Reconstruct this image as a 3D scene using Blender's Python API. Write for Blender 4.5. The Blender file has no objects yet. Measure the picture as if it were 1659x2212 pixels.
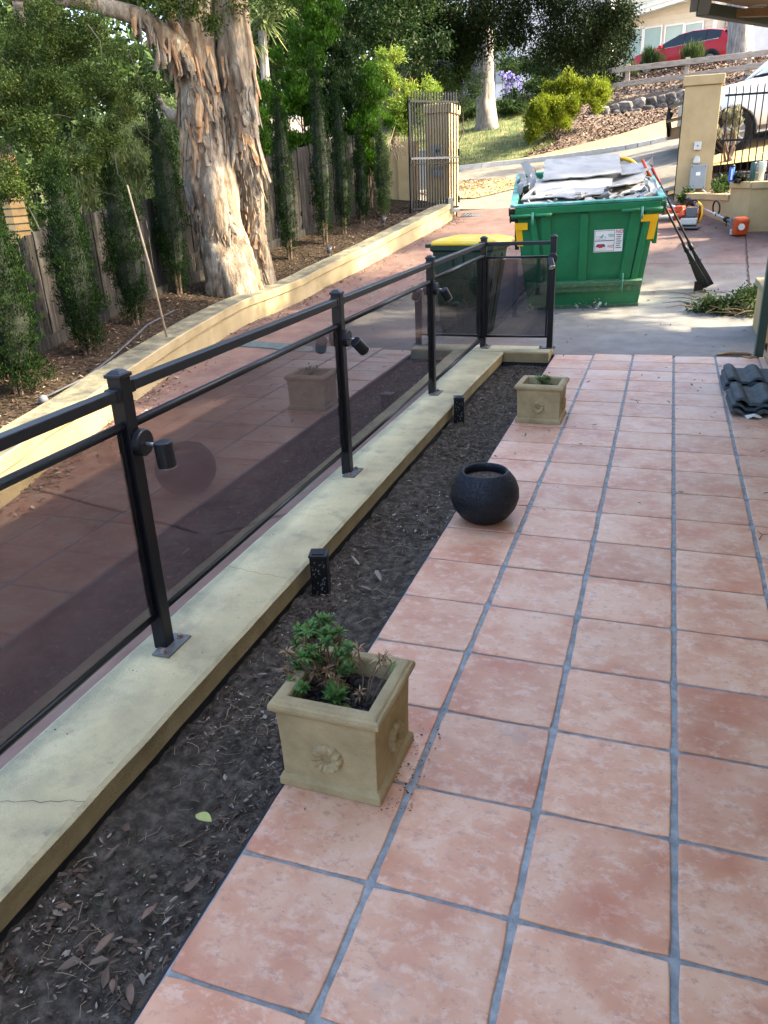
import bpy, bmesh, math, random
import numpy as np
from mathutils import Vector, Matrix
random.seed(7); rng = np.random.default_rng(7)
sc = bpy.context.scene
# ------------------------------------------------------------------ camera
T = 0.345
F_, yaw, pit, rol = 1693.0, -.342681, -.401260, -.043134
CAM = np.array([-.45293*T, -3.72128*T, 4.50892*T])
cy, sy, cp, sp = math.cos(yaw), math.sin(yaw), math.cos(pit), math.sin(pit)
fw = np.array([sy*cp, cy*cp, sp]); rt = np.array([cy, -sy, 0.]); upv = np.cross(rt, fw)
cr, sr = math.cos(rol), math.sin(rol)
rt, upv = cr*rt+sr*upv, -sr*rt+cr*upv
cam = bpy.data.objects.new('camera', bpy.data.cameras.new('camera'))
sc.collection.objects.link(cam); sc.camera = cam
cam.matrix_world = Matrix([[rt[0], upv[0], -fw[0], CAM[0]], [rt[1], upv[1], -fw[1], CAM[1]], [rt[2], upv[2], -fw[2], CAM[2]], [0, 0, 0, 1]])
cam.data.sensor_fit = 'VERTICAL'; cam.data.sensor_height = 36; cam.data.sensor_width = 27
cam.data.lens = 36*F_/2212; cam.data.clip_start = .05; cam.data.clip_end = 600
# ------------------------------------------------------------------ light
SUN_EL, SUN_H = math.radians(39), np.array([.96, .28])
sdir = Vector((SUN_H[0]*math.cos(SUN_EL), SUN_H[1]*math.cos(SUN_EL), math.sin(SUN_EL)))
w = bpy.data.worlds.new('World'); sc.world = w; w.use_nodes = True
nt = w.node_tree; nt.nodes.clear()
sky = nt.nodes.new('ShaderNodeTexSky'); sky.sky_type = 'NISHITA'; sky.sun_disc = False
sky.sun_elevation = SUN_EL; sky.sun_rotation = math.atan2(SUN_H[0], SUN_H[1])
sky.dust_density = 4.0; sky.ozone_density = .5
bg = nt.nodes.new('ShaderNodeBackground'); bg.inputs[1].default_value = .15
ow = nt.nodes.new('ShaderNodeOutputWorld')
nt.links.new(sky.outputs[0], bg.inputs[0]); nt.links.new(bg.outputs[0], ow.inputs[0])
sl = bpy.data.lights.new('sun', 'SUN'); sl.energy = 3.0; sl.angle = math.radians(.55); sl.color = (1, .86, .60)
so = bpy.data.objects.new('sun', sl); sc.collection.objects.link(so)
so.rotation_euler = sdir.to_track_quat('Z', 'Y').to_euler(); so.location = (10, 5, 20)
sc.view_settings.view_transform = 'Standard'; sc.view_settings.look = 'None'
sc.view_settings.gamma = 1; sc.view_settings.use_curve_mapping = False
sc.view_settings.exposure = 2.85
sc.cycles.max_bounces = 8; sc.cycles.transparent_max_bounces = 24
sc.cycles.use_denoising = True

# ------------------------------------------------------------------ helpers
def at(px, py, Y):
    d = fw+(px-829.5)/F_*rt-(py-1106)/F_*upv
    t = (Y-CAM[1])/d[1]
    return CAM+t*d
def ss(t):
    t = np.clip(t, 0, 1); return t*t*(3-2*t)
def gz(x, y):
    x = np.asarray(x, float); y = np.asarray(y, float); s = .17
    t = np.clip((y-8.3)/1.2, 0, None)
    v = np.where(t < 1, s*1.2*t*t/2, s*1.2*(t-.5))
    crs = .03*(x+1.8)*np.clip((y-7.5)/2, 0, 1)
    lf = -.045*np.clip(8.8-y, 0, 7.5)*ss((-1.7-x)/.9)
    return v+crs+lf
CP = [at(1000, 362, 20), at(1150, 345, 20.5), at(1300, 300, 22), at(1466, 253, 23), at(1050, 275, 24), at(1340, 245, 25), at(1470, 225, 25.5),
      at(1354, 192, 27), at(1481, 176, 27), at(1615, 154, 27), at(1457, 330, 18), at(1200, 380, 17.7), at(1400, 163, 37.5), at(1560, 147, 36),
      at(1000, 250, 27), at(1100, 215, 28), at(1594, 327, 17), (3, 17, 1.95), (6, 17, 2.3), (1, 15.25, 1.6), (3, 15.25, 1.65), (.75, 14.3, 1.1), (2.5, 14.2, 1.1), (1.5, 13.2, 1.05),
      (-10, 20, 1.5), (-20, 20, 1.0), (-12, 30, 3.2), (-25, 35, 3), (10, 30, 5), (10, 20, 3.2), (0, 46, 5.2), (8, 46, 5.4), (15, 45, 6), (-20, 60, 5), (0, 80, 6), (30, 60, 7), (30, 20, 4), (30, 0, 2), (30, -20, 1), (-30, 0, -.5), (-30, -20, -.5), (-4, 36, 4.6)]
for x_ in (-3.8, -2, 0, .5):
    for y_ in (14.2, 12): CP.append((x_, y_, float(gz(x_, y_))))
for x_ in (-8, -5.5): 
    for y_, z_ in ((3, 0), (7, .15), (10, .4), (12.5, .8), (14, 1.0)): CP.append((x_, y_, z_))
CP = np.array([[p[0], p[1], p[2]] for p in CP], float)
def plane0(x, y): return 1.0+.15*(y-14.4)*np.clip(1-(y-30)/60, .3, 1)
_r = CP[:, 2]-plane0(CP[:, 0], CP[:, 1])
_K = np.sqrt((CP[:, None, 0]-CP[None, :, 0])**2+(CP[:, None, 1]-CP[None, :, 1])**2+.25)
_w = np.linalg.solve(_K+1e-6*np.eye(len(CP)), _r)
def fz(x, y):
    x = np.atleast_1d(np.asarray(x, float)); y = np.atleast_1d(np.asarray(y, float))
    K = np.sqrt((x[:, None]-CP[None, :, 0])**2+(y[:, None]-CP[None, :, 1])**2+.25)
    return plane0(x, y)+K@_w
def H(x, y):
    x = np.atleast_1d(np.asarray(x, float)); y = np.atleast_1d(np.asarray(y, float))
    a = np.array(gz(x, y)); b = fz(x, y)
    k = ss((y-13.6)/1.0)
    k = np.where(x > .7, np.maximum(k, 0), k)
    return a*(1-k)+b*k
def h1(x, y): return float(H(x, y)[0])

def tag(o, label=None, cat=None, group=None, kind=None):
    if label: o['label'] = label
    if cat: o['category'] = cat
    if group: o['group'] = group
    if kind: o['kind'] = kind
    return o
def link(o): sc.collection.objects.link(o); return o
def empty(name, loc, label, cat, rz=0, group=None, mat4=None):
    o = link(bpy.data.objects.new(name, None)); o.empty_display_size = .1
    if mat4 is not None: o.matrix_world = mat4
    else: o.location = loc; o.rotation_euler = (0, 0, rz)
    return tag(o, label, cat, group)
def copy_tree(o, parent=None):
    c = o.copy(); sc.collection.objects.link(c)
    if parent is not None: c.parent = parent
    for ch in [q for q in bpy.data.objects if q.parent == o]: copy_tree(ch, c)
    return c
def mesh_obj(name, V, Fc, mats, parent=None, mi=None, smooth=False):
    me = bpy.data.meshes.new(name); me.from_pydata([tuple(map(float, v)) for v in V], [], Fc)
    for m in (mats if isinstance(mats, (list, tuple)) else [mats]): me.materials.append(m)
    if mi is not None: me.polygons.foreach_set('material_index', mi)
    if smooth: me.polygons.foreach_set('use_smooth', [True]*len(me.polygons))
    me.update()
    o = link(bpy.data.objects.new(name, me))
    if parent is not None: o.parent = parent
    return o
class MB:
    def __init__(s): s.V = []; s.F = []; s.M = []; s.m = 0
    def add(s, V, Fc):
        b = len(s.V); s.V += [tuple(v) for v in V]
        for f in Fc: s.F.append(tuple(b+i for i in f)); s.M.append(s.m)
        return s
    def box(s, c, d, rz=0, M=None, taper=1.0):
        x, y, z = d[0]/2, d[1]/2, d[2]/2
        P = [Vector((sx*x*(taper if sz > 0 else 1), sy_*y*(taper if sz > 0 else 1), sz*z)) for sz in (-1, 1) for sy_ in (-1, 1) for sx in (-1, 1)]
        R = M if M is not None else Matrix.Rotation(rz, 3, 'Z')
        P = [R@p+Vector(c) for p in P]
        return s.add(P, [(0, 2, 3, 1), (4, 5, 7, 6), (0, 1, 5, 4), (2, 6, 7, 3), (0, 4, 6, 2), (1, 3, 7, 5)])
    def bx(s, a, b):
        return s.box([(a[i]+b[i])/2 for i in range(3)], [abs(b[i]-a[i]) for i in range(3)])
    def bar(s, p, q, w_, h_, up=(0, 0, 1)):
        p = Vector(p); q = Vector(q); d = (q-p); L = d.length; d.normalize()
        u = Vector(up); r = d.cross(u)
        if r.length < 1e-4: r = d.cross(Vector((1, 0, 0)))
        r.normalize(); u = r.cross(d)
        M = Matrix((r, d, u)).transposed()
        return s.box((p+q)/2, (w_, L, h_), M=M)
    def tube(s, pts, r, n=8, cap=True):
        pts = [Vector(p) for p in pts]; rs = r if isinstance(r, (list, tuple)) else [r]*len(pts)
        V = []; Fc = []; prev = None
        for i, p in enumerate(pts):
            d = (pts[min(i+1, len(pts)-1)]-pts[max(i-1, 0)]).normalized()
            if prev is None:
                a = d.cross(Vector((0, 0, 1)))
                if a.length < .1: a = d.cross(Vector((1, 0, 0)))
            else: a = prev-d*prev.dot(d)
            a.normalize(); prev = a; b = d.cross(a)
            for k in range(n):
                t = 2*math.pi*k/n; V.append(p+(a*math.cos(t)+b*math.sin(t))*rs[i])
        for i in range(len(pts)-1):
            for k in range(n):
                k2 = (k+1) % n; Fc.append((i*n+k, i*n+k2, (i+1)*n+k2, (i+1)*n+k))
        if cap:
            Fc.append(tuple(reversed(range(n)))); Fc.append(tuple((len(pts)-1)*n+k for k in range(n)))
        return s.add(V, Fc)
    def lathe(s, prof, n=24, c=(0, 0, 0)):
        V = []; Fc = []
        for (r, z) in prof:
            for k in range(n):
                t = 2*math.pi*k/n; V.append((c[0]+r*math.cos(t), c[1]+r*math.sin(t), c[2]+z))
        for i in range(len(prof)-1):
            for k in range(n):
                k2 = (k+1) % n; Fc.append((i*n+k, i*n+k2, (i+1)*n+k2, (i+1)*n+k))
        return s.add(V, Fc)
    def prism(s, poly, z0, z1, M=None):
        n = len(poly)
        V = [Vector((p[0], p[1], z0)) for p in poly]+[Vector((p[0], p[1], z1)) for p in poly]
        if M is not None: V = [M@v for v in V]
        Fc = [tuple(reversed(range(n))), tuple(range(n, 2*n))]+[(i, (i+1) % n, n+(i+1) % n, n+i) for i in range(n)]
        return s.add(V, Fc)
    def build(s, name, mats, parent=None, smooth=False, bev=0, seg=2):
        o = mesh_obj(name, s.V, s.F, mats, parent, s.M, smooth)
        if bev:
            b = o.modifiers.new('bevel', 'BEVEL'); b.width = bev; b.segments = seg; b.limit_method = 'ANGLE'; b.angle_limit = .6
        return o

# ------------------------------------------------------------------ materials
MATS = {}
def mat(name, cols, scale=8, rough=.6, bump=0., bscale=60, metal=0, detail=6, coord='Object', stretch=(1, 1, 1), spec=.5, objrand=0., stain=None, dist=0., coat=0, contrast=(.3, .7)):
    """noise-coloured principled surface; cols = list of rgb"""
    m = bpy.data.materials.new(name); m.use_nodes = True; n = m.node_tree.nodes; L = m.node_tree.links
    b = n['Principled BSDF']; b.inputs['Roughness'].default_value = rough; b.inputs['Metallic'].default_value = metal
    b.inputs['Specular IOR Level'].default_value = spec
    if coat: b.inputs['Coat Weight'].default_value = coat; b.inputs['Coat Roughness'].default_value = .08
    if coord == 'World':
        g = n.new('ShaderNodeNewGeometry'); src = g.outputs['Position']
    else:
        g = n.new('ShaderNodeTexCoord'); src = g.outputs['Object']
    mp = n.new('ShaderNodeMapping'); mp.inputs['Scale'].default_value = stretch; L.new(src, mp.inputs[0])
    vec = mp.outputs[0]
    if objrand:
        oi = n.new('ShaderNodeObjectInfo'); cb = n.new('ShaderNodeVectorMath'); cb.operation = 'MULTIPLY_ADD'
        sc3 = n.new('ShaderNodeCombineXYZ'); L.new(oi.outputs['Random'], sc3.inputs[0]); L.new(oi.outputs['Random'], sc3.inputs[1]); L.new(oi.outputs['Random'], sc3.inputs[2])
        cb.inputs[1].default_value = (37, 61, 23); L.new(sc3.outputs[0], cb.inputs[0]); L.new(vec, cb.inputs[2]); vec = cb.outputs[0]
    no = n.new('ShaderNodeTexNoise'); no.inputs['Scale'].default_value = scale; no.inputs['Detail'].default_value = detail; no.inputs['Roughness'].default_value = .62; no.inputs['Distortion'].default_value = dist
    L.new(vec, no.inputs['Vector'])
    cr_ = n.new('ShaderNodeValToRGB'); el = cr_.color_ramp.elements
    k = len(cols)
    while len(el) < k: el.new(.5)
    for i, c in enumerate(cols):
        el[i].position = contrast[0]+(contrast[1]-contrast[0])*i/max(1, k-1); el[i].color = (*c, 1)
    L.new(no.outputs[0], cr_.inputs[0]); col = cr_.outputs[0]
    if stain:
        for (scol, sscale, lo, hi, amt) in stain:
            n2 = n.new('ShaderNodeTexNoise'); n2.inputs['Scale'].default_value = sscale; n2.inputs['Detail'].default_value = 8; n2.inputs['Roughness'].default_value = .7
            ad = n.new('ShaderNodeVectorMath'); ad.inputs[1].default_value = (sscale*3.1, 7.7, 2.2); L.new(vec, ad.inputs[0]); L.new(ad.outputs[0], n2.inputs['Vector'])
            mr = n.new('ShaderNodeMapRange'); mr.inputs[1].default_value = lo; mr.inputs[2].default_value = hi; mr.inputs[4].default_value = amt
            L.new(n2.outputs[0], mr.inputs[0])
            mx = n.new('ShaderNodeMix'); mx.data_type = 'RGBA'; L.new(mr.outputs[0], mx.inputs['Factor']); L.new(col, mx.inputs['A']); mx.inputs['B'].default_value = (*scol, 1); col = mx.outputs['Result']
    if objrand:
        hs = n.new('ShaderNodeHueSaturation'); mr = n.new('ShaderNodeMapRange'); mr.inputs[3].default_value = 1-objrand; mr.inputs[4].default_value = 1+objrand
        L.new(oi.outputs['Random'], mr.inputs[0]); L.new(mr.outputs[0], hs.inputs['Value']); L.new(col, hs.inputs['Color']); col = hs.outputs[0]
    L.new(col, b.inputs['Base Color'])
    if bump:
        nb = n.new('ShaderNodeTexNoise'); nb.inputs['Scale'].default_value = bscale; nb.inputs['Detail'].default_value = 8; nb.inputs['Roughness'].default_value = .65
        L.new(vec, nb.inputs['Vector'])
        bp = n.new('ShaderNodeBump'); bp.inputs['Strength'].default_value = min(1, bump*4); bp.inputs['Distance'].default_value = .02*bump if bump < 1 else .02; L.new(nb.outputs[0], bp.inputs['Height']); L.new(bp.outputs[0], b.inputs['Normal'])
    MATS[name] = m; return m
def leafmat(name, dark, lite, tip=None, trans=.35, rough=.5, spec=.12):
    m = bpy.data.materials.new(name); m.use_nodes = True; n = m.node_tree.nodes; L = m.node_tree.links; b = n['Principled BSDF']
    a = n.new('ShaderNodeAttribute'); a.attribute_name = 'tint'
    r = n.new('ShaderNodeValToRGB'); e = r.color_ramp.elements; e[0].color = (*dark, 1); e[1].color = (*lite, 1)
    if tip: e[1].position = .86; k = e.new(.97); k.color = (*tip, 1)
    L.new(a.outputs['Fac'], r.inputs[0]); L.new(r.outputs[0], b.inputs['Base Color']); b.inputs['Roughness'].default_value = rough
    b.inputs['Specular IOR Level'].default_value = spec if rough < .75 else spec*.3
    tr = n.new('ShaderNodeBsdfTranslucent'); L.new(r.outputs[0], tr.inputs[0])
    mx = n.new('ShaderNodeMixShader'); mx.inputs[0].default_value = trans
    L.new(b.outputs[0], mx.inputs[1]); L.new(tr.outputs[0], mx.inputs[2]); L.new(mx.outputs[0], n['Material Output'].inputs[0])
    return m
def tilemat():
    m = bpy.data.materials.new('terracotta_tile'); m.use_nodes = True; n = m.node_tree.nodes; L = m.node_tree.links; b = n['Principled BSDF']
    g = n.new('ShaderNodeNewGeometry'); oi = n.new('ShaderNodeObjectInfo'); cx = n.new('ShaderNodeCombineXYZ')
    for k in range(3): L.new(oi.outputs['Random'], cx.inputs[k])
    ma = n.new('ShaderNodeVectorMath'); ma.operation = 'MULTIPLY_ADD'; ma.inputs[1].default_value = (71, 43, 29); L.new(cx.outputs[0], ma.inputs[0]); L.new(g.outputs['Position'], ma.inputs[2])
    def N(scale, detail, rough, st=(1, 1, 1), dist=0.):
        mp = n.new('ShaderNodeMapping'); mp.inputs['Scale'].default_value = st; L.new(ma.outputs[0], mp.inputs[0])
        t = n.new('ShaderNodeTexNoise'); t.inputs['Scale'].default_value = scale; t.inputs['Detail'].default_value = detail; t.inputs['Roughness'].default_value = rough; t.inputs['Distortion'].default_value = dist; L.new(mp.outputs[0], t.inputs['Vector']); return t.outputs[0]
    def ramp(src, pts):
        r = n.new('ShaderNodeValToRGB'); e = r.color_ramp.elements
        while len(e) < len(pts): e.new(.5)
        for q, (p, c) in zip(e, pts): q.position = p; q.color = (*c, 1)
        L.new(src, r.inputs[0]); return r.outputs[0]
    def mix(f, a, c):
        x = n.new('ShaderNodeMix'); x.data_type = 'RGBA'; L.new(f, x.inputs['Factor']); L.new(a, x.inputs['A'])
        if isinstance(c, tuple): x.inputs['B'].default_value = (*c, 1)
        else: L.new(c, x.inputs['B'])
        return x.outputs['Result']
    def rng_(src, lo, hi, amt):
        r = n.new('ShaderNodeMapRange'); r.inputs[1].default_value = lo; r.inputs[2].default_value = hi; r.inputs[4].default_value = amt; L.new(src, r.inputs[0]); return r.outputs[0]
    col = ramp(N(4.5, 4, .5), [(.28, (.47, .18, .095)), (.48, (.585, .295, .175)), (.68, (.66, .41, .27))])
    col = mix(rng_(N(17, 12, .74, (1, 1.3, 1), .2), .50, .61, .52), col, (.71, .50, .38))
    col = mix(rng_(N(30, 12, .78, (1, 1.4, 1), .2), .545, .60, .62), col, (.40, .215, .15))
    col = mix(rng_(N(46, 8, .7, (1, 1.5, 1)), .60, .66, .5), col, (.31, .19, .15))
    col = mix(rng_(N(3.4, 8, .7), .62, .76, .55), col, (.27, .25, .235))
    col = mix(rng_(N(2.6, 3, .5), .60, .72, .5), col, (.52, .17, .09))
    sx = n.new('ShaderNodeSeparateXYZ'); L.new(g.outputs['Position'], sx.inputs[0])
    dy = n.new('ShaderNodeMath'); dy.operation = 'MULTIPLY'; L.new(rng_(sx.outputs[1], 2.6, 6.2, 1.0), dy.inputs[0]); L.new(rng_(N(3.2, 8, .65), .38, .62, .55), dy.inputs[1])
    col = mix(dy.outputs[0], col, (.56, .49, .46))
    hs = n.new('ShaderNodeHueSaturation'); r = n.new('ShaderNodeMapRange'); r.inputs[3].default_value = .91; r.inputs[4].default_value = 1.09; L.new(oi.outputs['Random'], r.inputs[0]); L.new(r.outputs[0], hs.inputs['Value'])
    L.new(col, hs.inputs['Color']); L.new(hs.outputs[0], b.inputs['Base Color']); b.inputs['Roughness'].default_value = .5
    bp = n.new('ShaderNodeBump'); bp.inputs['Strength'].default_value = .5; bp.inputs['Distance'].default_value = .0016; L.new(N(30, 10, .7), bp.inputs['Height']); L.new(bp.outputs[0], b.inputs['Normal'])
    return m
M_tile = tilemat()
M_grout = mat('grey_grout', [(.16, .18, .185), (.26, .28, .285), (.38, .40, .405)], 25, .9, .3, 90, coord='World')
M_soil = mat('dark_soil', [(.030, .026, .021), (.076, .065, .053), (.155, .135, .112)], 26, 1, .9, 60, coord='World', spec=.1)
M_mem = mat('black_membrane', [(.008, .010, .014), (.02, .022, .028)], 12, .8, .3, 40)
M_kerbtop = mat('weathered_cream_top', [(.30, .27, .17), (.43, .385, .235), (.53, .465, .275)], 3.2, .85, .35, 130, coord='World', stain=[((.17, .165, .13), 6, .52, .70, .6), ((.13, .125, .10), 30, .60, .72, .5), ((.52, .33, .13), 3.1, .68, .8, .5)])
M_ochre = mat('ochre_render', [(.23, .17, .08), (.31, .235, .115), (.37, .29, .15)], 6, .9, .5, 90, coord='World', stain=[((.10, .085, .05), 9, .6, .75, .5)])
M_wallyel = mat('yellow_cream_render', [(.22, .17, .085), (.285, .226, .12), (.34, .275, .16)], 2.5, .9, .25, 60, coord='World', stain=[((.22, .19, .10), 5, .56, .75, .45)])
M_walltop = mat('mossy_wall_top', [(.05, .048, .035), (.13, .118, .075), (.28, .24, .14)], 5, .95, .3, 80, coord='World', stain=[((.055, .055, .04), 11, .5, .68, .6)])
M_beige = mat('beige_render', [(.39, .275, .13), (.45, .325, .16), (.49, .36, .185)], 3, .9, .2, 120, coord='World', stain=[((.25, .18, .10), 2.2, .62, .85, .4)])
M_drive = mat('red_concrete', [(.075, .038, .031), (.125, .064, .050), (.18, .098, .077)], 2.3, .75, .2, 70, coord='World', stain=[((.14, .11, .085), 5, .45, .66, .65), ((.10, .06, .05), 1.1, .55, .75, .5)])
M_fence_black = mat('black_steel_paint', [(.0022, .003, .0055), (.005, .0065, .011)], 15, .36, .05, 40, spec=.32)
M_steel_dusty = mat('dusty_black_steel', [(.003, .0045, .008), (.009, .011, .017)], 30, .40, .05, 60, spec=.38)
M_plate = mat('grey_metal_plate', [(.08, .085, .09), (.16, .165, .17)], 30, .5, .1, 60, metal=.5)
M_rust = mat('rusty_bolt', [(.12, .045, .02), (.3, .28, .26)], 60, .6, .1, 60, metal=.5)
M_sand = mat('sandstone_planter', [(.29, .225, .115), (.40, .31, .165), (.47, .375, .21)], 9, .95, .35, 170, stain=[((.20, .17, .10), 4, .55, .75, .5)])
M_bowl = mat('charcoal_cracked_pot', [(.003, .005, .008), (.007, .01, .016)], 9, .5, .2, 50, spec=.3)
M_green = mat('green_skip_paint', [(.003, .12, .040), (.005, .15, .052), (.009, .18, .068)], 3, .42, .12, 12, stain=[((.16, .145, .10), 14, .63, .76, .6), ((.09, .04, .018), 8, .68, .74, .6)])
M_greenrim = mat('worn_green_rim', [(.01, .13, .07), (.05, .26, .20), (.22, .38, .32)], 6, .5, .1, 30)
M_greendirty = mat('scraped_green_steel', [(.01, .12, .05), (.04, .13, .06), (.17, .16, .11)], 22, .7, .2, 60, stretch=(1, 1, 2.5))
M_yeltape = mat('yellow_tape', [(.80, .42, .005), (.86, .47, .01)], 5, .4)
M_white = mat('white_print', [(.72, .72, .70), (.8, .8, .8)], 6, .45)
M_plaster = mat('plasterboard_paper', [(.19, .19, .183), (.25, .25, .243), (.30, .30, .29)], 3.0, .85, .15, 60, stain=[((.30, .26, .22), 4, .60, .74, .5)])
M_plasterc = mat('plasterboard_back', [(.38, .34, .28), (.50, .46, .39)], 5, .9, .1, 60)
M_binyel = mat('yellow_bin_lid', [(.52, .35, .012), (.60, .42, .02)], 4, .5, .04, 40, stain=[((.55, .50, .30), 6, .5, .75, .5)])
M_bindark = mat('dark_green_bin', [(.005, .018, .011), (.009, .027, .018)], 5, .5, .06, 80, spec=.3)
M_black = mat('black_plastic', [(.0025, .0025, .003), (.006, .006, .007)], 12, .45, spec=.3)
M_rubber = mat('tyre_rubber', [(.004, .004, .004), (.009, .0085, .008)], 20, .8, .2, 60, spec=.15)
M_paling = mat('grey_paling', [(.012, .0115, .011), (.034, .031, .028), (.070, .063, .056)], 7, .9, .4, 60, stretch=(3.5, 3.5, .35), objrand=.3, spec=.12)
M_bark = mat('paper_bark', [(.05, .032, .019), (.145, .105, .068), (.24, .205, .155), (.31, .285, .235)], 3.4, .9, 1.0, 16, stretch=(1.8, 1.8, .45), dist=1.6, stain=[((.30, .155, .07), 2.6, .52, .66, .7), ((.07, .045, .03), 9, .55, .66, .8), ((.10, .07, .045), 26, .52, .62, .55)])
M_barkin = mat('inner_bark', [(.20, .09, .035), (.34, .20, .10), (.44, .32, .20)], 7, .9, .3, 30)
M_gumbark = mat('grey_gum_bark', [(.10, .09, .08), (.24, .22, .20), (.38, .35, .32)], 6, .95, .8, 25, stretch=(3, 3, .4))
M_twig = mat('brown_twig', [(.07, .045, .03), (.16, .11, .075)], 15, .9)
M_paletwig = mat('pale_dry_twig', [(.22, .16, .10), (.36, .28, .19)], 15, .9)
M_asphalt = mat('grey_asphalt', [(.10, .092, .074), (.145, .132, .106), (.19, .172, .138)], 4, .9, .3, 120, coord='World', stain=[((.30, .24, .16), 1.5, .55, .75, .5)])
M_verge = mat('sandy_verge', [(.26, .165, .06), (.35, .235, .10), (.42, .30, .14)], 5, .95, .4, 90, coord='World', stain=[((.22, .16, .10), 3, .6, .7, .4)])
M_mulch = mat('bark_mulch', [(.06, .042, .032), (.15, .108, .082), (.28, .215, .17)], 16, 1, 1.0, 50, coord='World')
M_bedmulch = mat('brown_leaf_mulch', [(.012, .009, .006), (.034, .025, .017), (.085, .061, .043)], 24, 1, .9, 50, coord='World', spec=.08)
M_lawn = mat('dry_lawn', [(.045, .065, .018), (.10, .125, .04), (.24, .20, .09)], 4, 1, .5, 90, coord='World')
M_kerbc = mat('concrete_kerb', [(.36, .35, .33), (.46, .45, .42)], 8, .9, .2, 80)
M_galv = mat('galvanised_grate', [(.07, .11, .125), (.13, .18, .20)], 12, .5, .1, 60, metal=.4)
M_dark = mat('drain_dark', [(.008, .008, .008), (.014, .014, .014)], 12, .9)
M_orange = mat('orange_plastic', [(.45, .05, .008), (.55, .07, .010)], 6, .4)
M_greyp = mat('grey_plastic', [(.09, .095, .10), (.15, .155, .16)], 8, .5)
M_greybox = mat('grey_meter_box', [(.22, .25, .26), (.28, .31, .32)], 6, .5)
M_ltgrey = mat('light_grey_plastic', [(.50, .50, .46), (.60, .60, .56)], 6, .5)
M_silver = mat('silver_tube', [(.45, .45, .46), (.6, .6, .62)], 8, .3, metal=.8)
M_red = mat('red_car_paint', [(.27, .0015, .004), (.31, .002, .006)], 2, .38, coat=.08, spec=.3)
M_carwhite = mat('white_car_paint', [(.58, .59, .60), (.64, .65, .66)], 2, .3, coat=.6)
M_cglass = mat('dark_car_glass', [(.003, .005, .006), (.008, .011, .013)], 2, .06)
M_chrome = mat('chrome', [(.6, .6, .62), (.7, .7, .7)], 3, .15, metal=1)
M_taill = mat('tail_light_red', [(.45, .01, .01), (.6, .02, .015)], 4, .15)
M_timber = mat('weathered_rail_timber', [(.20, .16, .125), (.33, .28, .23), (.40, .35, .30)], 8, .9, .4, 40, stretch=(.5, 3, 3))
M_sleeper = mat('grey_sleeper', [(.22, .20, .18), (.36, .33, .30)], 8, .9, .4, 40, stretch=(.4, 3, 3), coord='World')
M_stone = mat('bluestone_rubble', [(.03, .03, .032), (.085, .08, .078), (.20, .18, .16)], 4, .9, .6, 30, objrand=.5)
M_weather = mat('cream_weatherboard', [(.46, .40, .30), (.51, .45, .35)], 3, .7, .05, 40, coord='World')
M_housew = mat('white_trim_paint', [(.55, .54, .52), (.62, .61, .59)], 4, .5)
M_roofgut = mat('pale_green_gutter', [(.42, .52, .50), (.5, .6, .57)], 4, .5)
M_hgreen = mat('heritage_green_paint', [(.015, .036, .027), (.022, .046, .035)], 5, .45, .04, 40)
M_hgreen2 = mat('grey_green_paint', [(.08, .11, .10), (.11, .14, .125)], 5, .5, .04, 40)
M_lining = mat('varnished_lining', [(.20, .13, .07), (.28, .19, .105)], 3, .6, .05, 40, stretch=(1, 6, 1))
M_brick = mat('yellow_brick', [(.42, .27, .10), (.52, .35, .15)], 14, .9, .3, 60, objrand=.1)
M_mortar = mat('dark_mortar', [(.06, .055, .05), (.11, .10, .09)], 30, .95)
M_roof = mat('slate_grey_roof_tile', [(.018, .027, .032), (.038, .052, .060), (.065, .085, .095)], 14, .7, .25, 60, objrand=.1, stain=[((.22, .23, .22), 9, .62, .8, .5)])
M_blue = mat('blue_bottle', [(.01, .10, .45), (.015, .14, .55)], 4, .25)
M_cream = mat('cream_tumbler', [(.60, .60, .46), (.66, .66, .52)], 4, .4)
M_dkgreen = mat('dark_green_bottle', [(.01, .05, .04), (.015, .07, .055)], 4, .3)
M_redhandle = mat('red_rake_handle', [(.35, .02, .02), (.42, .03, .03)], 6, .45)
M_purple = mat('agapanthus_flower', [(.13, .11, .36), (.22, .20, .50)], 30, .7)
M_darkwall = mat('dark_grey_wall', [(.06, .065, .075), (.09, .095, .105)], 3, .8)
M_greycon = mat('grey_concrete_wall', [(.20, .20, .19), (.28, .27, .26)], 4, .9, .1, 60)
M_rubble = mat('dark_rubble', [(.02, .018, .016), (.08, .07, .06), (.2, .19, .17)], 12, 1, .5, 30)
M_crack = mat('joint_dirt', [(.03, .018, .014), (.07, .045, .035)], 30, 1)
M_concdust = mat('plaster_dust_on_concrete', [(.17, .19, .19), (.30, .33, .33)], 3, .8)

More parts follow.
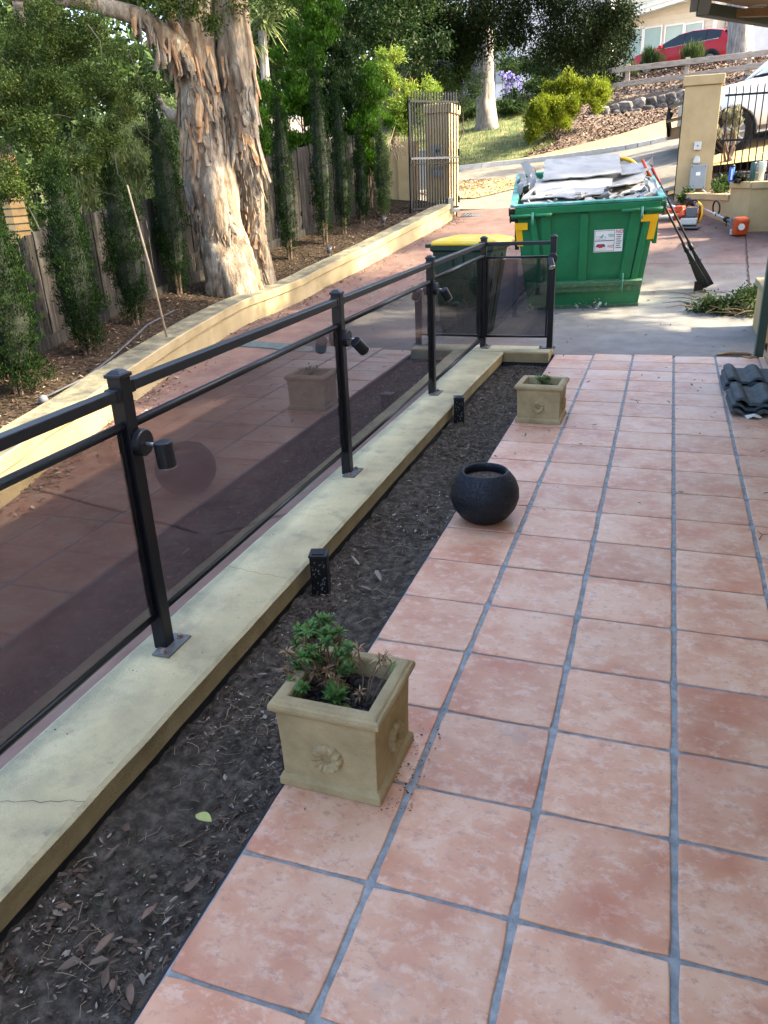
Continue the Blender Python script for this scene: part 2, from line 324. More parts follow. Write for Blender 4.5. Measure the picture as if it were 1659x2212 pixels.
# glass with a grey tint
def glassmat(name, tint, ior=1.5, rough=.01):
    m = bpy.data.materials.new(name); m.use_nodes = True; n = m.node_tree.nodes; L = m.node_tree.links; n.clear()
    o = n.new('ShaderNodeOutputMaterial'); t = n.new('ShaderNodeBsdfTransparent'); t.inputs[0].default_value = (*tint, 1)
    gl = n.new('ShaderNodeBsdfGlossy'); gl.inputs['Roughness'].default_value = rough; gl.inputs[0].default_value = (1, 1, 1, 1)
    fr = n.new('ShaderNodeFresnel'); fr.inputs[0].default_value = ior; mx = n.new('ShaderNodeMixShader')
    geo = n.new('ShaderNodeNewGeometry')
    mul = n.new('ShaderNodeMath'); mul.operation = 'MULTIPLY'; mul.use_clamp = True
    inv = n.new('ShaderNodeMath'); inv.operation = 'MULTIPLY_ADD'; inv.inputs[1].default_value = -1.5; inv.inputs[2].default_value = 1.5; L.new(geo.outputs['Backfacing'], inv.inputs[0])
    L.new(fr.outputs[0], mul.inputs[0]); L.new(inv.outputs[0], mul.inputs[1])
    # a film of dust adds a faint diffuse veil
    df = n.new('ShaderNodeBsdfDiffuse'); df.inputs[0].default_value = (.25, .23, .22, 1)
    ad = n.new('ShaderNodeMixShader'); 
    tcg = n.new('ShaderNodeNewGeometry'); ng = n.new('ShaderNodeTexNoise'); ng.inputs['Scale'].default_value = 5; ng.inputs['Detail'].default_value = 10; ng.inputs['Roughness'].default_value = .75; L.new(tcg.outputs['Position'], ng.inputs['Vector'])
    mg = n.new('ShaderNodeMapRange'); mg.inputs[1].default_value = .42; mg.inputs[2].default_value = .72; mg.inputs[3].default_value = .006; mg.inputs[4].default_value = .075; L.new(ng.outputs[0], mg.inputs[0]); L.new(mg.outputs[0], ad.inputs[0]); L.new(t.outputs[0], ad.inputs[1]); L.new(df.outputs[0], ad.inputs[2])
    L.new(mul.outputs[0], mx.inputs[0]); L.new(ad.outputs[0], mx.inputs[1]); L.new(gl.outputs[0], mx.inputs[2]); L.new(mx.outputs[0], o.inputs[0])
    return m
M_glass = glassmat('tinted_grey_glass', (.50, .495, .515), 1.5)
M_winglass = mat('window_glass', [(.16, .26, .26), (.24, .34, .33)], .6, .08, coord='World')

# drive: red concrete with pale plaster dust where the skip stands
def dustmix():
    m = M_drive; n = m.node_tree.nodes; L = m.node_tree.links; b = n['Principled BSDF']
    old = b.inputs['Base Color'].links[0].from_socket
    g = n.new('ShaderNodeNewGeometry'); sub = n.new('ShaderNodeVectorMath'); sub.operation = 'SUBTRACT'; sub.inputs[1].default_value = (.2, 7.9, 0); L.new(g.outputs['Position'], sub.inputs[0])
    dv = n.new('ShaderNodeVectorMath'); dv.operation = 'DIVIDE'; dv.inputs[1].default_value = (3.0, 2.9, 9); L.new(sub.outputs[0], dv.inputs[0])
    ln = n.new('ShaderNodeVectorMath'); ln.operation = 'LENGTH'; L.new(dv.outputs[0], ln.inputs[0])
    no = n.new('ShaderNodeTexNoise'); no.inputs['Scale'].default_value = 1.7; no.inputs['Detail'].default_value = 8; L.new(g.outputs['Position'], no.inputs['Vector'])
    ad = n.new('ShaderNodeMath'); ad.operation = 'MULTIPLY_ADD'; ad.inputs[1].default_value = 1.1; L.new(no.outputs[0], ad.inputs[0]); L.new(ln.outputs['Value'], ad.inputs[2])
    mr = n.new('ShaderNodeMapRange'); mr.inputs[1].default_value = 1.75; mr.inputs[2].default_value = 1.0; mr.inputs[3].default_value = 0; mr.inputs[4].default_value = .88; mr.clamp = True; L.new(ad.outputs[0], mr.inputs[0])
    cr_ = n.new('ShaderNodeValToRGB'); e = cr_.color_ramp.elements; e[0].position = .3; e[0].color = (.115, .12, .12, 1); e[1].position = .7; e[1].color = (.225, .23, .222, 1)
    n3 = n.new('ShaderNodeTexNoise'); n3.inputs['Scale'].default_value = 3.5; n3.inputs['Detail'].default_value = 10; n3.inputs['Roughness'].default_value = .7; L.new(g.outputs['Position'], n3.inputs['Vector']); L.new(n3.outputs[0], cr_.inputs[0])
    mx = n.new('ShaderNodeMix'); mx.data_type = 'RGBA'; L.new(mr.outputs[0], mx.inputs['Factor']); L.new(old, mx.inputs['A']); L.new(cr_.outputs[0], mx.inputs['B']); L.new(mx.outputs['Result'], b.inputs['Base Color'])
dustmix()

# ------------------------------------------------------------------ foliage
def leaves(name, blobs, n, size, m, parent=None, aspect=.5, axis=None, axk=.0, clump=14, spread=.06, shell=.5, nup=.3, kind=None, sub=.30):
    """blobs: (centre,(rx,ry,rz)); n leaves; size (min,max) length; axis = preferred leaf direction"""
    vol = np.array([max(1e-6, b[1][0]*b[1][1]+b[1][1]*b[1][2]+b[1][0]*b[1][2]) for b in blobs]); pr_ = vol/vol.sum()
    nc = max(1, n//clump); bi = rng.choice(len(blobs), nc, p=pr_)
    C_ = np.array([b[0] for b in blobs])[bi]; R_ = np.array([b[1] for b in blobs])[bi]
    d = rng.normal(size=(nc, 3)); d /= np.linalg.norm(d, axis=1)[:, None]
    rad = rng.random(nc)**shell
    lump = 1+.22*np.sin(d[:, 0]*5+bi*1.7)*np.sin(d[:, 2]*6+bi)*1.0
    cc = C_+d*R_*(rad*lump)[:, None]
    ct = rng.random(nc)*.55
    if sub > 0 and nc > 60:
        ns = max(8, nc//30); si = rng.integers(0, nc, ns); a_ = rng.integers(0, ns, nc); Sc = cc[si][a_]
        d2 = rng.normal(size=(nc, 3)); d2 /= np.linalg.norm(d2, axis=1)[:, None]
        mr_ = R_[si][a_].mean(1)*sub*rng.uniform(.6, 1.3, ns)[a_]
        cc = Sc+d2*(mr_*rng.random(nc)**.45)[:, None]*np.array([1, 1, .75]); d = d2*.7+d[si][a_]*.5
        ct = rng.random(ns)[a_]*.38+rng.random(nc)*.2
    idx = np.repeat(np.arange(nc), clump); N = len(idx)
    sp_ = spread*np.mean(size)/.05 if False else spread
    P = cc[idx]+rng.normal(size=(N, 3))*sp_
    out = d[idx]
    L_ = rng.uniform(size[0], size[1], N)
    dr = rng.normal(size=(N, 3)); dr /= np.linalg.norm(dr, axis=1)[:, None]
    dr = dr+out*.5
    if axis is not None: dr = dr*(1-axk)+np.array(axis)*axk*1.5
    dr /= np.linalg.norm(dr, axis=1)[:, None]
    nr = rng.normal(size=(N, 3))+np.array([0, 0, nup*2])+out*.6
    sd = np.cross(dr, nr); sd /= np.maximum(1e-6, np.linalg.norm(sd, axis=1))[:, None]
    W_ = L_*aspect
    nn = np.cross(sd, dr)
    V = np.empty((N, 4, 3)); V[:, 0] = P; V[:, 1] = P+dr*(L_*.5)[:, None]+sd*(W_*.5)[:, None]+nn*(L_*.06)[:, None]
    V[:, 2] = P+dr*L_[:, None]; V[:, 3] = P+dr*(L_*.5)[:, None]-sd*(W_*.5)[:, None]+nn*(L_*.06)[:, None]
    tint = np.clip(ct[idx]+rng.random(N)*.45, 0, 1)
    o = leafmesh(name, V.reshape(-1, 3), tint, m, parent)
    if kind: o['kind'] = kind
    return o
def leafmesh(name, V, tint, m, parent=None):
    N = len(V)//4
    me = bpy.data.meshes.new(name); me.vertices.add(N*4); me.loops.add(N*4); me.polygons.add(N)
    me.vertices.foreach_set('co', V.astype(np.float32).ravel())
    me.loops.foreach_set('vertex_index', np.arange(N*4, dtype=np.int32))
    me.polygons.foreach_set('loop_start', np.arange(0, N*4, 4, dtype=np.int32))
    me.polygons.foreach_set('loop_total', np.full(N, 4, dtype=np.int32))
    a = me.attributes.new('tint', 'FLOAT', 'FACE'); a.data.foreach_set('value', tint.astype(np.float32))
    me.materials.append(m); me.update(); me.validate()
    o = link(bpy.data.objects.new(name, me))
    if parent is not None: o.parent = parent
    return o
def pb(px, py, Y, rx, ry, dep):
    c = at(px, py, Y); s = np.linalg.norm(c-CAM)/F_
    return (c, (rx*s, dep, ry*s))
LF_mel = leafmat('melaleuca_leaf', (.004, .012, .002), (.070, .105, .018), (.24, .19, .08), .25)
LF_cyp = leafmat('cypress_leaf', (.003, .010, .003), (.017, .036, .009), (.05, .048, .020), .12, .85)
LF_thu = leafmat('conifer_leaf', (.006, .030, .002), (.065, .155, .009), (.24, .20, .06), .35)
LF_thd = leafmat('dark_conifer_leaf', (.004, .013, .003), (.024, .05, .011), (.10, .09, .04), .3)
LF_mim = leafmat('pale_green_leaf', (.08, .12, .045), (.25, .31, .12), (.55, .52, .20), .45)
LF_gum = leafmat('dark_gum_leaf', (.003, .008, .0025), (.018, .030, .009), (.13, .12, .08), .15, .6, .05)
LF_yel = leafmat('yellow_green_leaf', (.05, .08, .006), (.21, .26, .018), (.36, .38, .06), .4)
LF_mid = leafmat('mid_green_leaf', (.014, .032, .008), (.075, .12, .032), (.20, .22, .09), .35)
LF_grey = leafmat('grey_green_leaf', (.16, .16, .10), (.32, .30, .20), (.40, .35, .24), .25)
LF_suc = leafmat('azalea_leaf', (.05, .13, .03), (.15, .28, .08), (.16, .20, .06), .3, .4)
LF_dry = leafmat('dry_brown_leaf', (.14, .075, .04), (.38, .25, .14), (.42, .33, .2), .2, .7)
LF_lit = leafmat('fallen_leaf', (.04, .026, .018), (.15, .11, .085), (.30, .26, .22), .1, .8)
LF_litp = leafmat('pale_leaf_litter', (.25, .17, .09), (.55, .42, .26), (.65, .55, .4), .1, .8)
LF_grass = leafmat('grass_blade', (.05, .08, .02), (.14, .18, .05), (.34, .29, .13), .3)
LF_chip = leafmat('white_chip', (.35, .34, .30), (.6, .6, .56), None, 0, .9)

# ================================================================== SETTING
# base ground
def grid(name, x0, x1, y0, y1, nx, ny, zf, m, kind='structure'):
    X, Y_ = np.meshgrid(np.linspace(x0, x1, nx), np.linspace(y0, y1, ny)); x = X.ravel(); y = Y_.ravel(); z = zf(x, y)
    Fc = [(j*nx+i, j*nx+i+1, (j+1)*nx+i+1, (j+1)*nx+i) for j in range(ny-1) for i in range(nx-1)]
    o = mesh_obj(name, np.stack([x, y, z], 1), Fc, m, smooth=True)
    if kind: o['kind'] = kind
    return o
grid('ground', -90, 90, -60, 140, 150, 160, lambda x, y: np.where(y < 14, np.minimum(H(x, y), .8)-.35, H(x, y)-.16), M_mulch)
def sheet(name, poly, cell, m, zf=None, off=0., parent=None):
    bm = bmesh.new(); vs = [bm.verts.new((p[0], p[1], 0)) for p in poly]; bm.faces.new(vs)
    xs = [p[0] for p in poly]; ys = [p[1] for p in poly]
    for a, lo, hi in ((0, min(xs), max(xs)), (1, min(ys), max(ys))):
        k = math.ceil(lo/cell)*cell
        while k < hi:
            co = (k, 0, 0) if a == 0 else (0, k, 0); no_ = (1, 0, 0) if a == 0 else (0, 1, 0)
            bmesh.ops.bisect_plane(bm, geom=bm.verts[:]+bm.edges[:]+bm.faces[:], plane_co=co, plane_no=no_); k += cell
    x = np.array([v.co.x for v in bm.verts]); y = np.array([v.co.y for v in bm.verts]); z = (zf or H)(x, y)+off
    for v, q in zip(bm.verts, z): v.co.z = q
    bmesh.ops.recalc_face_normals(bm, faces=bm.faces[:])
    if sum(f.normal.z for f in bm.faces) < 0: bmesh.ops.reverse_faces(bm, faces=bm.faces[:])
    me = bpy.data.meshes.new(name); bm.to_mesh(me); bm.free(); me.materials.append(m)
    me.polygons.foreach_set('use_smooth', [True]*len(me.polygons))
    o = link(bpy.data.objects.new(name, me)); 
    if parent: o.parent = parent
    return o
WB = [(-3.5, -3.0), (-3.75, 0.), (-4.05, 2.31), (-4.22, 2.96), (-4.37, 3.76), (-4.56, 4.57), (-4.85, 6.07), (-5.04, 7.53), (-5.10, 8.56), (-5.00, 9.74), (-4.66, 11.0), (-4.30, 12.55), (-4.03, 13.8), (-4.03, 14.2)]
def smooth_path(P, k=6):
    P = [np.array(p, float) for p in P]; out = []
    for i in range(len(P)-1):
        p0 = P[max(i-1, 0)]; p1 = P[i]; p2 = P[i+1]; p3 = P[min(i+2, len(P)-1)]
        for j in range(k):
            t = j/k; out.append(.5*((2*p1)+(-p0+p2)*t+(2*p0-5*p1+4*p2-p3)*t*t+(-p0+3*p1-3*p2+p3)*t**3))
    out.append(P[-1]); return out
WP = smooth_path(WB)
drive_poly = [(p[0]-.05, p[1]) for p in WP]+[(-4.03, 14.75), (-.02, 14.75), (-.02, 14.2), (.95, 12.1), (2.6, 11.9), (2.6, 7.8), (.78, 7.8), (.78, 6.185), (-1.06, 6.06), (-1.80, 6.05), (-1.80, -3)]
driveway = sheet('driveway', drive_poly, .2, M_drive, lambda x, y: gz(x, y)); driveway['kind'] = 'structure'
def strip(name, P, wid, m, off, parent, zf=None):
    V = []; Fc = []
    for i, p in enumerate(P):
        p = np.array(p, float); a = np.array(P[max(i-1, 0)], float); b = np.array(P[min(i+1, len(P)-1)], float); d = b-a; d /= np.linalg.norm(d); nrm = np.array([-d[1], d[0]])
        ww = wid*(.7+.6*random.random())
        for s in (-1, 1):
            q = p+nrm*s*ww/2; V.append((q[0], q[1], float((zf or gz)(q[0], q[1]))+off))
    for i in range(len(P)-1): Fc.append((2*i, 2*i+1, 2*i+3, 2*i+2))
    return mesh_obj(name, V, Fc, m, parent)
def seg(a, b, n, j=.006): return [(a[0]+(b[0]-a[0])*t/n+random.uniform(-j, j), a[1]+(b[1]-a[1])*t/n+random.uniform(-j, j)) for t in range(n+1)]
strip('joint', seg((-4.1, 2.63), (-1.84, 2.10), 60), .016, M_crack, .004, driveway)
strip('joint', seg((.94, 12.1), (.85, 9.3), 50), .02, M_crack, .006, driveway)
strip('joint', seg((-.6, 10.62), (1.6, 10.32), 40), .012, M_crack, .006, driveway)
strip('joint', seg((-4.9, 8.4), (-1.6, 8.35), 60), .014, M_crack, .005, driveway)
strip('joint', seg((-2.0, 6.5), (-1.9, 9.6), 40), .016, M_crack, .006, driveway)
# road and verges beyond the gate
road_poly = [(-14, 13.8), (-4.6, 15.05), (-4.03, 14.78), (-.02, 14.78), (.1, 15.6), (.5, 16.6), (1.2, 18.2), (8, 20.5), (8, 22.6), (1.5, 20.8), (-1, 19.9), (-3.5, 20.2), (-5.3, 19.75), (-9, 18.9), (-16, 18.5)]
o = sheet('road', road_poly, .3, M_asphalt); o['kind'] = 'structure'
verge_poly = [(8, 22.62), (1.5, 20.82), (-1, 19.92), (-3.5, 20.22), (-5.3, 19.77), (-5.35, 20.05), (-3.5, 20.9), (-1.83, 22), (-.14, 23.1), (3, 24), (8, 25.5)]
o = sheet('verge', verge_poly, .3, M_verge, off=.006); o['kind'] = 'structure'
lawn_poly = [(-5.37, 20.07), (-3.9, 20.75), (-3.2, 22.0), (-3.3, 24), (-3.6, 26.5), (-4.5, 29), (-9, 30), (-14, 28), (-13, 21), (-8, 19.4)]
lawn = sheet('lawn', lawn_poly, .35, M_lawn, off=.003); lawn['kind'] = 'structure'
bank_poly = [(-3.88, 20.73), (-3.5, 20.92), (-1.83, 22.02), (-.14, 23.12), (3, 24.02), (8, 25.52), (12, 27), (12, 40), (-6, 40), (-4.48, 29), (-3.58, 26.5), (-3.28, 24), (-3.18, 22)]
o = sheet('mulch_bank', bank_poly, .35, M_mulch, off=.003); o['kind'] = 'structure'
# patch of dry leaves beside the drive entry
lp = [(-5.2, 16.3), (-4.6, 15.6), (-3.9, 15.75), (-3.2, 16.6), (-2.75, 17.4), (-3.1, 17.75), (-4.1, 18.0), (-5.4, 18.0)]
o = sheet('leaf_litter_patch', lp, .3, M_verge, off=.02); o['kind'] = 'structure'
kb = MB()
Pk = smooth_path([(-9, 18.9), (-5.3, 19.78), (-4.4, 20.05), (-3.5, 20.22), (-2.2, 20.1), (-1, 19.93), (.3, 20.3)], 5)
for a, b in zip(Pk[:-1], Pk[1:]):
    kb.bar((a[0], a[1], h1(*a)+.02), (b[0], b[1], h1(*b)+.02), .22, .14)
tag(kb.build('road_kerb', M_kerbc, bev=.01), kind='structure')

# patio: grout slab with tiles
PX0, PX1 = -3*T, 2.2*T
mb = MB(); mb.bx((PX0-.002, -1.9, -.09), (.80, 6.16, -.006)); patio = mb.build('patio', M_grout); tag(patio, kind='structure')
mb = MB(); mb.bx((PX0-.012, -1.9, -.09), (PX0-.002, 6.05, -.012)); mb.build('edge_strip', M_mem, patio)
def tile_mesh(x0, x1, y0, y1):
    ring = []; n = 7
    def side(a, b):
        for k in range(n): t = k/n; ring.append([a[0]+(b[0]-a[0])*t, a[1]+(b[1]-a[1])*t])
    side((x0, y0), (x1, y0)); side((x1, y0), (x1, y1)); side((x1, y1), (x0, y1)); side((x0, y1), (x0, y0))
    cx_, cy_ = (x0+x1)/2, (y0+y1)/2
    for i, p in enumerate(ring):
        if i % n == 0:
            p[0] += (cx_-p[0])*.018; p[1] += (cy_-p[1])*.018
        else:
            p[0] += random.gauss(0, .0009); p[1] += random.gauss(0, .0009)
    N = len(ring); zt = random.uniform(-.001, .001); tx, ty = random.gauss(0, .003), random.gauss(0, .003)
    def zz(p, b): return b+zt+tx*(p[0]-cx_)+ty*(p[1]-cy_)
    V = [(p[0], p[1], -.02) for p in ring]+[(p[0], p[1], zz(p, -.0028)) for p in ring]
    V += [(p[0]+(cx_-p[0])*.016, p[1]+(cy_-p[1])*.016, zz(p, -.0006)) for p in ring]
    V += [(p[0]+(cx_-p[0])*.05, p[1]+(cy_-p[1])*.05, zz(p, 0)) for p in ring]
    Fc = []
    for r in range(3):
        for i in range(N): j = (i+1) % N; Fc.append((r*N+i, r*N+j, (r+1)*N+j, (r+1)*N+i))
    Fc.append(tuple(3*N+i for i in range(N)))
    return V, Fc
for u in range(-3, 3):
    for v in range(-5, 18):
        x0, x1 = u*T+.0088, (u+1)*T-.0088
        if u == -3: x0 = PX0+.001
        if u == 2: x1 = .742
        y0, y1 = v*T+.0055, (v+1)*T-.0055
        if v == 17: y1 = 6.13+.1*(x0+1)/1.7
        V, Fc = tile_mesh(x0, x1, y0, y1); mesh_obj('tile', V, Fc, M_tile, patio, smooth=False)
# soil bed
from mathutils import noise as mn
def soilz(x, y):
    return np.array([-.072+.02*mn.noise((a*3.5, b*3.5, 0))+.016*mn.noise((a*14, b*14, 3))+.010*mn.noise((a*42, b*42, 5))+.03*ss((a+1.12)/.1) for a, b in zip(np.atleast_1d(x), np.atleast_1d(y))])
grid('soil_bed', -1.50, -1.03, -1.8, 5.95, 44, 620, soilz, M_soil)

# ================================================================== KERB
def kerb():
    ys = np.arange(-1.9, 5.86, .035); V = []; Fc = []; MI = []
    def prof(y, k):
        j1, j2, j3 = [mn.noise((y*6, k*7.3, q))*.0025 for q in (1, 5, 9)]
        b = mn.noise((y*22, 3, k))*.0025
        xr = -1.478-.012*ss((y-0)/3)+.02*ss((y-4.5)/1.3); xl = -1.815+.03*ss((y-1)/4)
        return [(xl-.0, y, -.35), (xl+j1, y, .052), (xl+.012, y, .060), (-1.65, y, .0615+j2), (xr-.014, y, .060+b), (xr+j3+b, y, .050+b), (xr-.006+j2, y, .01), (xr-.008+j3, y, -.032), (xr-.02, y, -.034), (xr-.02, y, -.16)]
    np_ = 10
    for y in ys: V += prof(y, 0)
    for i in range(len(ys)-1):
        for k in range(np_-1):
            Fc.append((i*np_+k, i*np_+k+1, (i+1)*np_+k+1, (i+1)*np_+k)); MI.append([1, 0, 0, 0, 0, 1, 1, 1, 2][k])
    k = len(V); 
    root = empty('low_garden_wall', (0, 0, 0), 'low cream rendered kerb wall along the soil bed carrying the glass balustrade', 'garden wall')
    o = mesh_obj('wall_run', V, [tuple(reversed(f)) for f in Fc], [M_kerbtop, M_ochre, M_mem], root, MI, smooth=False)
    for y_, sl_ in ((-.12, .10), (1.32, -.05), (3.2, .06), (4.95, -.04)):
        P_ = [(-1.81+.325*t/14, y_+sl_*t/14+.012*mn.noise((t*.7, y_, 2))) for t in range(15)]; strip('crack', P_, .0016, M_crack, 0, root, lambda a, b: .0625)
    kk = MB()
    for _ in range(26):
        a_, b_ = random.uniform(-1.78, -1.51), random.uniform(-.6, 5.6); q_ = random.uniform(.0015, .004); kk.add([(a_+q_*math.cos(t), b_+q_*math.sin(t), .0628) for t in (0, 1.3, 2.5, 3.8, 5.1)], [(0, 1, 2, 3, 4)])
    kk.build('pitting', M_crack, root)
    # end return
    V = []; Fc = []; MI = []
    xs = np.arange(-1.80, -1.045, .035)
    pf = lambda x: [(x, 5.855, -.16), (x, 5.86, -.034), (x, 5.848, -.032), (x, 5.847+mn.noise((x*9, 1, 1))*.003, .050+mn.noise((x*20, 2, 1))*.003), (x, 5.86, .060), (x, 6.0, .0612), (x, 6.155, .055), (x, 6.16, -.16)]
    for x in xs: V += pf(x)
    for i in range(len(xs)-1):
        for q in range(7): Fc.append((i*8+q, i*8+q+1, (i+1)*8+q+1, (i+1)*8+q)); MI.append([2, 1, 1, 1, 0, 0, 1][q])
    Fc.append(tuple(range(8))); MI.append(1); n_ = (len(xs)-1)*8; Fc.append(tuple(reversed(range(n_, n_+8)))); MI.append(1)
    mesh_obj('end_return', V, [tuple(reversed(f)) for f in Fc], [M_kerbtop, M_ochre, M_mem], root, MI)
kerb()

# ================================================================== BALUSTRADE
bal = empty('glass_balustrade', (-1.715, 2.5, .06), 'black steel balustrade with tinted grey glass panels on the cream kerb wall', 'balustrade')
BX = -1.715
posts = [(BX, -1.12), (BX, .705), (BX, 2.515), (BX, 4.28), (BX+.015, 6.02), (-1.085, 6.05)]
def child(o, root): 
    o.parent = root; o.matrix_parent_inverse = root.matrix_world.inverted() if False else Matrix.Translation(-Vector(root.location)) ; return o
def post(p, top=1.04):
    x, y = p; m = MB(); m.bx((x-.0255, y-.0255, .060), (x+.0255, y+.0255, top)); o = child(m.build('post', M_fence_black, bev=.003), bal)
    c = MB(); c.box((x, y, top+.004), (.062, .062, .012)); c.box((x, y, top+.016), (.056, .056, .012), taper=.45); q = c.build('post_cap', M_steel_dusty, o, bev=.003)
    # channels that hold the glass
    b = MB(); b.box((x+.03, y+.0, .0665), (.07, .145, .006)) if p[0] < -1.2 else b.box((x-.02, y, .0665), (.145, .07, .006)); b.build('base_plate', M_plate, o, bev=.001)
    for s in (-1, 1):
        k = MB(); cx_, cy_ = (x+.03, y+s*.052) if p[0] < -1.2 else (x-.02+s*.062, y)
        k.lathe([(.0, .018), (.009, .018), (.010, .010), (.010, .009), (.014, .009), (.014, .006)], 8, (cx_, cy_, .063)); k.build('bolt', M_rust, o)
    return o
for i_, p in enumerate(posts): post(p, 1.03 if i_ else 1.02)
def rail(a, b, w_, h_, name='rail', m=None): 
    k = MB(); k.bar(a, b, w_, h_); return child(k.build(name, m or M_steel_dusty, bal if False else None, bev=.004), bal)
hts = [(.99, .875, .195), (1.005, .872, .197), (1.003, .875, .170), (.998, .885, .145)]
tag_top = []
for i_ in range(4):
    (x0, y0), (x1, y1) = posts[i_], posts[i_+1]; t_, m_, b_ = hts[i_]
    g = .026
    rail((x0, y0+g, t_-.012), (x1, y1-g, t_-.012), .040, .034, 'top_rail')
    for yy, s in ((y0, 1), (y1, -1)):
        k = MB(); k.box((x0, yy+s*.038, t_-.012), (.046, .024, .040)); child(k.build('bracket', M_fence_black, bev=.003), bal)
    k = MB(); k.tube([(x0, y0+g, m_), (x1, y1-g, m_)], .0150, 10); child(k.build('middle_rail', M_steel_dusty, smooth=True), bal)
    k = MB(); k.tube([(x0, y0+g, b_), (x1, y1-g, b_)], .0120, 8); child(k.build('bottom_rail', M_fence_black, smooth=True), bal)
    for yy, s in ((y0, 1), (y1, -1)):
        k = MB(); k.bx((x0-.008, yy+s*.027, b_+.012), (x0+.008, yy+s*.041, m_-.014)); child(k.build('glass_channel', M_fence_black), bal)
    k = MB(); k.bx((x0-.003, y0+.042, b_+.012), (x0+.003, y1-.042, m_-.014)); child(k.build('glass_panel', M_glass), bal)
(x0, y0), (x1, y1) = posts[4], posts[5]
rail((x0+.027, y0, .985), (x1-.027, y1, .985), .036, .030, 'top_rail')
k = MB(); k.tube([(x0+.026, y0, .868), (x1-.026, y1, .868)], .0105, 8); child(k.build('middle_rail', M_steel_dusty, smooth=True), bal)
k = MB(); k.tube([(x0+.026, y0, .165), (x1-.026, y1, .165)], .0105, 8); child(k.build('bottom_rail', M_fence_black, smooth=True), bal)
k = MB(); k.bx((x0+.03, y0-.003+.01, .178), (x1-.03, y0+.003+.01, .855)); child(k.build('glass_panel', M_glass), bal)
for xx in (x0+.035, x1-.035):
    k = MB(); k.bx((xx-.007, y0+.0, .178), (xx+.007, y0+.02, .855)); child(k.build('glass_channel', M_fence_black), bal)

# spotlights on posts
def spotlight(p, aim, label, rz):
    r = empty('spotlight', p, label, 'spotlight', rz, 'spotlights on the balustrade posts')
    k = MB(); pr = [(.0, 0), (.042, 0), (.044, .004), (.044, .022), (.040, .026), (0, .026)]
    V = MB(); V.lathe(pr, 24); V.V = [(v[2], v[0], v[1]) for v in V.V]; V.build('mounting_disc', M_steel_dusty, r, smooth=False, bev=.001)
    k = MB(); k.tube([(.026, 0, -.004), (.052, 0, -.004), (.06, 0, -.012)], .0065, 8); k.build('arm', M_silver, r, smooth=True)
    a = Vector(aim).normalized(); c = Vector((.090, .0, -.045))-a*.01
    k = MB(); k.tube([c-a*.042, c-a*.040, c+a*.038, c+a*.040], [.028, .030, .030, .029], 20); k.build('lamp_body', M_steel_dusty, r, smooth=False)
    k = MB(); k.tube([c+a*.0405, c+a*.044], [.0295, .028], 20); b = k.build('lens_ring', M_silver, r)
    k = MB(); k.tube([c+a*.0445, c+a*.0455], [.022, .020], 16); k.build('lens', mat('lens_yellow', [(.25, .24, .08), (.35, .34, .12)], 20, .15) if 'lens_yellow' not in MATS else MATS['lens_yellow'], b)
    return r
spotlight((BX+.026, .70+.02, .815), (.06, .02, -1), 'nearest black spotlight hanging straight down on the tall front balustrade post', 0)
spotlight((BX+.026, 2.52, .805), (.42, .62, -.75), 'black spotlight tilted to show its yellowish lens on the second balustrade post', 0)
spotlight((BX+.026, 4.285, .822), (.4, .45, -.95), 'small spotlight with pale disc on the balustrade post in front of the yellow lid bin', 0)
spotlight((-1.085, 6.05-.028, .86), (.6, .35, -.85), 'black spotlight on the end post of the balustrade beside the green skip', -math.pi/2)

# solar garden lights
def solar(x, y, z0, hgt, label):
    r = empty('solar_light', (x, y, z0), label, 'garden light', .25, 'square perforated garden lights in the soil bed')
    k = MB(); k.box((0, 0, hgt/2), (.072, .072, hgt)); b = k.build('body', M_black, r, bev=.003)
    k = MB(); k.box((0, 0, hgt+.004), (.078, .078, .010)); k.build('cap', M_steel_dusty, r, bev=.002)
    k = MB(); k.box((0, 0, hgt+.0105), (.05, .05, .003)); k.build('solar_cell', M_bowl, r)
    k = MB()
    rnd = random.Random(3)
    for f in range(4):
        R = Matrix.Rotation(f*math.pi/2, 3, 'Z')
        for j in range(34):
            u_, v_ = rnd.uniform(-.027, .027), rnd.uniform(.012, hgt-.02); s_ = rnd.uniform(.002, .004)
            P = [R@Vector((u_+dx, -.0366, v_+dz)) for dx, dz in ((-s_, 0), (0, -s_*1.6), (s_, 0), (0, s_*1.6))]
            k.add(P, [(0, 1, 2, 3)])
    k.build('perforation', M_greyp, r)
    return r
solar(-1.425, 1.43, -.075, .185, 'nearer square black perforated garden light against the kerb wall')
solar(-1.445, 4.01, -.075, .185, 'farther square black perforated garden light near the small planter')

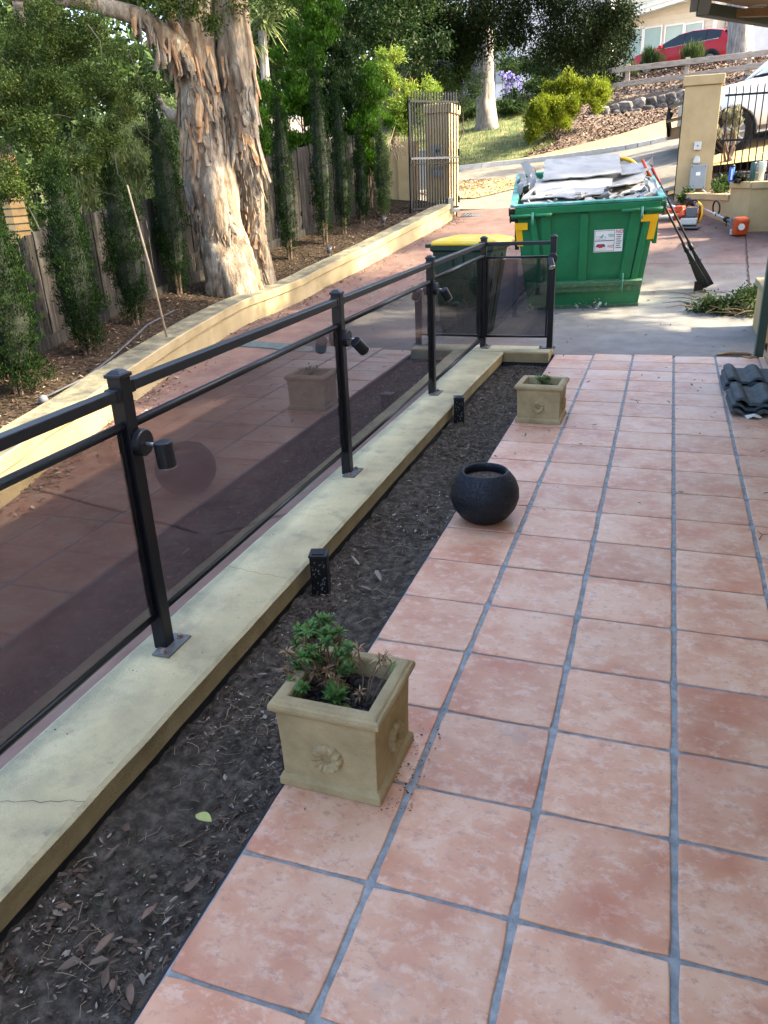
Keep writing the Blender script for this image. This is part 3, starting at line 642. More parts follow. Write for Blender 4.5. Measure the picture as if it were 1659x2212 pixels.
# ================================================================== PLANTERS
def planter(loc, w_, d_, h_, rz, label, name='square_planter'):
    r = empty(name, loc, label, 'planter', rz, 'sandstone coloured square planters')
    def ring(hw, hd, z): return [(-hw, -hd, z), (hw, -hd, z), (hw, hd, z), (-hw, hd, z)]
    W, D = w_/2, d_/2
    lv = [(W*.97, D*.97, 0), (W*.98, D*.98, .004), (W*.98, D*.98, h_*.085), (W*.95, D*.95, h_*.115), (W*.905, D*.905, h_*.125), (W*.91, D*.91, h_*.45), (W*.935, D*.935, h_*.82), (W*.94, D*.94, h_*.86)]
    V = []; Fc = []
    for a, b, z in lv: V += ring(a, b, z)
    for i in range(len(lv)-1):
        for q in range(4): Fc.append((i*4+q, i*4+(q+1) % 4, (i+1)*4+(q+1) % 4, (i+1)*4+q))
    Fc.append((3, 2, 1, 0))
    o = mesh_obj('body', V, Fc, M_sand, r); b = o.modifiers.new('b', 'BEVEL'); b.width = .006; b.segments = 3; b.limit_method = 'ANGLE'; b.angle_limit = .5
    t = w_*.115
    lv = [(W*.94, D*.94, h_*.845), (W*.965, D*.965, h_*.86), (W*.985, D*.985, h_*.875), (W*1.03, D*1.03, h_*.895), (W*1.04, D*1.04, h_*.93), (W*1.02, D*1.02, h_*.965), (W*.965, D*.965, h_*.978), (W*.955, D*.955, h_*.99), (W*.92, D*.92, h_*1.0), (W-t, D-t, h_*.995), (W-t-.004, D-t-.004, h_*.97), (W-t-.012, D-t-.012, h_*.62)]
    V = []; Fc = []
    for a, b_, z in lv: V += ring(a, b_, z)
    for i in range(len(lv)-1):
        for q in range(4): Fc.append((i*4+q, i*4+(q+1) % 4, (i+1)*4+(q+1) % 4, (i+1)*4+q))
    o = mesh_obj('rim', V, Fc, M_sand, r); b = o.modifiers.new('b', 'BEVEL'); b.width = .004; b.segments = 3; b.limit_method = 'ANGLE'; b.angle_limit = .3
    # rosettes front and right
    for rr, off in ((0, D*.915), (math.pi/2, W*.915)):
        k = MB(); n = 60; R0 = h_*.145; V = [(0, 0, .006)]; prof = [(.16, .006), (.2, .004), (.26, .0065), (.34, .004), (.42, .0042), (.78, .007), (.9, .007), (1.0, .002), (1.03, -.004)]
        for q, z in prof:
            for i in range(n):
                t = 2*math.pi*i/n; pet = abs(math.cos(t*6)); rad = R0*q*(1+(.10*pet if q > .7 else 0)); zz = z+(.003*pet if .4 < q < .95 else 0)
                V.append((rad*math.cos(t), rad*math.sin(t), zz*2.0 if zz > 0 else zz))
        Fc = [(0, 1+i, 1+(i+1) % n) for i in range(n)]
        for j in range(len(prof)-1):
            for i in range(n): Fc.append((1+j*n+i, 1+(j+1)*n+i, 1+(j+1)*n+(i+1) % n, 1+j*n+(i+1) % n))
        M4 = Matrix.Rotation(rr, 4, 'Z')@Matrix.Translation((0, -off, h_*.43))@Matrix.Rotation(math.pi/2, 4, 'X')
        V = [M4@Vector(v) for v in V]; mesh_obj('rosette', V, Fc, M_sand, r, smooth=True)
    # potting soil
    t = w_*.115; nx = 24; xs = np.linspace(-W+t+.004, W-t-.004, nx); ys = np.linspace(-D+t+.004, D-t-.004, nx)
    V = [(x, y, h_*.80+.012*mn.noise((x*30, y*30, w_*9))+.01*mn.noise((x*90, y*90, 1))) for y in ys for x in xs]
    Fc = [(j*nx+i, j*nx+i+1, (j+1)*nx+i+1, (j+1)*nx+i) for j in range(nx-1) for i in range(nx-1)]
    mesh_obj('potting_soil', V, Fc, M_soil, r, smooth=True)
    return r
planter((-.893, .388, 0), .308, .300, .287, -.02, 'large near sandstone planter with rosettes holding a leafy green and dried plant')
planter((-.862, 3.99, 0), .310, .29, .262, -.03, 'smaller far sandstone planter with a tiny green seedling by the end of the soil bed')
# plants in the big planter
def rosette_plant(name, base, stems, label, cat, lm, dead=None):
    r = empty(name, base, label, cat)
    tw = MB(); V = []; tint = []; Vd = []; td = []
    for (tip, n, size, dry) in stems:
        tip = np.array(tip); mid = tip*.5+np.array([random.gauss(0, .01), random.gauss(0, .01), 0])
        st = np.array([tip[0]*.25, tip[1]*.25, 0])
        tw.tube([st, mid, tip], [.003, .0022, .0015], 5)
        for k_ in range(n):
            el = random.uniform(-.3, 1.1); az = k_*2.4+random.random()*.5
            d = np.array([math.cos(az)*math.cos(el), math.sin(az)*math.cos(el), math.sin(el)]); s = np.cross(d, [0, 0, 1]); s /= np.linalg.norm(s)+1e-6
            L_ = size*random.uniform(.7, 1.15); nn = np.cross(s, d); p = tip-np.array([0, 0, random.uniform(0, size*.7)])
            wd = L_*(.36 if not dry else .2)
            q = [p, p+d*L_*.55+s*wd*.5+nn*L_*.05, p+d*L_-nn*L_*.1*(3 if dry else 1), p+d*L_*.55-s*wd*.5+nn*L_*.05]
            (Vd if dry else V).extend(q); (td if dry else tint).append(random.random())
    tw.build('stem', M_twig, r)
    if V: leafmesh('foliage', np.array(V), np.array(tint), lm, r)
    if Vd: leafmesh('dry_foliage', np.array(Vd), np.array(td), LF_dry, r)
    return r
st = []
rs = random.Random(11)
for i in range(50):
    a = rs.uniform(0, 6.28); rr = rs.uniform(.01, .115); z = rs.uniform(.03, .17)
    st.append(((rr*.85*math.cos(a)-.02, rr*.85*math.sin(a)-.01, z+.02), 24, .027, rs.random() < .3))
for i in range(10):
    a = rs.uniform(0, 6.28); rr = rs.uniform(.01, .06); st.append(((rr*math.cos(a)-.03, rr*math.sin(a)+.02, rs.uniform(.15, .215)), 22, .027, rs.random() < .3))
rosette_plant('azalea_shrub', (-.955, .415, .222), st, 'half green half dried leafy shrub growing in the large near planter', 'plant', LF_suc)
rosette_plant('rosette_seedling', (-.90, .335, .225), [((.005, -.005, .055), 24, .050, False), ((.0, .0, .03), 12, .05, False)], 'fresh green rosette sprig at the front of the large near planter', 'plant', LF_suc)
rosette_plant('dried_seedling', (-.835, .36, .225), [((.055, .02, .15), 22, .028, True), ((-.01, .03, .165), 18, .026, True), ((0, 0, .05), 16, .026, True), ((.09, .02, .145), 8, .020, False), ((.065, .03, .16), 12, .026, True)], 'withered brown stems at the right side of the large near planter', 'plant', LF_suc)
rosette_plant('tiny_seedling', (-.85, 4.0, .205), [((random.uniform(-.05, .05), random.uniform(-.04, .04), random.uniform(.05, .09)), 14, .026, False) for _ in range(18)], 'tiny bright green seedling in the smaller far planter', 'plant', LF_suc)
leaves('bark_chips', [((-.893, .388, .236), (.10, .10, .005))], 1400, (.006, .016), mat('dark_bark_chip', [(.012, .01, .01), (.035, .03, .03)], 30, .7), None, aspect=.6, clump=1, shell=.6, spread=.0)
tag(bpy.data.objects['bark_chips'], 'dark bark chips covering the potting soil of the large near planter', 'mulch', kind='stuff')
# round pot
r = empty('round_pot', (-.878, 2.20, 0), 'round charcoal pot with crackled surface standing on the tiles beside the soil bed', 'plant pot')
r.scale = (1.06, 1.06, 1.05)
k = MB(); S = .159
k.lathe([(0, 0), (.062, 0), (.085, .006), (.115, .03), (.143, .07), (.157, .115), (.155, .155), (.142, .195), (.122, .222), (.110, .235), (.104, .243), (.098, .243), (.093, .236), (.093, .222), (.10, .20), (.12, .17)], 64)
ob = k.build('pot_body', M_bowl, r, smooth=True)
# crackle relief
n = M_bowl.node_tree.nodes; L = M_bowl.node_tree.links
vo = n.new('ShaderNodeTexVoronoi'); vo.feature = 'DISTANCE_TO_EDGE'; vo.inputs['Scale'].default_value = 38; tc = n.new('ShaderNodeTexCoord')
nz = n.new('ShaderNodeTexNoise'); nz.inputs['Scale'].default_value = 14; L.new(tc.outputs['Object'], nz.inputs['Vector'])
mxv = n.new('ShaderNodeMix'); mxv.data_type = 'VECTOR'; mxv.inputs['Factor'].default_value = .12; L.new(tc.outputs['Object'], mxv.inputs['A']); L.new(nz.outputs['Color'], mxv.inputs['B']); L.new(mxv.outputs['Result'], vo.inputs['Vector'])
mr = n.new('ShaderNodeMapRange'); mr.inputs[2].default_value = .12; L.new(vo.outputs[0], mr.inputs[0])
bp = n.new('ShaderNodeBump'); bp.inputs['Strength'].default_value = .55; bp.inputs['Distance'].default_value = .004; L.new(mr.outputs[0], bp.inputs['Height']); L.new(bp.outputs[0], n['Principled BSDF'].inputs['Normal'])
cr2 = n.new('ShaderNodeValToRGB'); cr2.color_ramp.elements[0].color = (.002, .003, .005, 1); cr2.color_ramp.elements[1].color = (.008, .012, .020, 1); cr2.color_ramp.elements[1].position = .6; L.new(mr.outputs[0], cr2.inputs[0]); L.new(cr2.outputs[0], n['Principled BSDF'].inputs['Base Color'])
k = MB(); k.lathe([(.118, .200), (.06, .204), (.0, .206)], 32); k.build('potting_soil', mat('brown_potting_mix', [(.03, .02, .015), (.09, .06, .04), (.2, .15, .1)], 60, 1, .6, 80), r, smooth=True)

# ================================================================== SKIP
FL, FR = Vector((-1.67, 8.58, -.012)), Vector((-.42, 8.75, .015))
ax = (FR-FL).normalized(); ay = Vector((-.12, 1, .168)); ay = (ay-ax*ay.dot(ax)).normalized(); az = ax.cross(ay)
SK = Matrix.Translation((FL+FR)/2+Vector((0, 0, .015)))@Matrix((ax, ay, az)).transposed().to_4x4()
skip = empty('skip_bin', None, 'large green steel skip bin heaped with plasterboard on the sloping concrete', 'skip bin', mat4=SK)
wb, wt, dp, hh = .64, .785, 1.95, 1.22   # half widths
def fx(z): return wb+(wt-wb)*z/hh
k = MB(); th = .012
def shell(k):
    y0, y1 = 0.0, dp
    O = [(-wb, y0+.03, .0), (wb, y0+.03, 0), (wb, y1-.05, 0), (-wb, y1-.05, 0)]; U = [(-wt, y0, hh), (wt, y0, hh), (wt, y1, hh), (-wt, y1, hh)]
    I = [(-wt+th, y0+th, hh), (wt-th, y0+th, hh), (wt-th, y1-th, hh), (-wt+th, y1-th, hh)]; J = [(-wb+th, y0+.04, .02), (wb-th, y0+.04, .02), (wb-th, y1-.06, .02), (-wb+th, y1-.06, .02)]
    k.add(O+U+I+J, [(3, 2, 1, 0)]+[(i, (i+1) % 4, 4+(i+1) % 4, 4+i) for i in range(4)]+[(4+i, 4+(i+1) % 4, 8+(i+1) % 4, 8+i) for i in range(4)]+[(8+i, 8+(i+1) % 4, 12+(i+1) % 4, 12+i) for i in range(4)]+[(12, 13, 14, 15)])
shell(k); k.build('shell', M_green, skip)
k = MB()  # top rim
for a, b in (((-wt-.03, -.03), (wt+.03, -.03)), ((wt+.03, -.03), (wt+.03, dp+.03)), ((wt+.03, dp+.03), (-wt-.03, dp+.03)), ((-wt-.03, dp+.03), (-wt-.03, -.03))):
    k.bar((a[0], a[1], hh+.012), (b[0], b[1], hh+.012), .075, .03)
k.build('rim', M_greenrim, skip, bev=.006)
k = MB(); k.box((0, -.045, hh-.045), (2*wt+.02, .05, .075)); k.build('front_beam', M_green, skip, bev=.006)
yf = lambda z: .03*(1-z/hh)
for (xb, xt, w_) in ((-.02, -.02, .09), (-.50, -.60, .07), (-.385, -.46, .11), (.46, .55, .12), (.565, .68, .07)):
    k = MB(); k.bar((xb, yf(.3)-.018, .30), (xt, yf(1.1)-.018, 1.11), w_, .036, up=(0, -1, 0)); k.build('rib', M_green, skip, bev=.005)
k = MB(); k.box((0, -.028, .315), (2*fx(.3)-.02, .10, .05)); k.box((0, -.036, .255), (2*fx(.25)-.04, .012, .075)); k.build('lower_beam', M_greendirty, skip, bev=.004)
k = MB(); k.box((0, .02, .02), (2*wb+.02, .03, .05)); k.build('bottom_skirt', M_greendirty, skip, bev=.004)
k = MB(); k.box((0, .9, -.022), (2*wb-.12, 1.6, .05)); k.build('underside_runners', M_rubble, skip)
for x in (-.72, -.50, .50, .70):   # hinge pieces below the rim
    k = MB(); k.tube([(x-.12, -.075, hh-.09), (x+.12, -.075, hh-.09)], .021, 10); k.build('hinge_bar', M_green, skip, smooth=True)
for x, s in ((-.60, .9), (.60, 1)):
    k = MB(); k.tube([(x, -.115, hh-.05), (x, -.118, hh-.18)], .013, 8); k.build('latch_hook', MATS['worn_green_rim'], skip, smooth=True)
k = MB(); k.tube([(.44, -.085, .43), (.44, -.088, .22)], .009, 8); k.build('latch_pin', M_greenrim, skip, smooth=True)
for s in (-1, 1):
    for y, z in ((.12, 1.06), (.12, 1.14), (1.5, 1.10)):
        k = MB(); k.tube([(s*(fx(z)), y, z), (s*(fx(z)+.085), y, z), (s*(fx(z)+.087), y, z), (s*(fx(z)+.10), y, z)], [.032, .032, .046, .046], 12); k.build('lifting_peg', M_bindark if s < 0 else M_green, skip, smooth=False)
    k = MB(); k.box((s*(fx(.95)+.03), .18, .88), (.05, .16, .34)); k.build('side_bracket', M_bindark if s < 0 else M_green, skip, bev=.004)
    k = MB()
    for y in (.5, 1.0, 1.5): k.bar((s*(fx(.1)+.02), y, .1), (s*(fx(1.12)+.02), y, 1.12), .08, .04, up=(s, 0, 0))
    k.build('side_rib', M_green, skip)
# yellow reflective tape corners
def tape(P, nm='tape'):
    k = MB(); k.add([Vector(p) for p in P], [tuple(range(len(P)))]); return k.build(nm, M_yeltape, skip)
yy = -.004
tape([(-.80, -.024, 1.045), (-.655, -.038, 1.045), (-.655, -.038, .965), (-.80, -.024, .965)]); tape([(-.797, -.004, .962), (-.72, -.004, .962), (-.703, -.002, .775), (-.775, -.002, .775)])
tape([(.60, -.040, 1.065), (.79, -.026, 1.065), (.785, -.026, .99), (.60, -.040, .99)]); tape([(.705, -.004, .986), (.783, -.004, .986), (.758, -.002, .785), (.680, -.002, .785)])
# sticker with YES / NO
st_ = empty('x', (0, 0, 0), None, None); bpy.data.objects.remove(st_)
k = MB(); k.add([(.10, -.0035, .915), (.42, -.0035, .915), (.42, -.003, .665), (.10, -.003, .665)], [(0, 1, 2, 3)]); sticker = k.build('sticker', M_white, skip)
M_ink = mat('black_ink', [(.015, .015, .02), (.03, .03, .035)], 9, .6); M_gink = mat('green_ink', [(.03, .25, .06), (.04, .3, .08)], 9, .6); M_rink = mat('red_ink', [(.5, .02, .03), (.6, .03, .04)], 9, .6)
k = MB(); zf_ = -.0058
def rect(x0, z0, x1, z1, t=.003):
    for a, b in (((x0, z0), (x1, z0)), ((x0, z1), (x1, z1))): k.add([(a[0], zf_, a[1]-t), (b[0], zf_, b[1]-t), (b[0], zf_, b[1]+t), (a[0], zf_, a[1]+t)], [(0, 1, 2, 3)])
    for x in (x0, x1): k.add([(x-t, zf_, z0), (x+t, zf_, z0), (x+t, zf_, z1), (x-t, zf_, z1)], [(0, 1, 2, 3)])
rect(.108, .795, .325, .905, .002); rect(.108, .675, .325, .79, .002); rect(.125, .81, .23, .84, .001); rect(.16, .81, .195, .84, .001); rect(.125, .69, .23, .715, .001)
k.add([(.118, zf_, .725), (.235, zf_, .725), (.215, zf_, .755), (.14, zf_, .755)], [(0, 1, 2, 3)])
for i in range(7): k.add([(.345+.004*(i % 2), zf_, .85-i*.024), (.405-.006*(i % 3), zf_, .85-i*.024), (.405-.006*(i % 3), zf_, .858-i*.024), (.345+.004*(i % 2), zf_, .858-i*.024)], [(0, 1, 2, 3)])
k.build('print_lines', M_ink, sticker)
k = MB(); k.add([(.168, -.0062, .83), (.176, -.0062, .818), (.183, -.0062, .826), (.205, -.0062, .862), (.198, -.0062, .866), (.178, -.0062, .838), (.172, -.0062, .842)], [(0, 1, 2, 3, 4, 5, 6)]); k.build('tick_mark', M_gink, sticker)
k = MB(); k.add([(.150, -.0064, .745), (.20, -.0064, .745), (.205, -.0064, .73), (.195, -.0064, .712), (.155, -.0064, .712), (.148, -.0064, .73)], [(0, 1, 2, 3, 4, 5)]); k.build('cross_mark', M_rink, sticker)
def text(body, x, z, size, m, parent, y=-.0066, rot=(math.pi/2, 0, 0), name='lettering'):
    c = bpy.data.curves.new('lettering', 'FONT'); c.body = body; c.size = size; c.materials.append(m); c.offset = size*.01
    t_ = link(bpy.data.objects.new('t', c)); me = bpy.data.meshes.new_from_object(t_); bpy.data.objects.remove(t_); me.name = 'lettering'
    if not me.materials: me.materials.append(m)
    o = link(bpy.data.objects.new(name, me)); o.parent = parent; o.location = (x, y, z); o.rotation_euler = rot; return o
text('YES', .252, .835, .044, M_gink, sticker); text('NO', .255, .712, .044, M_rink, sticker); text('NO', .338, .872, .052, M_rink, sticker)

# contents: dark rubble and boards
def Wk(x, y, z): return SK@Vector((x, y, z))
def board(name, outline, z, tilt, label, m, th=.011, curl=0, cat='plasterboard', dz=0, grp='torn plasterboard sheets in the skip'):
    """outline in skip-local xy; tilt=(dzdx,dzdy)"""
    P = []; n = len(outline)
    for i in range(n):
        a = outline[i]; b = outline[(i+1) % n]; L_ = math.hypot(b[0]-a[0], b[1]-a[1]); kx = max(1, int(L_/.05))
        for j in range(kx):
            t = j/kx; P.append((a[0]+(b[0]-a[0])*t+(random.gauss(0, .006)), a[1]+(b[1]-a[1])*t+(random.gauss(0, .006))))
    bm = bmesh.new(); vs = [bm.verts.new((p[0], p[1], 0)) for p in P]; bm.faces.new(vs)
    for a_ in (0, 1):
        lo = min(p[a_] for p in P); hi = max(p[a_] for p in P); q = lo+.12
        while q < hi:
            bmesh.ops.bisect_plane(bm, geom=bm.verts[:]+bm.edges[:]+bm.faces[:], plane_co=(q, 0, 0) if a_ == 0 else (0, q, 0), plane_no=(1, 0, 0) if a_ == 0 else (0, 1, 0)); q += .12
    if sum(f.calc_area()*f.normal.z for f in bm.faces) < 0: bmesh.ops.reverse_faces(bm, faces=bm.faces[:])
    sd = random.random()*50
    for v in bm.verts:
        v.co.z = z+tilt[0]*v.co.x+tilt[1]*v.co.y+curl*mn.noise((v.co.x*1.7+sd, v.co.y*1.7, 0))+.012*mn.noise((v.co.x*6+sd, v.co.y*6, 2))
    me = bpy.data.meshes.new(name); 
    bmesh.ops.solidify(bm, geom=bm.faces[:], thickness=th)
    for v in bm.verts: v.co = SK@v.co
    bm.to_mesh(me); bm.free(); me.materials.append(m)
    o = link(bpy.data.objects.new(name, me)); tag(o, label, cat, grp); return o
k = MB()
nx, ny = 40, 44
V = []
for j in range(ny):
    for i in range(nx):
        x = -wt+.03+(2*wt-.06)*i/(nx-1); y = .03+(dp-.06)*j/(ny-1); V.append(Wk(x, y, 1.02+.10*mn.noise((x*3, y*3, 1))+.06*mn.noise((x*9, y*9, 4))+.04*math.sin(y*2)))
Fc = [(j*nx+i, j*nx+i+1, (j+1)*nx+i+1, (j+1)*nx+i) for j in range(ny-1) for i in range(nx-1)]
o = mesh_obj('rubble', V, Fc, M_rubble); tag(o, 'dark demolition rubble filling the green skip beneath the boards', 'rubble', kind='stuff')
board('plasterboard', [(-.70, .10), (-.1, .06), (-.02, .35), (-.72, .42)], 1.205, (.0, .02), 'pale board lying lowest at the front left corner of the skip', M_plaster, curl=.03)
board('plasterboard', [(-.20, .45), (.2, .34), (.72, .50), (.76, 1.35), (.55, 1.5), (-.2, 1.2)], 1.19, (.02, .05), 'dusty buff board under the big sheets on the right of the skip', M_plasterc, curl=.05)
board('plasterboard', [(.12, .16), (.35, .10), (.78, .12), (.80, .42), (.42, .38), (.2, .45)], 1.215, (.01, .04), 'crumpled pale board strip along the front right rim of the skip', M_plasterc, curl=.10)
board('plasterboard', [(-.74, .30), (-.30, .26), (-.18, .15), (.30, .42), (.33, 1.05), (-.55, 1.10), (-.60, .75)], 1.235, (-.01, .06), 'big flat grey white sheet in the middle of the skip heap', M_plaster, curl=.03)
board('plasterboard', [(.26, .42), (.50, .55), (.72, .95), (.72, 1.30), (.24, 1.25)], 1.26, (.0, .05), 'bent pale sheet with curled right edge on the skip heap', M_plaster, curl=.09)
board('plasterboard', [(-.50, .85), (.44, .98), (.46, 1.78), (-.48, 1.72)], 1.24, (.0, .115), 'topmost rectangular pale sheet at the back of the skip heap', M_plaster, curl=.02)
board('plasterboard', [(.44, 1.0), (.80, 1.15), (.78, 1.5), (.45, 1.55)], 1.27, (.0, .06), 'small pale board behind the bent sheet on the skip heap', M_plaster, curl=.05)
# crumpled paper scraps left
for i, (x, y, s_, lb) in enumerate(((-.72, .72, .13, 'crumpled white paper scrap at the left front inside the skip'), (-.66, 1.0, .14, 'torn white paper scrap leaning against the boards on the left of the skip'), (-.72, 1.35, .12, 'small crumpled white scrap at the back left of the skip'), (.74, .30, .10, 'grey plastic scrap sticking up at the front right corner of the skip'), (.72, 1.45, .12, 'crumbled white plaster lump near the right rim of the skip'))):
    V = []; Fc = []; n = 7
    for a in range(n):
        for b in range(n):
            u_, v_ = (a/(n-1)-.5)*2*s_, (b/(n-1)-.5)*2*s_
            V.append(Wk(x+u_*.9+.05*mn.noise((u_*12, v_*12, i)), y+v_+.06*mn.noise((u_*12, v_*12, i+9)), 1.25+s_*.4+.16*mn.noise((u_*9, v_*9, i*3+1.5))+u_*.5*(-1)**i))
    Fc = [(a*n+b, a*n+b+1, (a+1)*n+b+1, (a+1)*n+b) for a in range(n-1) for b in range(n-1)]
    o = mesh_obj('paper_scrap', V, Fc, M_plaster if i != 3 else M_greybox); s2 = o.modifiers.new('s', 'SOLIDIFY'); s2.thickness = .004; tag(o, lb, 'scrap', 'scraps sticking out of the skip')
k = MB()
k.add([Wk(-.62, 1.05, 1.25), Wk(-.52, 1.05, 1.25), Wk(-.68, 1.2, 1.52), Wk(-.78, 1.2, 1.50)], [(0, 1, 2, 3)]); o = k.build('board_offcut', M_plaster); s2 = o.modifiers.new('s', 'SOLIDIFY'); s2.thickness = .01; tag(o, 'white offcut standing up at the back left of the skip', 'board offcut')
k = MB(); k.tube([Wk(.46, 1.72, 1.38), Wk(.53, 1.68, 1.39), Wk(.60, 1.62, 1.37), Wk(.66, 1.52, 1.33)], .024, 10); o = k.build('yellow_hose', M_yeltape, smooth=True); tag(o, 'short curved yellow hose at the back right of the skip heap', 'hose')
k = MB(); rnd = random.Random(77)
for _ in range(120):
    x, y = (rnd.uniform(-.72, .74), rnd.uniform(.04, .4)) if rnd.random() < .45 else ((rnd.uniform(.5, .74), rnd.uniform(.4, 1.8)) if rnd.random() < .6 else (rnd.uniform(-.75, -.55), rnd.uniform(.3, 1.8)))
    R3 = Matrix.Rotation(rnd.uniform(-1, 1), 3, 'X')@Matrix.Rotation(rnd.uniform(0, 3), 3, 'Z')@Matrix.Rotation(rnd.uniform(-1, 1), 3, 'Y')
    k.m = rnd.choice((0, 0, 1, 1, 2)); k.box(Wk(x, y, 1.15+rnd.uniform(0, .09)), (rnd.uniform(.04, .20), rnd.uniform(.02, .09), rnd.uniform(.006, .03)), M=R3)
tag(k.build('demolition_scraps', [M_plaster, M_plasterc, M_rubble]), 'jumble of small broken board and timber scraps around the big sheets in the skip', 'scraps', kind='stuff')
# rubble bits in front of skip
leaves('plaster_crumbs', [((-1.05, 8.72, .02), (.45, .10, .012)), ((-1.6, 8.5, .01), (.12, .07, .01))], 420, (.015, .07), LF_chip, clump=3, spread=.03, aspect=.7, nup=2); tag(bpy.data.objects['plaster_crumbs'], 'broken plaster crumbs along the foot of the green skip', 'plaster crumbs', kind='stuff')

# rakes leaning on the skip
def rake(top, tip, side, label, hm, col2, tines, bend):
    r = empty('rake', tuple(tip), label, 'rake', group='rakes leaning on the skip')
    O = Vector(tip); top = Vector(top)-O; d = top.normalized(); L_ = top.length
    k = MB(); k.tube([d*.50, top*.86], .013, 10); k.build('handle', M_black, r, smooth=True)
    k = MB(); k.tube([top*.86, top], .019, 10); k.build('grip', hm, r, smooth=True)
    s = Vector(side).normalized(); up_ = d.cross(s)
    for i in range(tines):
        u_ = (i/(tines-1)-.5)*2
        k = MB(); pts = [d*.52+s*u_*.015, d*.35+s*u_*.045, d*.12+s*u_*.08, d*.0+s*u_*.09, d*.0+s*u_*.09+up_*bend]
        k.tube(pts, [.006, .007, .007, .006, .005], 5); k.build('tine', M_black, r)
    k = MB(); k.tube([d*.33-s*.075, d*.34, d*.33+s*.075], .008, 6); k.build('tine_brace', M_black, r)
    k = MB(); k.tube([d*.60, d*.48], [.02, .03], 10); k.build('socket', M_black, r, smooth=True)
gr = h1(.33, 9.31); k = MB(); k.box((.27, 9.25, gr+.07), (.11, .012, .13), rz=.3); k.box((.30, 9.28, gr+.13), (.02, .08, .02)); tag(k.build('shovel_blade', M_black, bev=.002), 'small square black plastic blade at the foot of the leaning rakes', 'tool blade')
rake(at(1387, 345, 9.75), (.34, 9.33, gr+.06), (.5, -.8, .2), 'rake with black shaft and orange topped grip leaning on the skip', MATS['orange_plastic'], None, 13, -.05)
rake(at(1408, 362, 9.85), (.40, 9.39, gr+.08), (.4, -.9, .2), 'rake with thick dull red grip leaning on the skip', M_redhandle, None, 13, -.05)

# ================================================================== RECYCLING BIN
def wheelie(loc, rz, label, lidm, roll=0):
    r = empty('wheelie_bin', loc, label, 'wheelie bin', rz)
    # local: x = width(left-right of bin), y front(-)..back(+)
    k = MB()
    lv = [(.215, -.20, .24, .03), (.225, -.215, .26, .10), (.275, -.33, .33, .90), (.295, -.36, .35, .905), (.295, -.365, .355, .955)]
    V = []
    for hw, ya, yb, z in lv: V += [(-hw, ya, z), (hw, ya, z), (hw, yb, z), (-hw, yb, z)]
    Fc = [(3, 2, 1, 0)]+[(i*4+q, i*4+(q+1) % 4, (i+1)*4+(q+1) % 4, (i+1)*4+q) for i in range(len(lv)-1) for q in range(4)]+[(16, 17, 18, 19)]
    k.add(V, Fc); k.build('body', M_bindark, r, bev=.012)
    k = MB()
    for s in (-1, 1):
        for q in (-.12, 0, .12): k.bar((s*.232, q*.8, .12), (s*.282, q, .86), .05, .014, up=(s, 0, 0))
    for q in (-.12, .12): k.bar((q*.8, -.218, .12), (q, -.33, .86), .05, .014, up=(0, -1, 0))
    k.build('rib', M_bindark, r, bev=.004)
    k = MB(); lv = [(.30, -.40, .33, .955), (.31, -.415, .34, .975), (.29, -.385, .33, 1.0), (.24, -.30, .27, 1.02), (.20, -.22, .2, 1.03)]
    V = []
    for hw, ya, yb, z in lv: V += [(-hw, ya, z), (hw, ya, z), (hw, yb, z), (-hw, yb, z)]
    Fc = [(3, 2, 1, 0)]+[(i*4+q, i*4+(q+1) % 4, (i+1)*4+(q+1) % 4, (i+1)*4+q) for i in range(len(lv)-1) for q in range(4)]+[(16, 17, 18, 19)]
    k.add(V, Fc); lid = k.build('lid', lidm, r, bev=.012)
    k = MB(); k.box((0, -.425, .965), (.2, .03, .022)); k.build('lid_grip', lidm, lid, bev=.005)
    k = MB(); k.tube([(-.24, .41, .95), (.24, .41, .95)], .014, 10); k.box((-.24, .375, .95), (.03, .09, .035)); k.box((.24, .375, .95), (.03, .09, .035)); k.build('handle', M_bindark, r)
    for s in (-1, 1):
        k = MB(); k.tube([(s*.235, .27, .10), (s*.245, .27, .10), (s*.285, .27, .10), (s*.29, .27, .10)], [.09, .10, .10, .09], 20); wh = k.build('wheel', M_rubber, r)
        k = MB(); k.tube([(s*.291, .27, .10), (s*.294, .27, .10)], .055, 14); k.build('hub', M_greyp, wh)
    k = MB(); k.tube([(-.24, .27, .10), (.24, .27, .10)], .012, 8); k.build('axle', M_plate, r)
    return r
rb = wheelie((-2.04, 6.96, h1(-2.0, 6.9)), math.radians(-98), 'recycling bin with faded yellow lid standing behind the glass balustrade', M_binyel)
rb.scale = (.96, .94, .985); rb.rotation_euler = (0, 0, math.radians(83))
k = MB(); k.box((.05, -.375, .80), (.10, .004, .018)); k.build('number_plate', M_ltgrey, rb)

# second bin cropped at right
wb2 = wheelie((1.66, 11.72, h1(1.3, 11.7)), math.radians(90), 'dark green wheelie bin with black wheel cut off by the right edge of the photo', M_bindark)

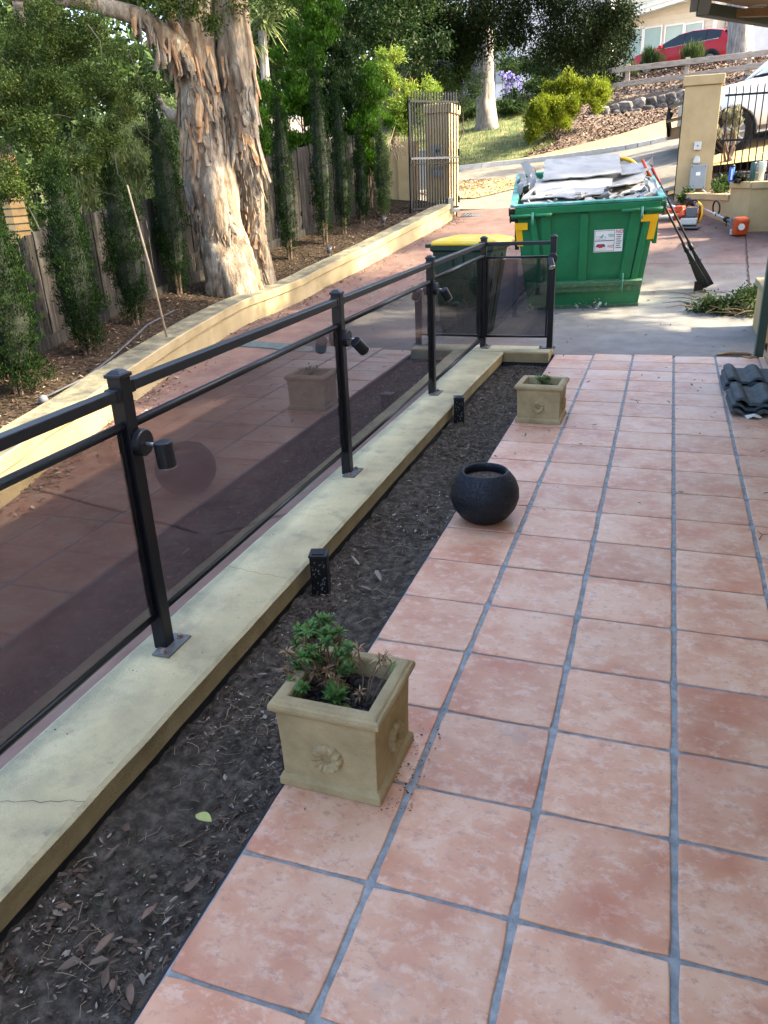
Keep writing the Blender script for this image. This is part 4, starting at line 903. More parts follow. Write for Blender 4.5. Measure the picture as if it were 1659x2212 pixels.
# ================================================================== DRAINS
def drain(name, a, b, wd, label, n):
    a = np.array(a); b = np.array(b); za = h1(*a); zb = h1(*b); d = b-a; L_ = np.linalg.norm(d); d /= L_; nn = np.array([-d[1], d[0]])
    r = empty(name, (a[0], a[1], za), label, 'drain grate', math.atan2(d[1], d[0]), 'slotted trench drain grates across the driveway')
    sl_ = (zb-za)
    crs = (h1(*(a+nn*.1))-h1(*(a-nn*.1)))/.2
    Z = lambda u, v: h1(*(a+d*u+nn*v))-za
    us = [L_*q/16 for q in range(17)]
    V = [(u, v, Z(u, v)+.005) for u in us for v in (-wd/2, wd/2)]
    mesh_obj('channel', V, [(2*q, 2*q+2, 2*q+3, 2*q+1) for q in range(16)], M_dark, r)
    for i in range(n):
        u_ = L_*(i+.5)/n; w2 = L_/n*.42; u3 = min(L_, u_+L_/n*.4)
        k = MB(); k.bar((u_, -wd/2, Z(u_, -wd/2)+.008), (u3, wd/2, Z(u3, wd/2)+.008), w2, .010); k.build('grate_bar', M_galv, r)
    k = MB()
    for s in (-1, 1):
        for q in range(16): k.bar((us[q], s*wd/2, Z(us[q], s*wd/2)+.006), (us[q+1], s*wd/2, Z(us[q+1], s*wd/2)+.006), .012, .010)
    k.build('frame', M_galv, r)
drain('trench_drain', (-4.74, 6.66), (-1.95, 6.20), .24, 'grey trench drain grate across the near red driveway behind the glass', 110)
drain('trench_drain', (-3.88, 14.30), (-.15, 14.22), .26, 'grey trench drain grate across the driveway at the gateway beyond the skip', 60)

# ================================================================== LEFT RETAINING WALL
def left_wall():
    r = empty('retaining_wall', (WB[2][0], WB[2][1], 0), 'curved yellow rendered retaining wall with mossy top on the left of the driveway', 'retaining wall')
    V = []; Fc = []; MI = []; n = 8
    for i, p in enumerate(WP):
        a = WP[max(i-1, 0)]; b = WP[min(i+1, len(WP)-1)]; d = b-a; d = d/np.linalg.norm(d); o_ = np.array([-d[1], d[0]])  # to the left (garden)
        z = float(gz(p[0], p[1])); hgt = .31
        th_ = .27
        for off, zz in ((0.0, z-.2), (0., z+hgt-.105), (.010, z+hgt-.10), (-.020, z+hgt-.094), (-.022, z+hgt-.006), (-.008, z+hgt), (th_, z+hgt+.002), (th_, z-.1)):
            q = p+o_*off; V.append((q[0], q[1], zz+.004*mn.noise((q[0]*3, q[1]*3, off*9))))
    for i in range(len(WP)-1):
        for q in range(n-1): Fc.append((i*n+q, (i+1)*n+q, (i+1)*n+q+1, i*n+q+1)); MI.append([0, 2, 0, 0, 0, 1, 1][q])
    o = mesh_obj('wall_body', V, Fc, [M_wallyel, M_walltop, M_crack], None, MI); o.parent = r; o.matrix_parent_inverse = Matrix.Translation(-Vector(r.location))
    return r
left_wall()
# garden bed behind it
FP = smooth_path([(-5.1, -3), (-5.35, 0), (-5.5, 2), (-5.62, 4.2), (-5.85, 5.2), (-6.1, 6.5), (-6.45, 8.3), (-6.4, 9.8), (-6.15, 10.9), (-5.75, 12.2), (-5.45, 13.3), (-5.35, 14.1)], 6)
def bedz_line(y):
    ys = [p[1] for p in WB]; zs = [float(gz(*p))+.29 for p in WB]; return np.interp(y, ys, zs)
def bedz(x, y):
    x = np.atleast_1d(x); y = np.atleast_1d(y)
    xw = np.interp(y, [p[1] for p in WP], [p[0] for p in WP])-.27
    b = bedz_line(y)-.03+.10*np.clip((xw-x)/1.0, 0, 1.2)
    nz_ = np.array([.018*mn.noise((a*4, c*4, 0))+.010*mn.noise((a*16, c*16, 0)) for a, c in zip(x, y)])
    return b+nz_
V = []; Fc = []; m_ = 14; ysb = np.arange(-3, 14.6, .06)
for y in ysb:
    xw = np.interp(y, [p[1] for p in WP], [p[0] for p in WP])-.2; xf = np.interp(y, [p[1] for p in FP], [p[0] for p in FP])-.6
    xx = np.linspace(xw, xf, m_); zz = bedz(xx, np.full(m_, y)); V += [(a, y, c) for a, c in zip(xx, zz)]
Fc = [(j*m_+i, (j+1)*m_+i, (j+1)*m_+i+1, j*m_+i+1) for j in range(len(ysb)-1) for i in range(m_-1)]
o = mesh_obj('garden_bed', V, Fc, M_bedmulch, smooth=True); o['kind'] = 'structure'

# paling fence
def fence():
    r = empty('paling_fence', (-5.6, 4.2, 0), 'weathered grey timber paling fence behind the row of slim cypresses', 'fence')
    inv = Matrix.Translation(-Vector(r.location))
    ty = [0, 2, 4, 5, 6.5, 8, 10, 11, 12, 13.5, 15]; tz = [.75, .85, 1.03, 1.22, 1.37, 1.45, 1.80, 1.98, 2.15, 2.35, 2.5]
    L_ = 0; pts = [np.array(p) for p in FP if p[1] > -.5 and p[1] < 13.6]
    pos = 0; i = 0; step = .150; k = 0
    carry = 0
    path = []
    for a, b in zip(pts[:-1], pts[1:]):
        d = np.linalg.norm(b-a); t = carry
        while t < d: path.append(a+(b-a)*t/d); t += step
        carry = t-d
    for j in range(len(path)-1):
        a, b = path[j], path[j+1]; c = (a+b)/2; ang = math.atan2(b[1]-a[1], b[0]-a[0]); z0 = float(bedz(c[0], c[1])[0])-.06; z1 = float(np.interp(c[1], ty, tz))+random.gauss(0, .008)
        m = MB(); w_ = .136+random.uniform(-.01, .01); lap = .010 if j % 2 else 0
        m.box((0, 0, (z1-z0)/2), (w_, .017, z1-z0), M=Matrix.Rotation(random.gauss(0, .006), 3, 'Y'))
        o = m.build('paling', M_paling, r, bev=.002, seg=1); o.matrix_parent_inverse = inv; o.location = (c[0]+math.sin(ang)*lap, c[1]-math.cos(ang)*lap, z0); o.rotation_euler = (0, 0, ang)
    for off, nm in ((.09, 'kickboard'),):
        for j in range(0, len(path)-12, 12):
            a, b = path[j], path[j+12]; m = MB(); za = float(bedz(*a)[0])+.03; zb = float(bedz(*b)[0])+.03
            d = (b-a)/np.linalg.norm(b-a); nn = np.array([d[1], -d[0]])*.03
            m.bar((a[0]+nn[0], a[1]+nn[1], za), (b[0]+nn[0], b[1]+nn[1], zb), .03, .16); o = m.build(nm, M_paling, r); o.matrix_parent_inverse = inv
    for fr in (.25, .8):
        for j in range(0, len(path)-12, 12):
            a, b = path[j], path[j+12]; m = MB(); d = (b-a)/np.linalg.norm(b-a); nn = np.array([-d[1], d[0]])*.04
            za = [float(bedz(*p)[0])*(1-fr)+float(np.interp(p[1], ty, tz))*fr for p in (a, b)]
            m.bar((a[0]+nn[0], a[1]+nn[1], za[0]), (b[0]+nn[0], b[1]+nn[1], za[1]), .04, .07); o = m.build('fence_rail', M_paling, r); o.matrix_parent_inverse = inv
fence()

# ================================================================== CYPRESSES
def cypress(x, y, wd, hgt, label, n, lean=(0, 0), bright=False, lm=None):
    z = float(bedz(x, y)[0])
    r = empty('slim_cypress', (x, y, z), label, 'cypress', group='slim upright cypresses in front of the paling fence')
    k = MB(); 
    for s in range(3):
        a = s*2.1; k.tube([(math.cos(a)*.02, math.sin(a)*.02, -.03), (math.cos(a)*.05+lean[0]*.3, math.sin(a)*.05+lean[1]*.3, hgt*.3), (math.cos(a)*.02+lean[0]*.8, math.sin(a)*.02, hgt*.8)], [.018, .013, .004], 6)
    k.build('trunk', M_twig, r)
    bl = []
    steps = 11
    for i in range(steps):
        t = i/(steps-1); zz = .11*hgt+(.86*hgt)*t; prof = (math.sin(math.pi*min(1, (t*.80+.14)))**.55)*(1-.35*t)
        bl.append((np.array([lean[0]*t+random.gauss(0, .02), lean[1]*t+random.gauss(0, .02), zz]), (wd/2*prof*random.uniform(.75, 1.18), wd/2*prof*random.uniform(.8, 1.15), hgt*.085)))
    leaves('foliage', bl, int(n*3.0), (.012, .032), lm or LF_cyp, r, aspect=.34, axis=(0, 0, 1), axk=.5, clump=14, spread=.018, shell=.30, nup=0, sub=0)
    k = MB(); k.tube([(0, 0, hgt*.14), (lean[0]*.3, lean[1]*.3, hgt*.35), (lean[0]*.7, lean[1]*.7, hgt*.7), (lean[0], lean[1], hgt*.93)], [wd*.16, wd*.30, wd*.22, .01], 10); k.build('inner_branches', mat('cypress_inner', [(.003, .006, .002), (.008, .014, .005)], 30, 1, .5, 60) if 'cypress_inner' not in MATS else MATS['cypress_inner'], r)
    return r
cypress(-5.02, 3.66, .66, 1.62, 'wide dark cypress at the left edge of the photo', 15000)
cypress(-5.30, 4.90, .50, 1.72, 'slim dark cypress second from the left edge before the fence', 11000)
cypress(-5.62, 6.15, .50, 1.70, 'slim cypress behind the leaning pale stake', 10000)
cypress(-6.12, 7.85, .50, 2.40, 'tall narrow cypress just left of the paperbark trunk', 10000)
cypress(-6.02, 10.05, .32, 2.0, 'cypress half hidden right behind the paperbark trunk', 6000)
cypress(-5.68, 10.35, .42, 2.35, 'first full cypress to the right of the paperbark trunk', 8000)
cypress(-5.42, 11.2, .42, 2.65, 'tallest dark cypress in the row right of the paperbark trunk', 8500)
cypress(-5.32, 11.8, .34, 2.15, 'thin cypress beside the tallest one right of the paperbark', 6500)
cypress(-5.22, 12.45, .28, 1.45, 'short thin cypress second from the beige wall', 5500)
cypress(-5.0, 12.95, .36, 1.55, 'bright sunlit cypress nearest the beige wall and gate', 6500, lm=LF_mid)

# ================================================================== PAPERBARK TREE
def trunk_mesh(path, rad, n=28, amp=.12, seed=0, wob=1.0):
    V = []; P = [np.array(p) for p in path]
    K = smooth_path([np.append(p, r_) for p, r_ in zip(P, rad)], 14)
    for i, q in enumerate(K):
        p = q[:3]; rr = q[3]
        a = K[max(i-1, 0)][:3]; b = K[min(i+1, len(K)-1)][:3]; d = b-a; d /= np.linalg.norm(d)
        u_ = np.cross(d, [0, 1, 0]); u_ /= np.linalg.norm(u_); v_ = np.cross(d, u_)
        for k_ in range(n):
            t = 2*math.pi*k_/n; c, s = math.cos(t), math.sin(t)
            f = 1+amp*mn.noise((c*1.6+seed, s*1.6, i*.045))+amp*.6*mn.noise((c*4+seed, s*4, i*.10))+amp*.35*mn.noise((c*11+seed, s*11, i*.35))
            V.append(p+(u_*c+v_*s)*rr*f)
    m = len(K); Fc = [(i*n+k_, i*n+(k_+1) % n, (i+1)*n+(k_+1) % n, (i+1)*n+k_) for i in range(m-1) for k_ in range(n)]+[tuple(range(n-1, -1, -1)), tuple((m-1)*n+k_ for k_ in range(n))]
    return V, Fc, K
TY = 8.55
tb = at(520, 632, TY)
tree = empty('paperbark_tree', (tb[0], tb[1], tb[2]), 'big paperbark tree with twin peeling pale trunks standing behind the yellow wall', 'tree')
inv = Matrix.Translation(-Vector(tree.location))
def tp(px, py, w_, Y=TY): c = at(px, py, Y); return c, w_/2*np.linalg.norm(c-CAM)/F_*.97
def addtrunk(name, spec, seed, n=36, amp=.2):
    pts, rad = zip(*[tp(*s) for s in spec]); V, Fc, K = trunk_mesh(pts, rad, n, amp, seed); o = mesh_obj(name, V, Fc, M_bark, tree, smooth=True); o.matrix_parent_inverse = inv; return K
K1 = addtrunk('trunk', [(515, 665, 128, 8.35), (503, 600, 106, 8.35), (485, 530, 98, 8.4), (467, 464, 94, 8.4), (450, 350, 90), (436, 252, 86), (427, 150, 82), (423, 60, 70), (420, -60, 60), (410, -260, 50)], 1, 44)
K2 = addtrunk('trunk', [(566, 640, 70, 9.0), (556, 570, 62, 8.95), (546, 500, 56, 8.9), (538, 430, 56, 8.85), (528, 330, 60, 8.8), (521, 252, 64, 8.8), (511, 126, 70, 8.8), (502, 36, 68, 8.8), (494, -80, 56, 8.8), (490, -280, 45, 8.8)], 5, 36)
K3 = addtrunk('limb', [(440, 190, 50), (408, 140, 52, 8.4), (378, 105, 46, 8.2), (335, 62, 38, 7.9), (285, 32, 32, 7.6), (180, 5, 26, 7.2), (60, -10, 20, 6.8), (-80, -20, 14, 6.3)], 8, 18, .15)
K4 = addtrunk('limb', [(395, 95, 30, 8.3), (372, 50, 24, 8.2), (350, -30, 20, 8.1), (330, -150, 16, 8)], 12, 14, .15)
K5 = addtrunk('limb', [(60, 95, 10, 6.6), (45, 40, 16, 6.8), (30, -40, 20, 7)], 15, 12, .1)
K6 = addtrunk('limb', [(410, 230, 22, 8.6), (380, 250, 20, 8.7), (350, 230, 14, 8.9), (330, 180, 10, 9)], 17, 12, .1)
# loose peeling bark sheets hanging from the trunks
def bark_flakes(K, n, seed, lo=.12, hi=.92, big=.10, inn=.15):
    rnd = random.Random(seed); k = MB()
    for _ in range(n):
        i = int((lo+(hi-lo)*rnd.random())*(len(K)-1)); p = K[i][:3]; rr = K[i][3]
        t = rnd.uniform(-.3, math.pi+.3); out = Vector((math.cos(t), -math.sin(t), 0)); sd = Vector((-out.y, out.x, 0)); w_ = rnd.uniform(.2, .8)*big*.75; L_ = rnd.uniform(.5, 2.2)*big
        base = Vector(p)+out*rr*.97; nseg = 4; V = []; lift = rnd.uniform(.02, .20)*L_
        sk = rnd.uniform(-.3, .3)
        for j in range(nseg+1):
            u_ = j/nseg; c = base+Vector((0, 0, -L_*u_))+out*lift*u_**1.6+sd*sk*L_*u_
            ww = w_*(1-.45*u_**2)*(.35+.8*rnd.random())
            jt = sd*rnd.gauss(0, .10)*w_; V += [c-sd*ww/2-out*.004+jt, c+out*.012*math.sin(u_*3+sk)+Vector((0, 0, rnd.gauss(0, .04)*L_)), c+sd*ww/2-out*.004+jt*.5]
        Fc = []
        for j in range(nseg):
            for q in range(2): Fc.append((j*3+q, j*3+q+1, (j+1)*3+q+1, (j+1)*3+q))
        k.m = 1 if rnd.random() < inn else 0
        k.add(V, Fc)
    o = k.build('peeling_bark', [M_bark, M_barkin], tree, smooth=False); o.matrix_parent_inverse = inv; o['kind'] = 'stuff'
    s2 = o.modifiers.new('s', 'SOLIDIFY'); s2.thickness = .004
bark_flakes(K1, 520, 1, .02, .62, .075); bark_flakes(K2, 330, 2, .02, .64, .07); bark_flakes(K3, 70, 3, .02, .6, .11)
bark_flakes(K1, 70, 9, .42, .74, .24, .35); bark_flakes(K2, 34, 10, .50, .74, .22, .35); bark_flakes(K3, 34, 11, 0, .5, .18, .35); bark_flakes(K1, 60, 7, .05, .4, .16); bark_flakes(K2, 40, 8, .05, .5, .15)
bark_flakes(K1, 44, 4, .44, .66, .24); bark_flakes(K2, 12, 5, .52, .60, .34); bark_flakes(K3, 14, 6, .1, .5, .2)
# hanging crown at left and top
bl = [pb(*a) for a in ((40, 130, 6.2, 85, 75, .5), (120, 90, 6.4, 90, 60, .5), (200, 110, 6.6, 80, 60, .5), (60, 215, 5.8, 90, 60, .4), (150, 200, 6.0, 90, 60, .4), (235, 190, 6.4, 65, 55, .4), (40, 300, 5.4, 80, 60, .35), (130, 300, 5.6, 90, 55, .35), (215, 270, 6.0, 65, 50, .35), (30, 385, 5.1, 75, 50, .3), (110, 385, 5.3, 75, 42, .3), (165, 350, 5.5, 50, 40, .3), (275, 230, 6.8, 40, 45, .3), (-60, 200, 6, 80, 150, .5),
       (320, 285, 7.9, 34, 30, .25), (300, 180, 7.2, 34, 50, .3), (15, 420, 5.0, 50, 35, .25))]
o = leaves('crown', bl, 90000, (.016, .036), LF_mel, tree, aspect=.45, clump=18, spread=.03, shell=.45, nup=.5, sub=.26); o.matrix_parent_inverse = inv
bl = [pb(*a) for a in ((60, 30, 7.4, 70, 35, .5), (150, -40, 7.4, 120, 50, .6), (300, -30, 7.8, 120, 45, .6), (430, -30, 8.0, 90, 45, .6), (390, 10, 8.0, 60, 25, .3), (560, -50, 8.6, 90, 45, .6), (230, 15, 7.4, 60, 20, .3), (500, 5, 8.2, 30, 20, .25), (200, 45, 7.0, 60, 22, .3), (340, 150, 8.9, 30, 40, .25), (300, 110, 8.6, 34, 40, .25), (335, 215, 8.9, 34, 36, .25), (320, 5, 7.3, 50, 22, .25), (425, 30, 8.0, 30, 22, .2),
       (-100, -300, 7, 300, 220, 1.5), (300, -400, 8, 350, 250, 2.0), (650, -350, 9, 250, 200, 1.5))]
o = leaves('crown', bl, 66000, (.03, .06), LF_mel, tree, aspect=.4, clump=16, spread=.06, shell=.5, nup=.5); o.matrix_parent_inverse = inv
k = MB()
rnd = random.Random(5)
for _ in range(22):
    c = pb(rnd.uniform(0, 330), rnd.uniform(40, 420), rnd.uniform(5.4, 7.0), 1, 1, 1)[0]; d = Vector((rnd.gauss(0, 1), rnd.gauss(0, .5), rnd.uniform(-1.3, .1))).normalized()
    a = Vector(c); k.tube([a-d*.15, a+Vector((rnd.gauss(0, .03), 0, rnd.gauss(0, .03))), a+d*.18], [.006, .004, .002], 4)
o = k.build('twigs', mat('dark_twig', [(.02, .015, .01), (.05, .04, .03)], 15, .9), tree); o.matrix_parent_inverse = inv; o['kind'] = 'stuff'

# spike lights by trunk and pipe, stake
def spike(px, py, Y, label):
    c = at(px, py, Y); z = float(bedz(c[0], c[1])[0]); r = empty('spike_light', (c[0], c[1], z), label, 'spike light', group='small ground spike lights in the garden bed')
    k = MB(); k.tube([(0, 0, -.05), (0, 0, .06)], .012, 8); k.build('spike', M_greyp, r)
    k = MB(); k.tube([(-.01, -.02, .06), (.03, -.05, .15)], [.03, .036], 14); b = k.build('lamp_head', M_greyp, r, smooth=True)
    k = MB(); k.tube([(.031, -.051, .151), (.032, -.052, .153)], .03, 14); k.build('lens', M_black, b)
spike(574, 580, 9.0, 'small grey spike light at the foot of the paperbark'); spike(829, 476, 12.4, 'small black spike light below the sunlit cypress'); spike(712, 548, 10.6, 'small grey spike light in the mulch under the tallest cypress')
a = at(360, 712, 5.6); a[2] = float(bedz(a[0], a[1])[0])-.03; b = at(275, 400, 5.75)
k = MB(); k.tube([a, (a*.5+b*.5)+np.array([.015, 0, .01]), b], [.012, .011, .008], 7); tag(k.build('stake', M_paletwig, smooth=True), 'long pale leaning garden stake in front of the third cypress', 'stake')
def onbed(px, py, Y): c = at(px, py, Y); return Vector((c[0], c[1], float(bedz(c[0], c[1])[0])+.012))
k = MB(); k.tube([(-4.72, 3.6, float(bedz(-4.72, 3.6)[0])+.015), (-4.80, 4.2, float(bedz(-4.8, 4.2)[0])+.015), (-4.98, 4.8, float(bedz(-4.98, 4.8)[0])+.02), (-5.2, 5.4, float(bedz(-5.2, 5.4)[0])+.015), (-5.45, 6.1, float(bedz(-5.45, 6.1)[0])+.015), (-5.6, 6.9, float(bedz(-5.6, 6.9)[0])+.01)], .010, 6); tag(k.build('irrigation_pipe', mat('dusty_poly_pipe', [(.03, .033, .04), (.06, .065, .075)], 10, .7), smooth=True), 'thin grey irrigation pipe lying on the mulch behind the wall', 'pipe')
k = MB(); c = (-4.66, 3.52, float(bedz(-4.66, 3.52)[0])+.03); k.lathe([(0, -.045), (.025, -.035), (.04, 0), (.028, .035), (0, .045)], 14, c); tag(k.build('river_stone', M_greyp, smooth=True), 'round grey stone on the mulch beside the yellow wall', 'stone')

# yellow brick pier behind left
def brick_pier():
    c = at(42, 500, 6.9); r = empty('brick_pier', (c[0], c[1], 0), 'narrow yellow brick pier behind the paling fence at the left', 'brick pier')
    k = MB(); k.box((0, 0, .95), (.10, .22, 2.3)); k.build('mortar_core', M_mortar, r)
    me = None
    for i in range(25):
        k = MB(); k.box((0, 0, 0), (.12, .24, .068)); 
        if me is None: o = k.build('brick', M_brick, r); me = o.data
        else: o = link(bpy.data.objects.new('brick', me)); o.parent = r
        o.location = (random.gauss(0, .002), random.gauss(0, .002), -.1+i*.086)
brick_pier()
k = MB(); c = at(165, 392, 8.6); k.box((c[0], c[1], c[2]), (.17, .12, .09)); k.box((c[0], c[1], c[2]+.055), (.20, .14, .02)); tag(k.build('lantern_box', M_black, bev=.004), 'small black box lantern showing behind the second cypress', 'lantern')

# ================================================================== PALE BUSH, CONIFERS, PALM, BACKGROUND
def shrub(name, spec, n, size, lm, label, cat='shrub', base=None, group=None, trunk=True, **kw):
    bl = [pb(*a) for a in spec]; c = np.mean([b[0] for b in bl], 0)
    gx, gy = (c[0], c[1]) if base is None else base
    g = h1(gx, gy) if gy > 14 else (h1(gx, gy) if gx > -4 else float(bedz(gx, gy)[0]))
    r = empty(name, (gx, gy, g), label, cat, group=group); iv = Matrix.Translation(-Vector(r.location))
    if trunk:
        k = MB()
        for b in bl[:7]:
            m_ = (np.array([gx, gy, g])+b[0])/2+rng.normal(size=3)*.08; k.tube([(gx+random.gauss(0, .06), gy+random.gauss(0, .06), g-.1), m_, b[0]], [.03, .018, .006], 5)
        o = k.build('trunk', M_twig, r); o.matrix_parent_inverse = iv
    o = leaves('foliage', bl, n, size, lm, r, **kw); o.matrix_parent_inverse = iv
    return r
shrub('wattle_bush', [(190, 350, 8.6, 45, 60, .4), (230, 320, 9, 50, 60, .4), (165, 420, 8.6, 35, 50, .3), (280, 330, 9.4, 50, 55, .4), (205, 440, 8.6, 30, 40, .3), (300, 410, 9.2, 40, 50, .3)], 15000, (.07, .14), LF_mim, 'pale drooping narrow leaved bush behind the second and third cypresses', axis=(0, 0, -1), axk=.5, aspect=.16, clump=8, spread=.08)
shrub('olive_bush', [(400, 330, 11, 35, 70, .4), (420, 400, 11, 35, 50, .4), (345, 300, 11, 45, 70, .5), (390, 260, 11.2, 30, 40, .4)], 11000, (.05, .11), LF_mim, 'sunlit yellow green bush glimpsed left of the paperbark trunk', axis=(0, 0, -1), axk=.3, aspect=.25, clump=8, spread=.08)
GC = 'tall bright conifers beyond the fence'
shrub('tall_conifer', [(585, 330, 12.3, 36, 60, .5), (590, 240, 12.3, 38, 70, .5), (590, 420, 12.3, 30, 50, .4)], 26000, (.03, .075), LF_thu, 'deep green drooping conifer just right of the paperbark trunk', 'conifer', group=GC, axis=(0, 0, 1), axk=.55, aspect=.42, clump=14, spread=.05, shell=.4, nup=0, sub=.16)
shrub('tall_conifer', [(650, 330, 12.8, 36, 70, .5), (660, 240, 12.8, 40, 80, .5), (640, 150, 12.9, 40, 80, .5), (680, 60, 13, 45, 90, .5), (640, -20, 13, 50, 70, .5)], 40000, (.03, .08), LF_thu, 'tall lime green conifer with flame shaped sprays behind the fence', 'conifer', group=GC, axis=(0, 0, 1), axk=.55, aspect=.42, clump=14, spread=.045, shell=.4, nup=0, sub=.16)
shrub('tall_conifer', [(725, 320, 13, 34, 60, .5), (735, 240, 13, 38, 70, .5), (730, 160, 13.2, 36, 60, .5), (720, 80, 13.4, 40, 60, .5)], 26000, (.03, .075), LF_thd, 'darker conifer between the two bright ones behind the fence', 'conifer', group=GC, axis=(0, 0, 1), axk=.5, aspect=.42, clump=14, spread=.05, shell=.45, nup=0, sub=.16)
shrub('tall_conifer', [(790, 330, 13.3, 30, 50, .4), (800, 260, 13.3, 36, 60, .5), (790, 190, 13.5, 38, 50, .5), (775, 250, 13.4, 36, 60, .4)], 28000, (.03, .07), LF_thu, 'bright conifer with rusty tips above the short thin cypress', 'conifer', group=GC, axis=(0, 0, 1), axk=.5, aspect=.42, clump=14, spread=.045, shell=.4, nup=0, sub=.16)
shrub('bottlebrush_shrub', [(850, 200, 14.9, 44, 45, .4), (895, 205, 15, 38, 38, .4), (860, 260, 14.9, 34, 35, .4), (830, 150, 15, 36, 35, .4), (880, 240, 15, 36, 30, .4)], 14000, (.04, .09), leafmat('red_tipped_leaf', (.06, .12, .015), (.22, .30, .04), (.42, .16, .04), .4), 'yellow green shrub with reddish tips hanging over the gate', axis=(.3, 0, .5), axk=.3, aspect=.3, clump=12, spread=.05)
# dry twiggy tuft over the wall
k = MB(); c0 = Vector(at(845, 300, 13.9)); rnd = random.Random(9)
for _ in range(46):
    d = Vector((rnd.uniform(-.2, 1), rnd.uniform(-.7, .2), rnd.uniform(-1.2, .2))).normalized(); L_ = rnd.uniform(.2, .5); k.tube([c0, c0+d*L_*.5+Vector((rnd.gauss(0, .03), 0, rnd.gauss(0, .03))), c0+d*L_+Vector((0, 0, -.05))], [.006, .004, .002], 4)
tag(k.build('dry_twigs', M_paletwig), 'tuft of bare dry twigs sticking out above the beige wall', 'twigs')
# palm-like cordyline
cp0 = at(560, 55, 15.5); r = empty('cordyline', (cp0[0], cp0[1], 1.0), 'spiky cordyline crown peeking out right of the paperbark top', 'palm')
k = MB(); k.tube([(0, 0, 0), (.05, 0, cp0[2]-1.1)], [.12, .09], 8); k.build('trunk', M_gumbark, r)
V = []; tt = []
for hd in ((0, 0, 0), (.35, .1, .25), (-.3, 0, -.35)):
    for i in range(130):
        d = rng.normal(size=3); d[2] = abs(d[2])*.9-.35; d /= np.linalg.norm(d); s = np.cross(d, [0, 0, 1]); s /= np.linalg.norm(s)+1e-6; L_ = rng.uniform(.5, .85); o0 = np.array([hd[0]+.05, hd[1], cp0[2]-1.0+hd[2]]); dz = np.array([0, 0, -1])
        mid = o0+d*L_*.5; V += [o0, mid+s*.02, o0+d*L_*.95+dz*L_*.28, mid-s*.02]; tt.append(rng.random())
leafmesh('fronds', np.array(V), np.array(tt), LF_mim, r)
# dark trees behind
shrub('dark_tree', [(600, 60, 17, 60, 90, 1), (570, 160, 16, 50, 70, .8), (760, 30, 18, 120, 80, 1.2), (860, 40, 18, 90, 80, 1.2), (700, -100, 18, 200, 90, 2), (900, 120, 17, 50, 45, .6)], 26000, (.06, .12), LF_thd, 'dark leafy tree rising behind the conifers', 'tree', clump=12, spread=.12, aspect=.4)
shrub('street_shrub', [(960, 175, 21, 45, 45, .7), (1000, 160, 21.5, 45, 40, .7), (940, 130, 21, 50, 50, .8), (1000, 215, 21.5, 30, 30, .4)], 11000, (.05, .10), LF_mid, 'soft green shrub between the gate and the gum trunk', clump=10, spread=.09, aspect=.4)
# far masses on the left
def farmass(name, spec, n, size, lm, label, cat='trees'):
    o = leaves(name, [pb(*a) for a in spec], n, size, lm, None, clump=10, spread=.3, aspect=.5, shell=.4); tag(o, label, cat, kind='stuff'); return o
farmass('far_trees', [(0, 330, 16, 140, 130, 2), (160, 250, 17, 140, 130, 2), (320, 330, 17, 130, 120, 2), (430, 250, 18, 120, 150, 2), (-120, 250, 16, 150, 180, 2), (500, 150, 20, 160, 120, 2), (60, 430, 13, 120, 60, 1)], 42000, (.12, .26), LF_mid, 'distant mid green trees glimpsed behind the paling fence', 'trees')
farmass('far_tree_tops', [(100, 80, 24, 200, 120, 3), (400, 60, 24, 200, 100, 3), (650, 60, 26, 200, 120, 3), (900, 60, 30, 220, 110, 3), (-100, 50, 22, 200, 200, 3), (980, 20, 55, 200, 90, 3)], 40000, (.18, .36), LF_mid, 'distant tree tops against the sky behind everything on the left', 'trees')
# bare branches at left behind fence
k = MB(); rnd = random.Random(21); base = Vector(at(130, 520, 7.6))
for _ in range(26):
    d = Vector((rnd.uniform(-.8, .8), rnd.uniform(-.2, .6), 1.3)).normalized(); p = base+Vector((rnd.gauss(0, .1), 0, -.5)); pts = [p]
    for s in range(4): d = (d+Vector((rnd.gauss(0, .35), rnd.gauss(0, .2), rnd.gauss(0, .25)))).normalized(); p = p+d*.26; pts.append(p)
    k.tube(pts, [.018, .013, .009, .006, .003], 5)
tag(k.build('bare_shrub', M_paletwig), 'bare tangled grey branches showing above the fence at the left', 'shrub')

# ================================================================== GATE, PIERS, WALLS AT GATEWAY
def pier(x0, x1, y0, y1, z0, z1, label, cap=.035):
    r = empty('gate_pier', ((x0+x1)/2, (y0+y1)/2, z0), label, 'gate pier', group='beige rendered gate piers'); cx_, cy_ = (x0+x1)/2, (y0+y1)/2
    k = MB(); k.box((0, 0, (z1-z0-.16)/2-.15), (x1-x0, y1-y0, z1-z0-.16+.3)); k.build('shaft', M_beige, r, bev=.008)
    k = MB(); k.box((0, 0, z1-z0-.08), (x1-x0+2*cap, y1-y0+2*cap, .15)); k.build('cap', M_beige, r, bev=.012); return r
pier(-4.56, -4.10, 14.22, 14.92, .82, 2.78, 'beige gate pier on the left behind the open black gate')
rp = pier(-.085, .49, 14.42, 14.95, .95, 2.94, 'beige gate pier on the right carrying grey electrical boxes')
k = MB(); k.bx((-.101, 14.5, .9), (-.087, 14.56, 2.7)); tag(k.build('gate_stop_channel', M_fence_black), 'thin black steel channel on the left side of the right gate pier', 'steel channel')
# left beige wall behind the cypresses
r = empty('boundary_wall', (-5.4, 14.3, .8), 'beige rendered boundary wall end left of the open gate', 'wall')
k = MB(); k.bx((-2.4, .05, -.6), (.27, .30, 1.32)); k.build('wall_panel', M_beige, r, bev=.006)
k = MB(); k.bx((.27, -.02, -.4), (.56, .42, 1.40)); k.build('end_pilaster', M_beige, r, bev=.006)
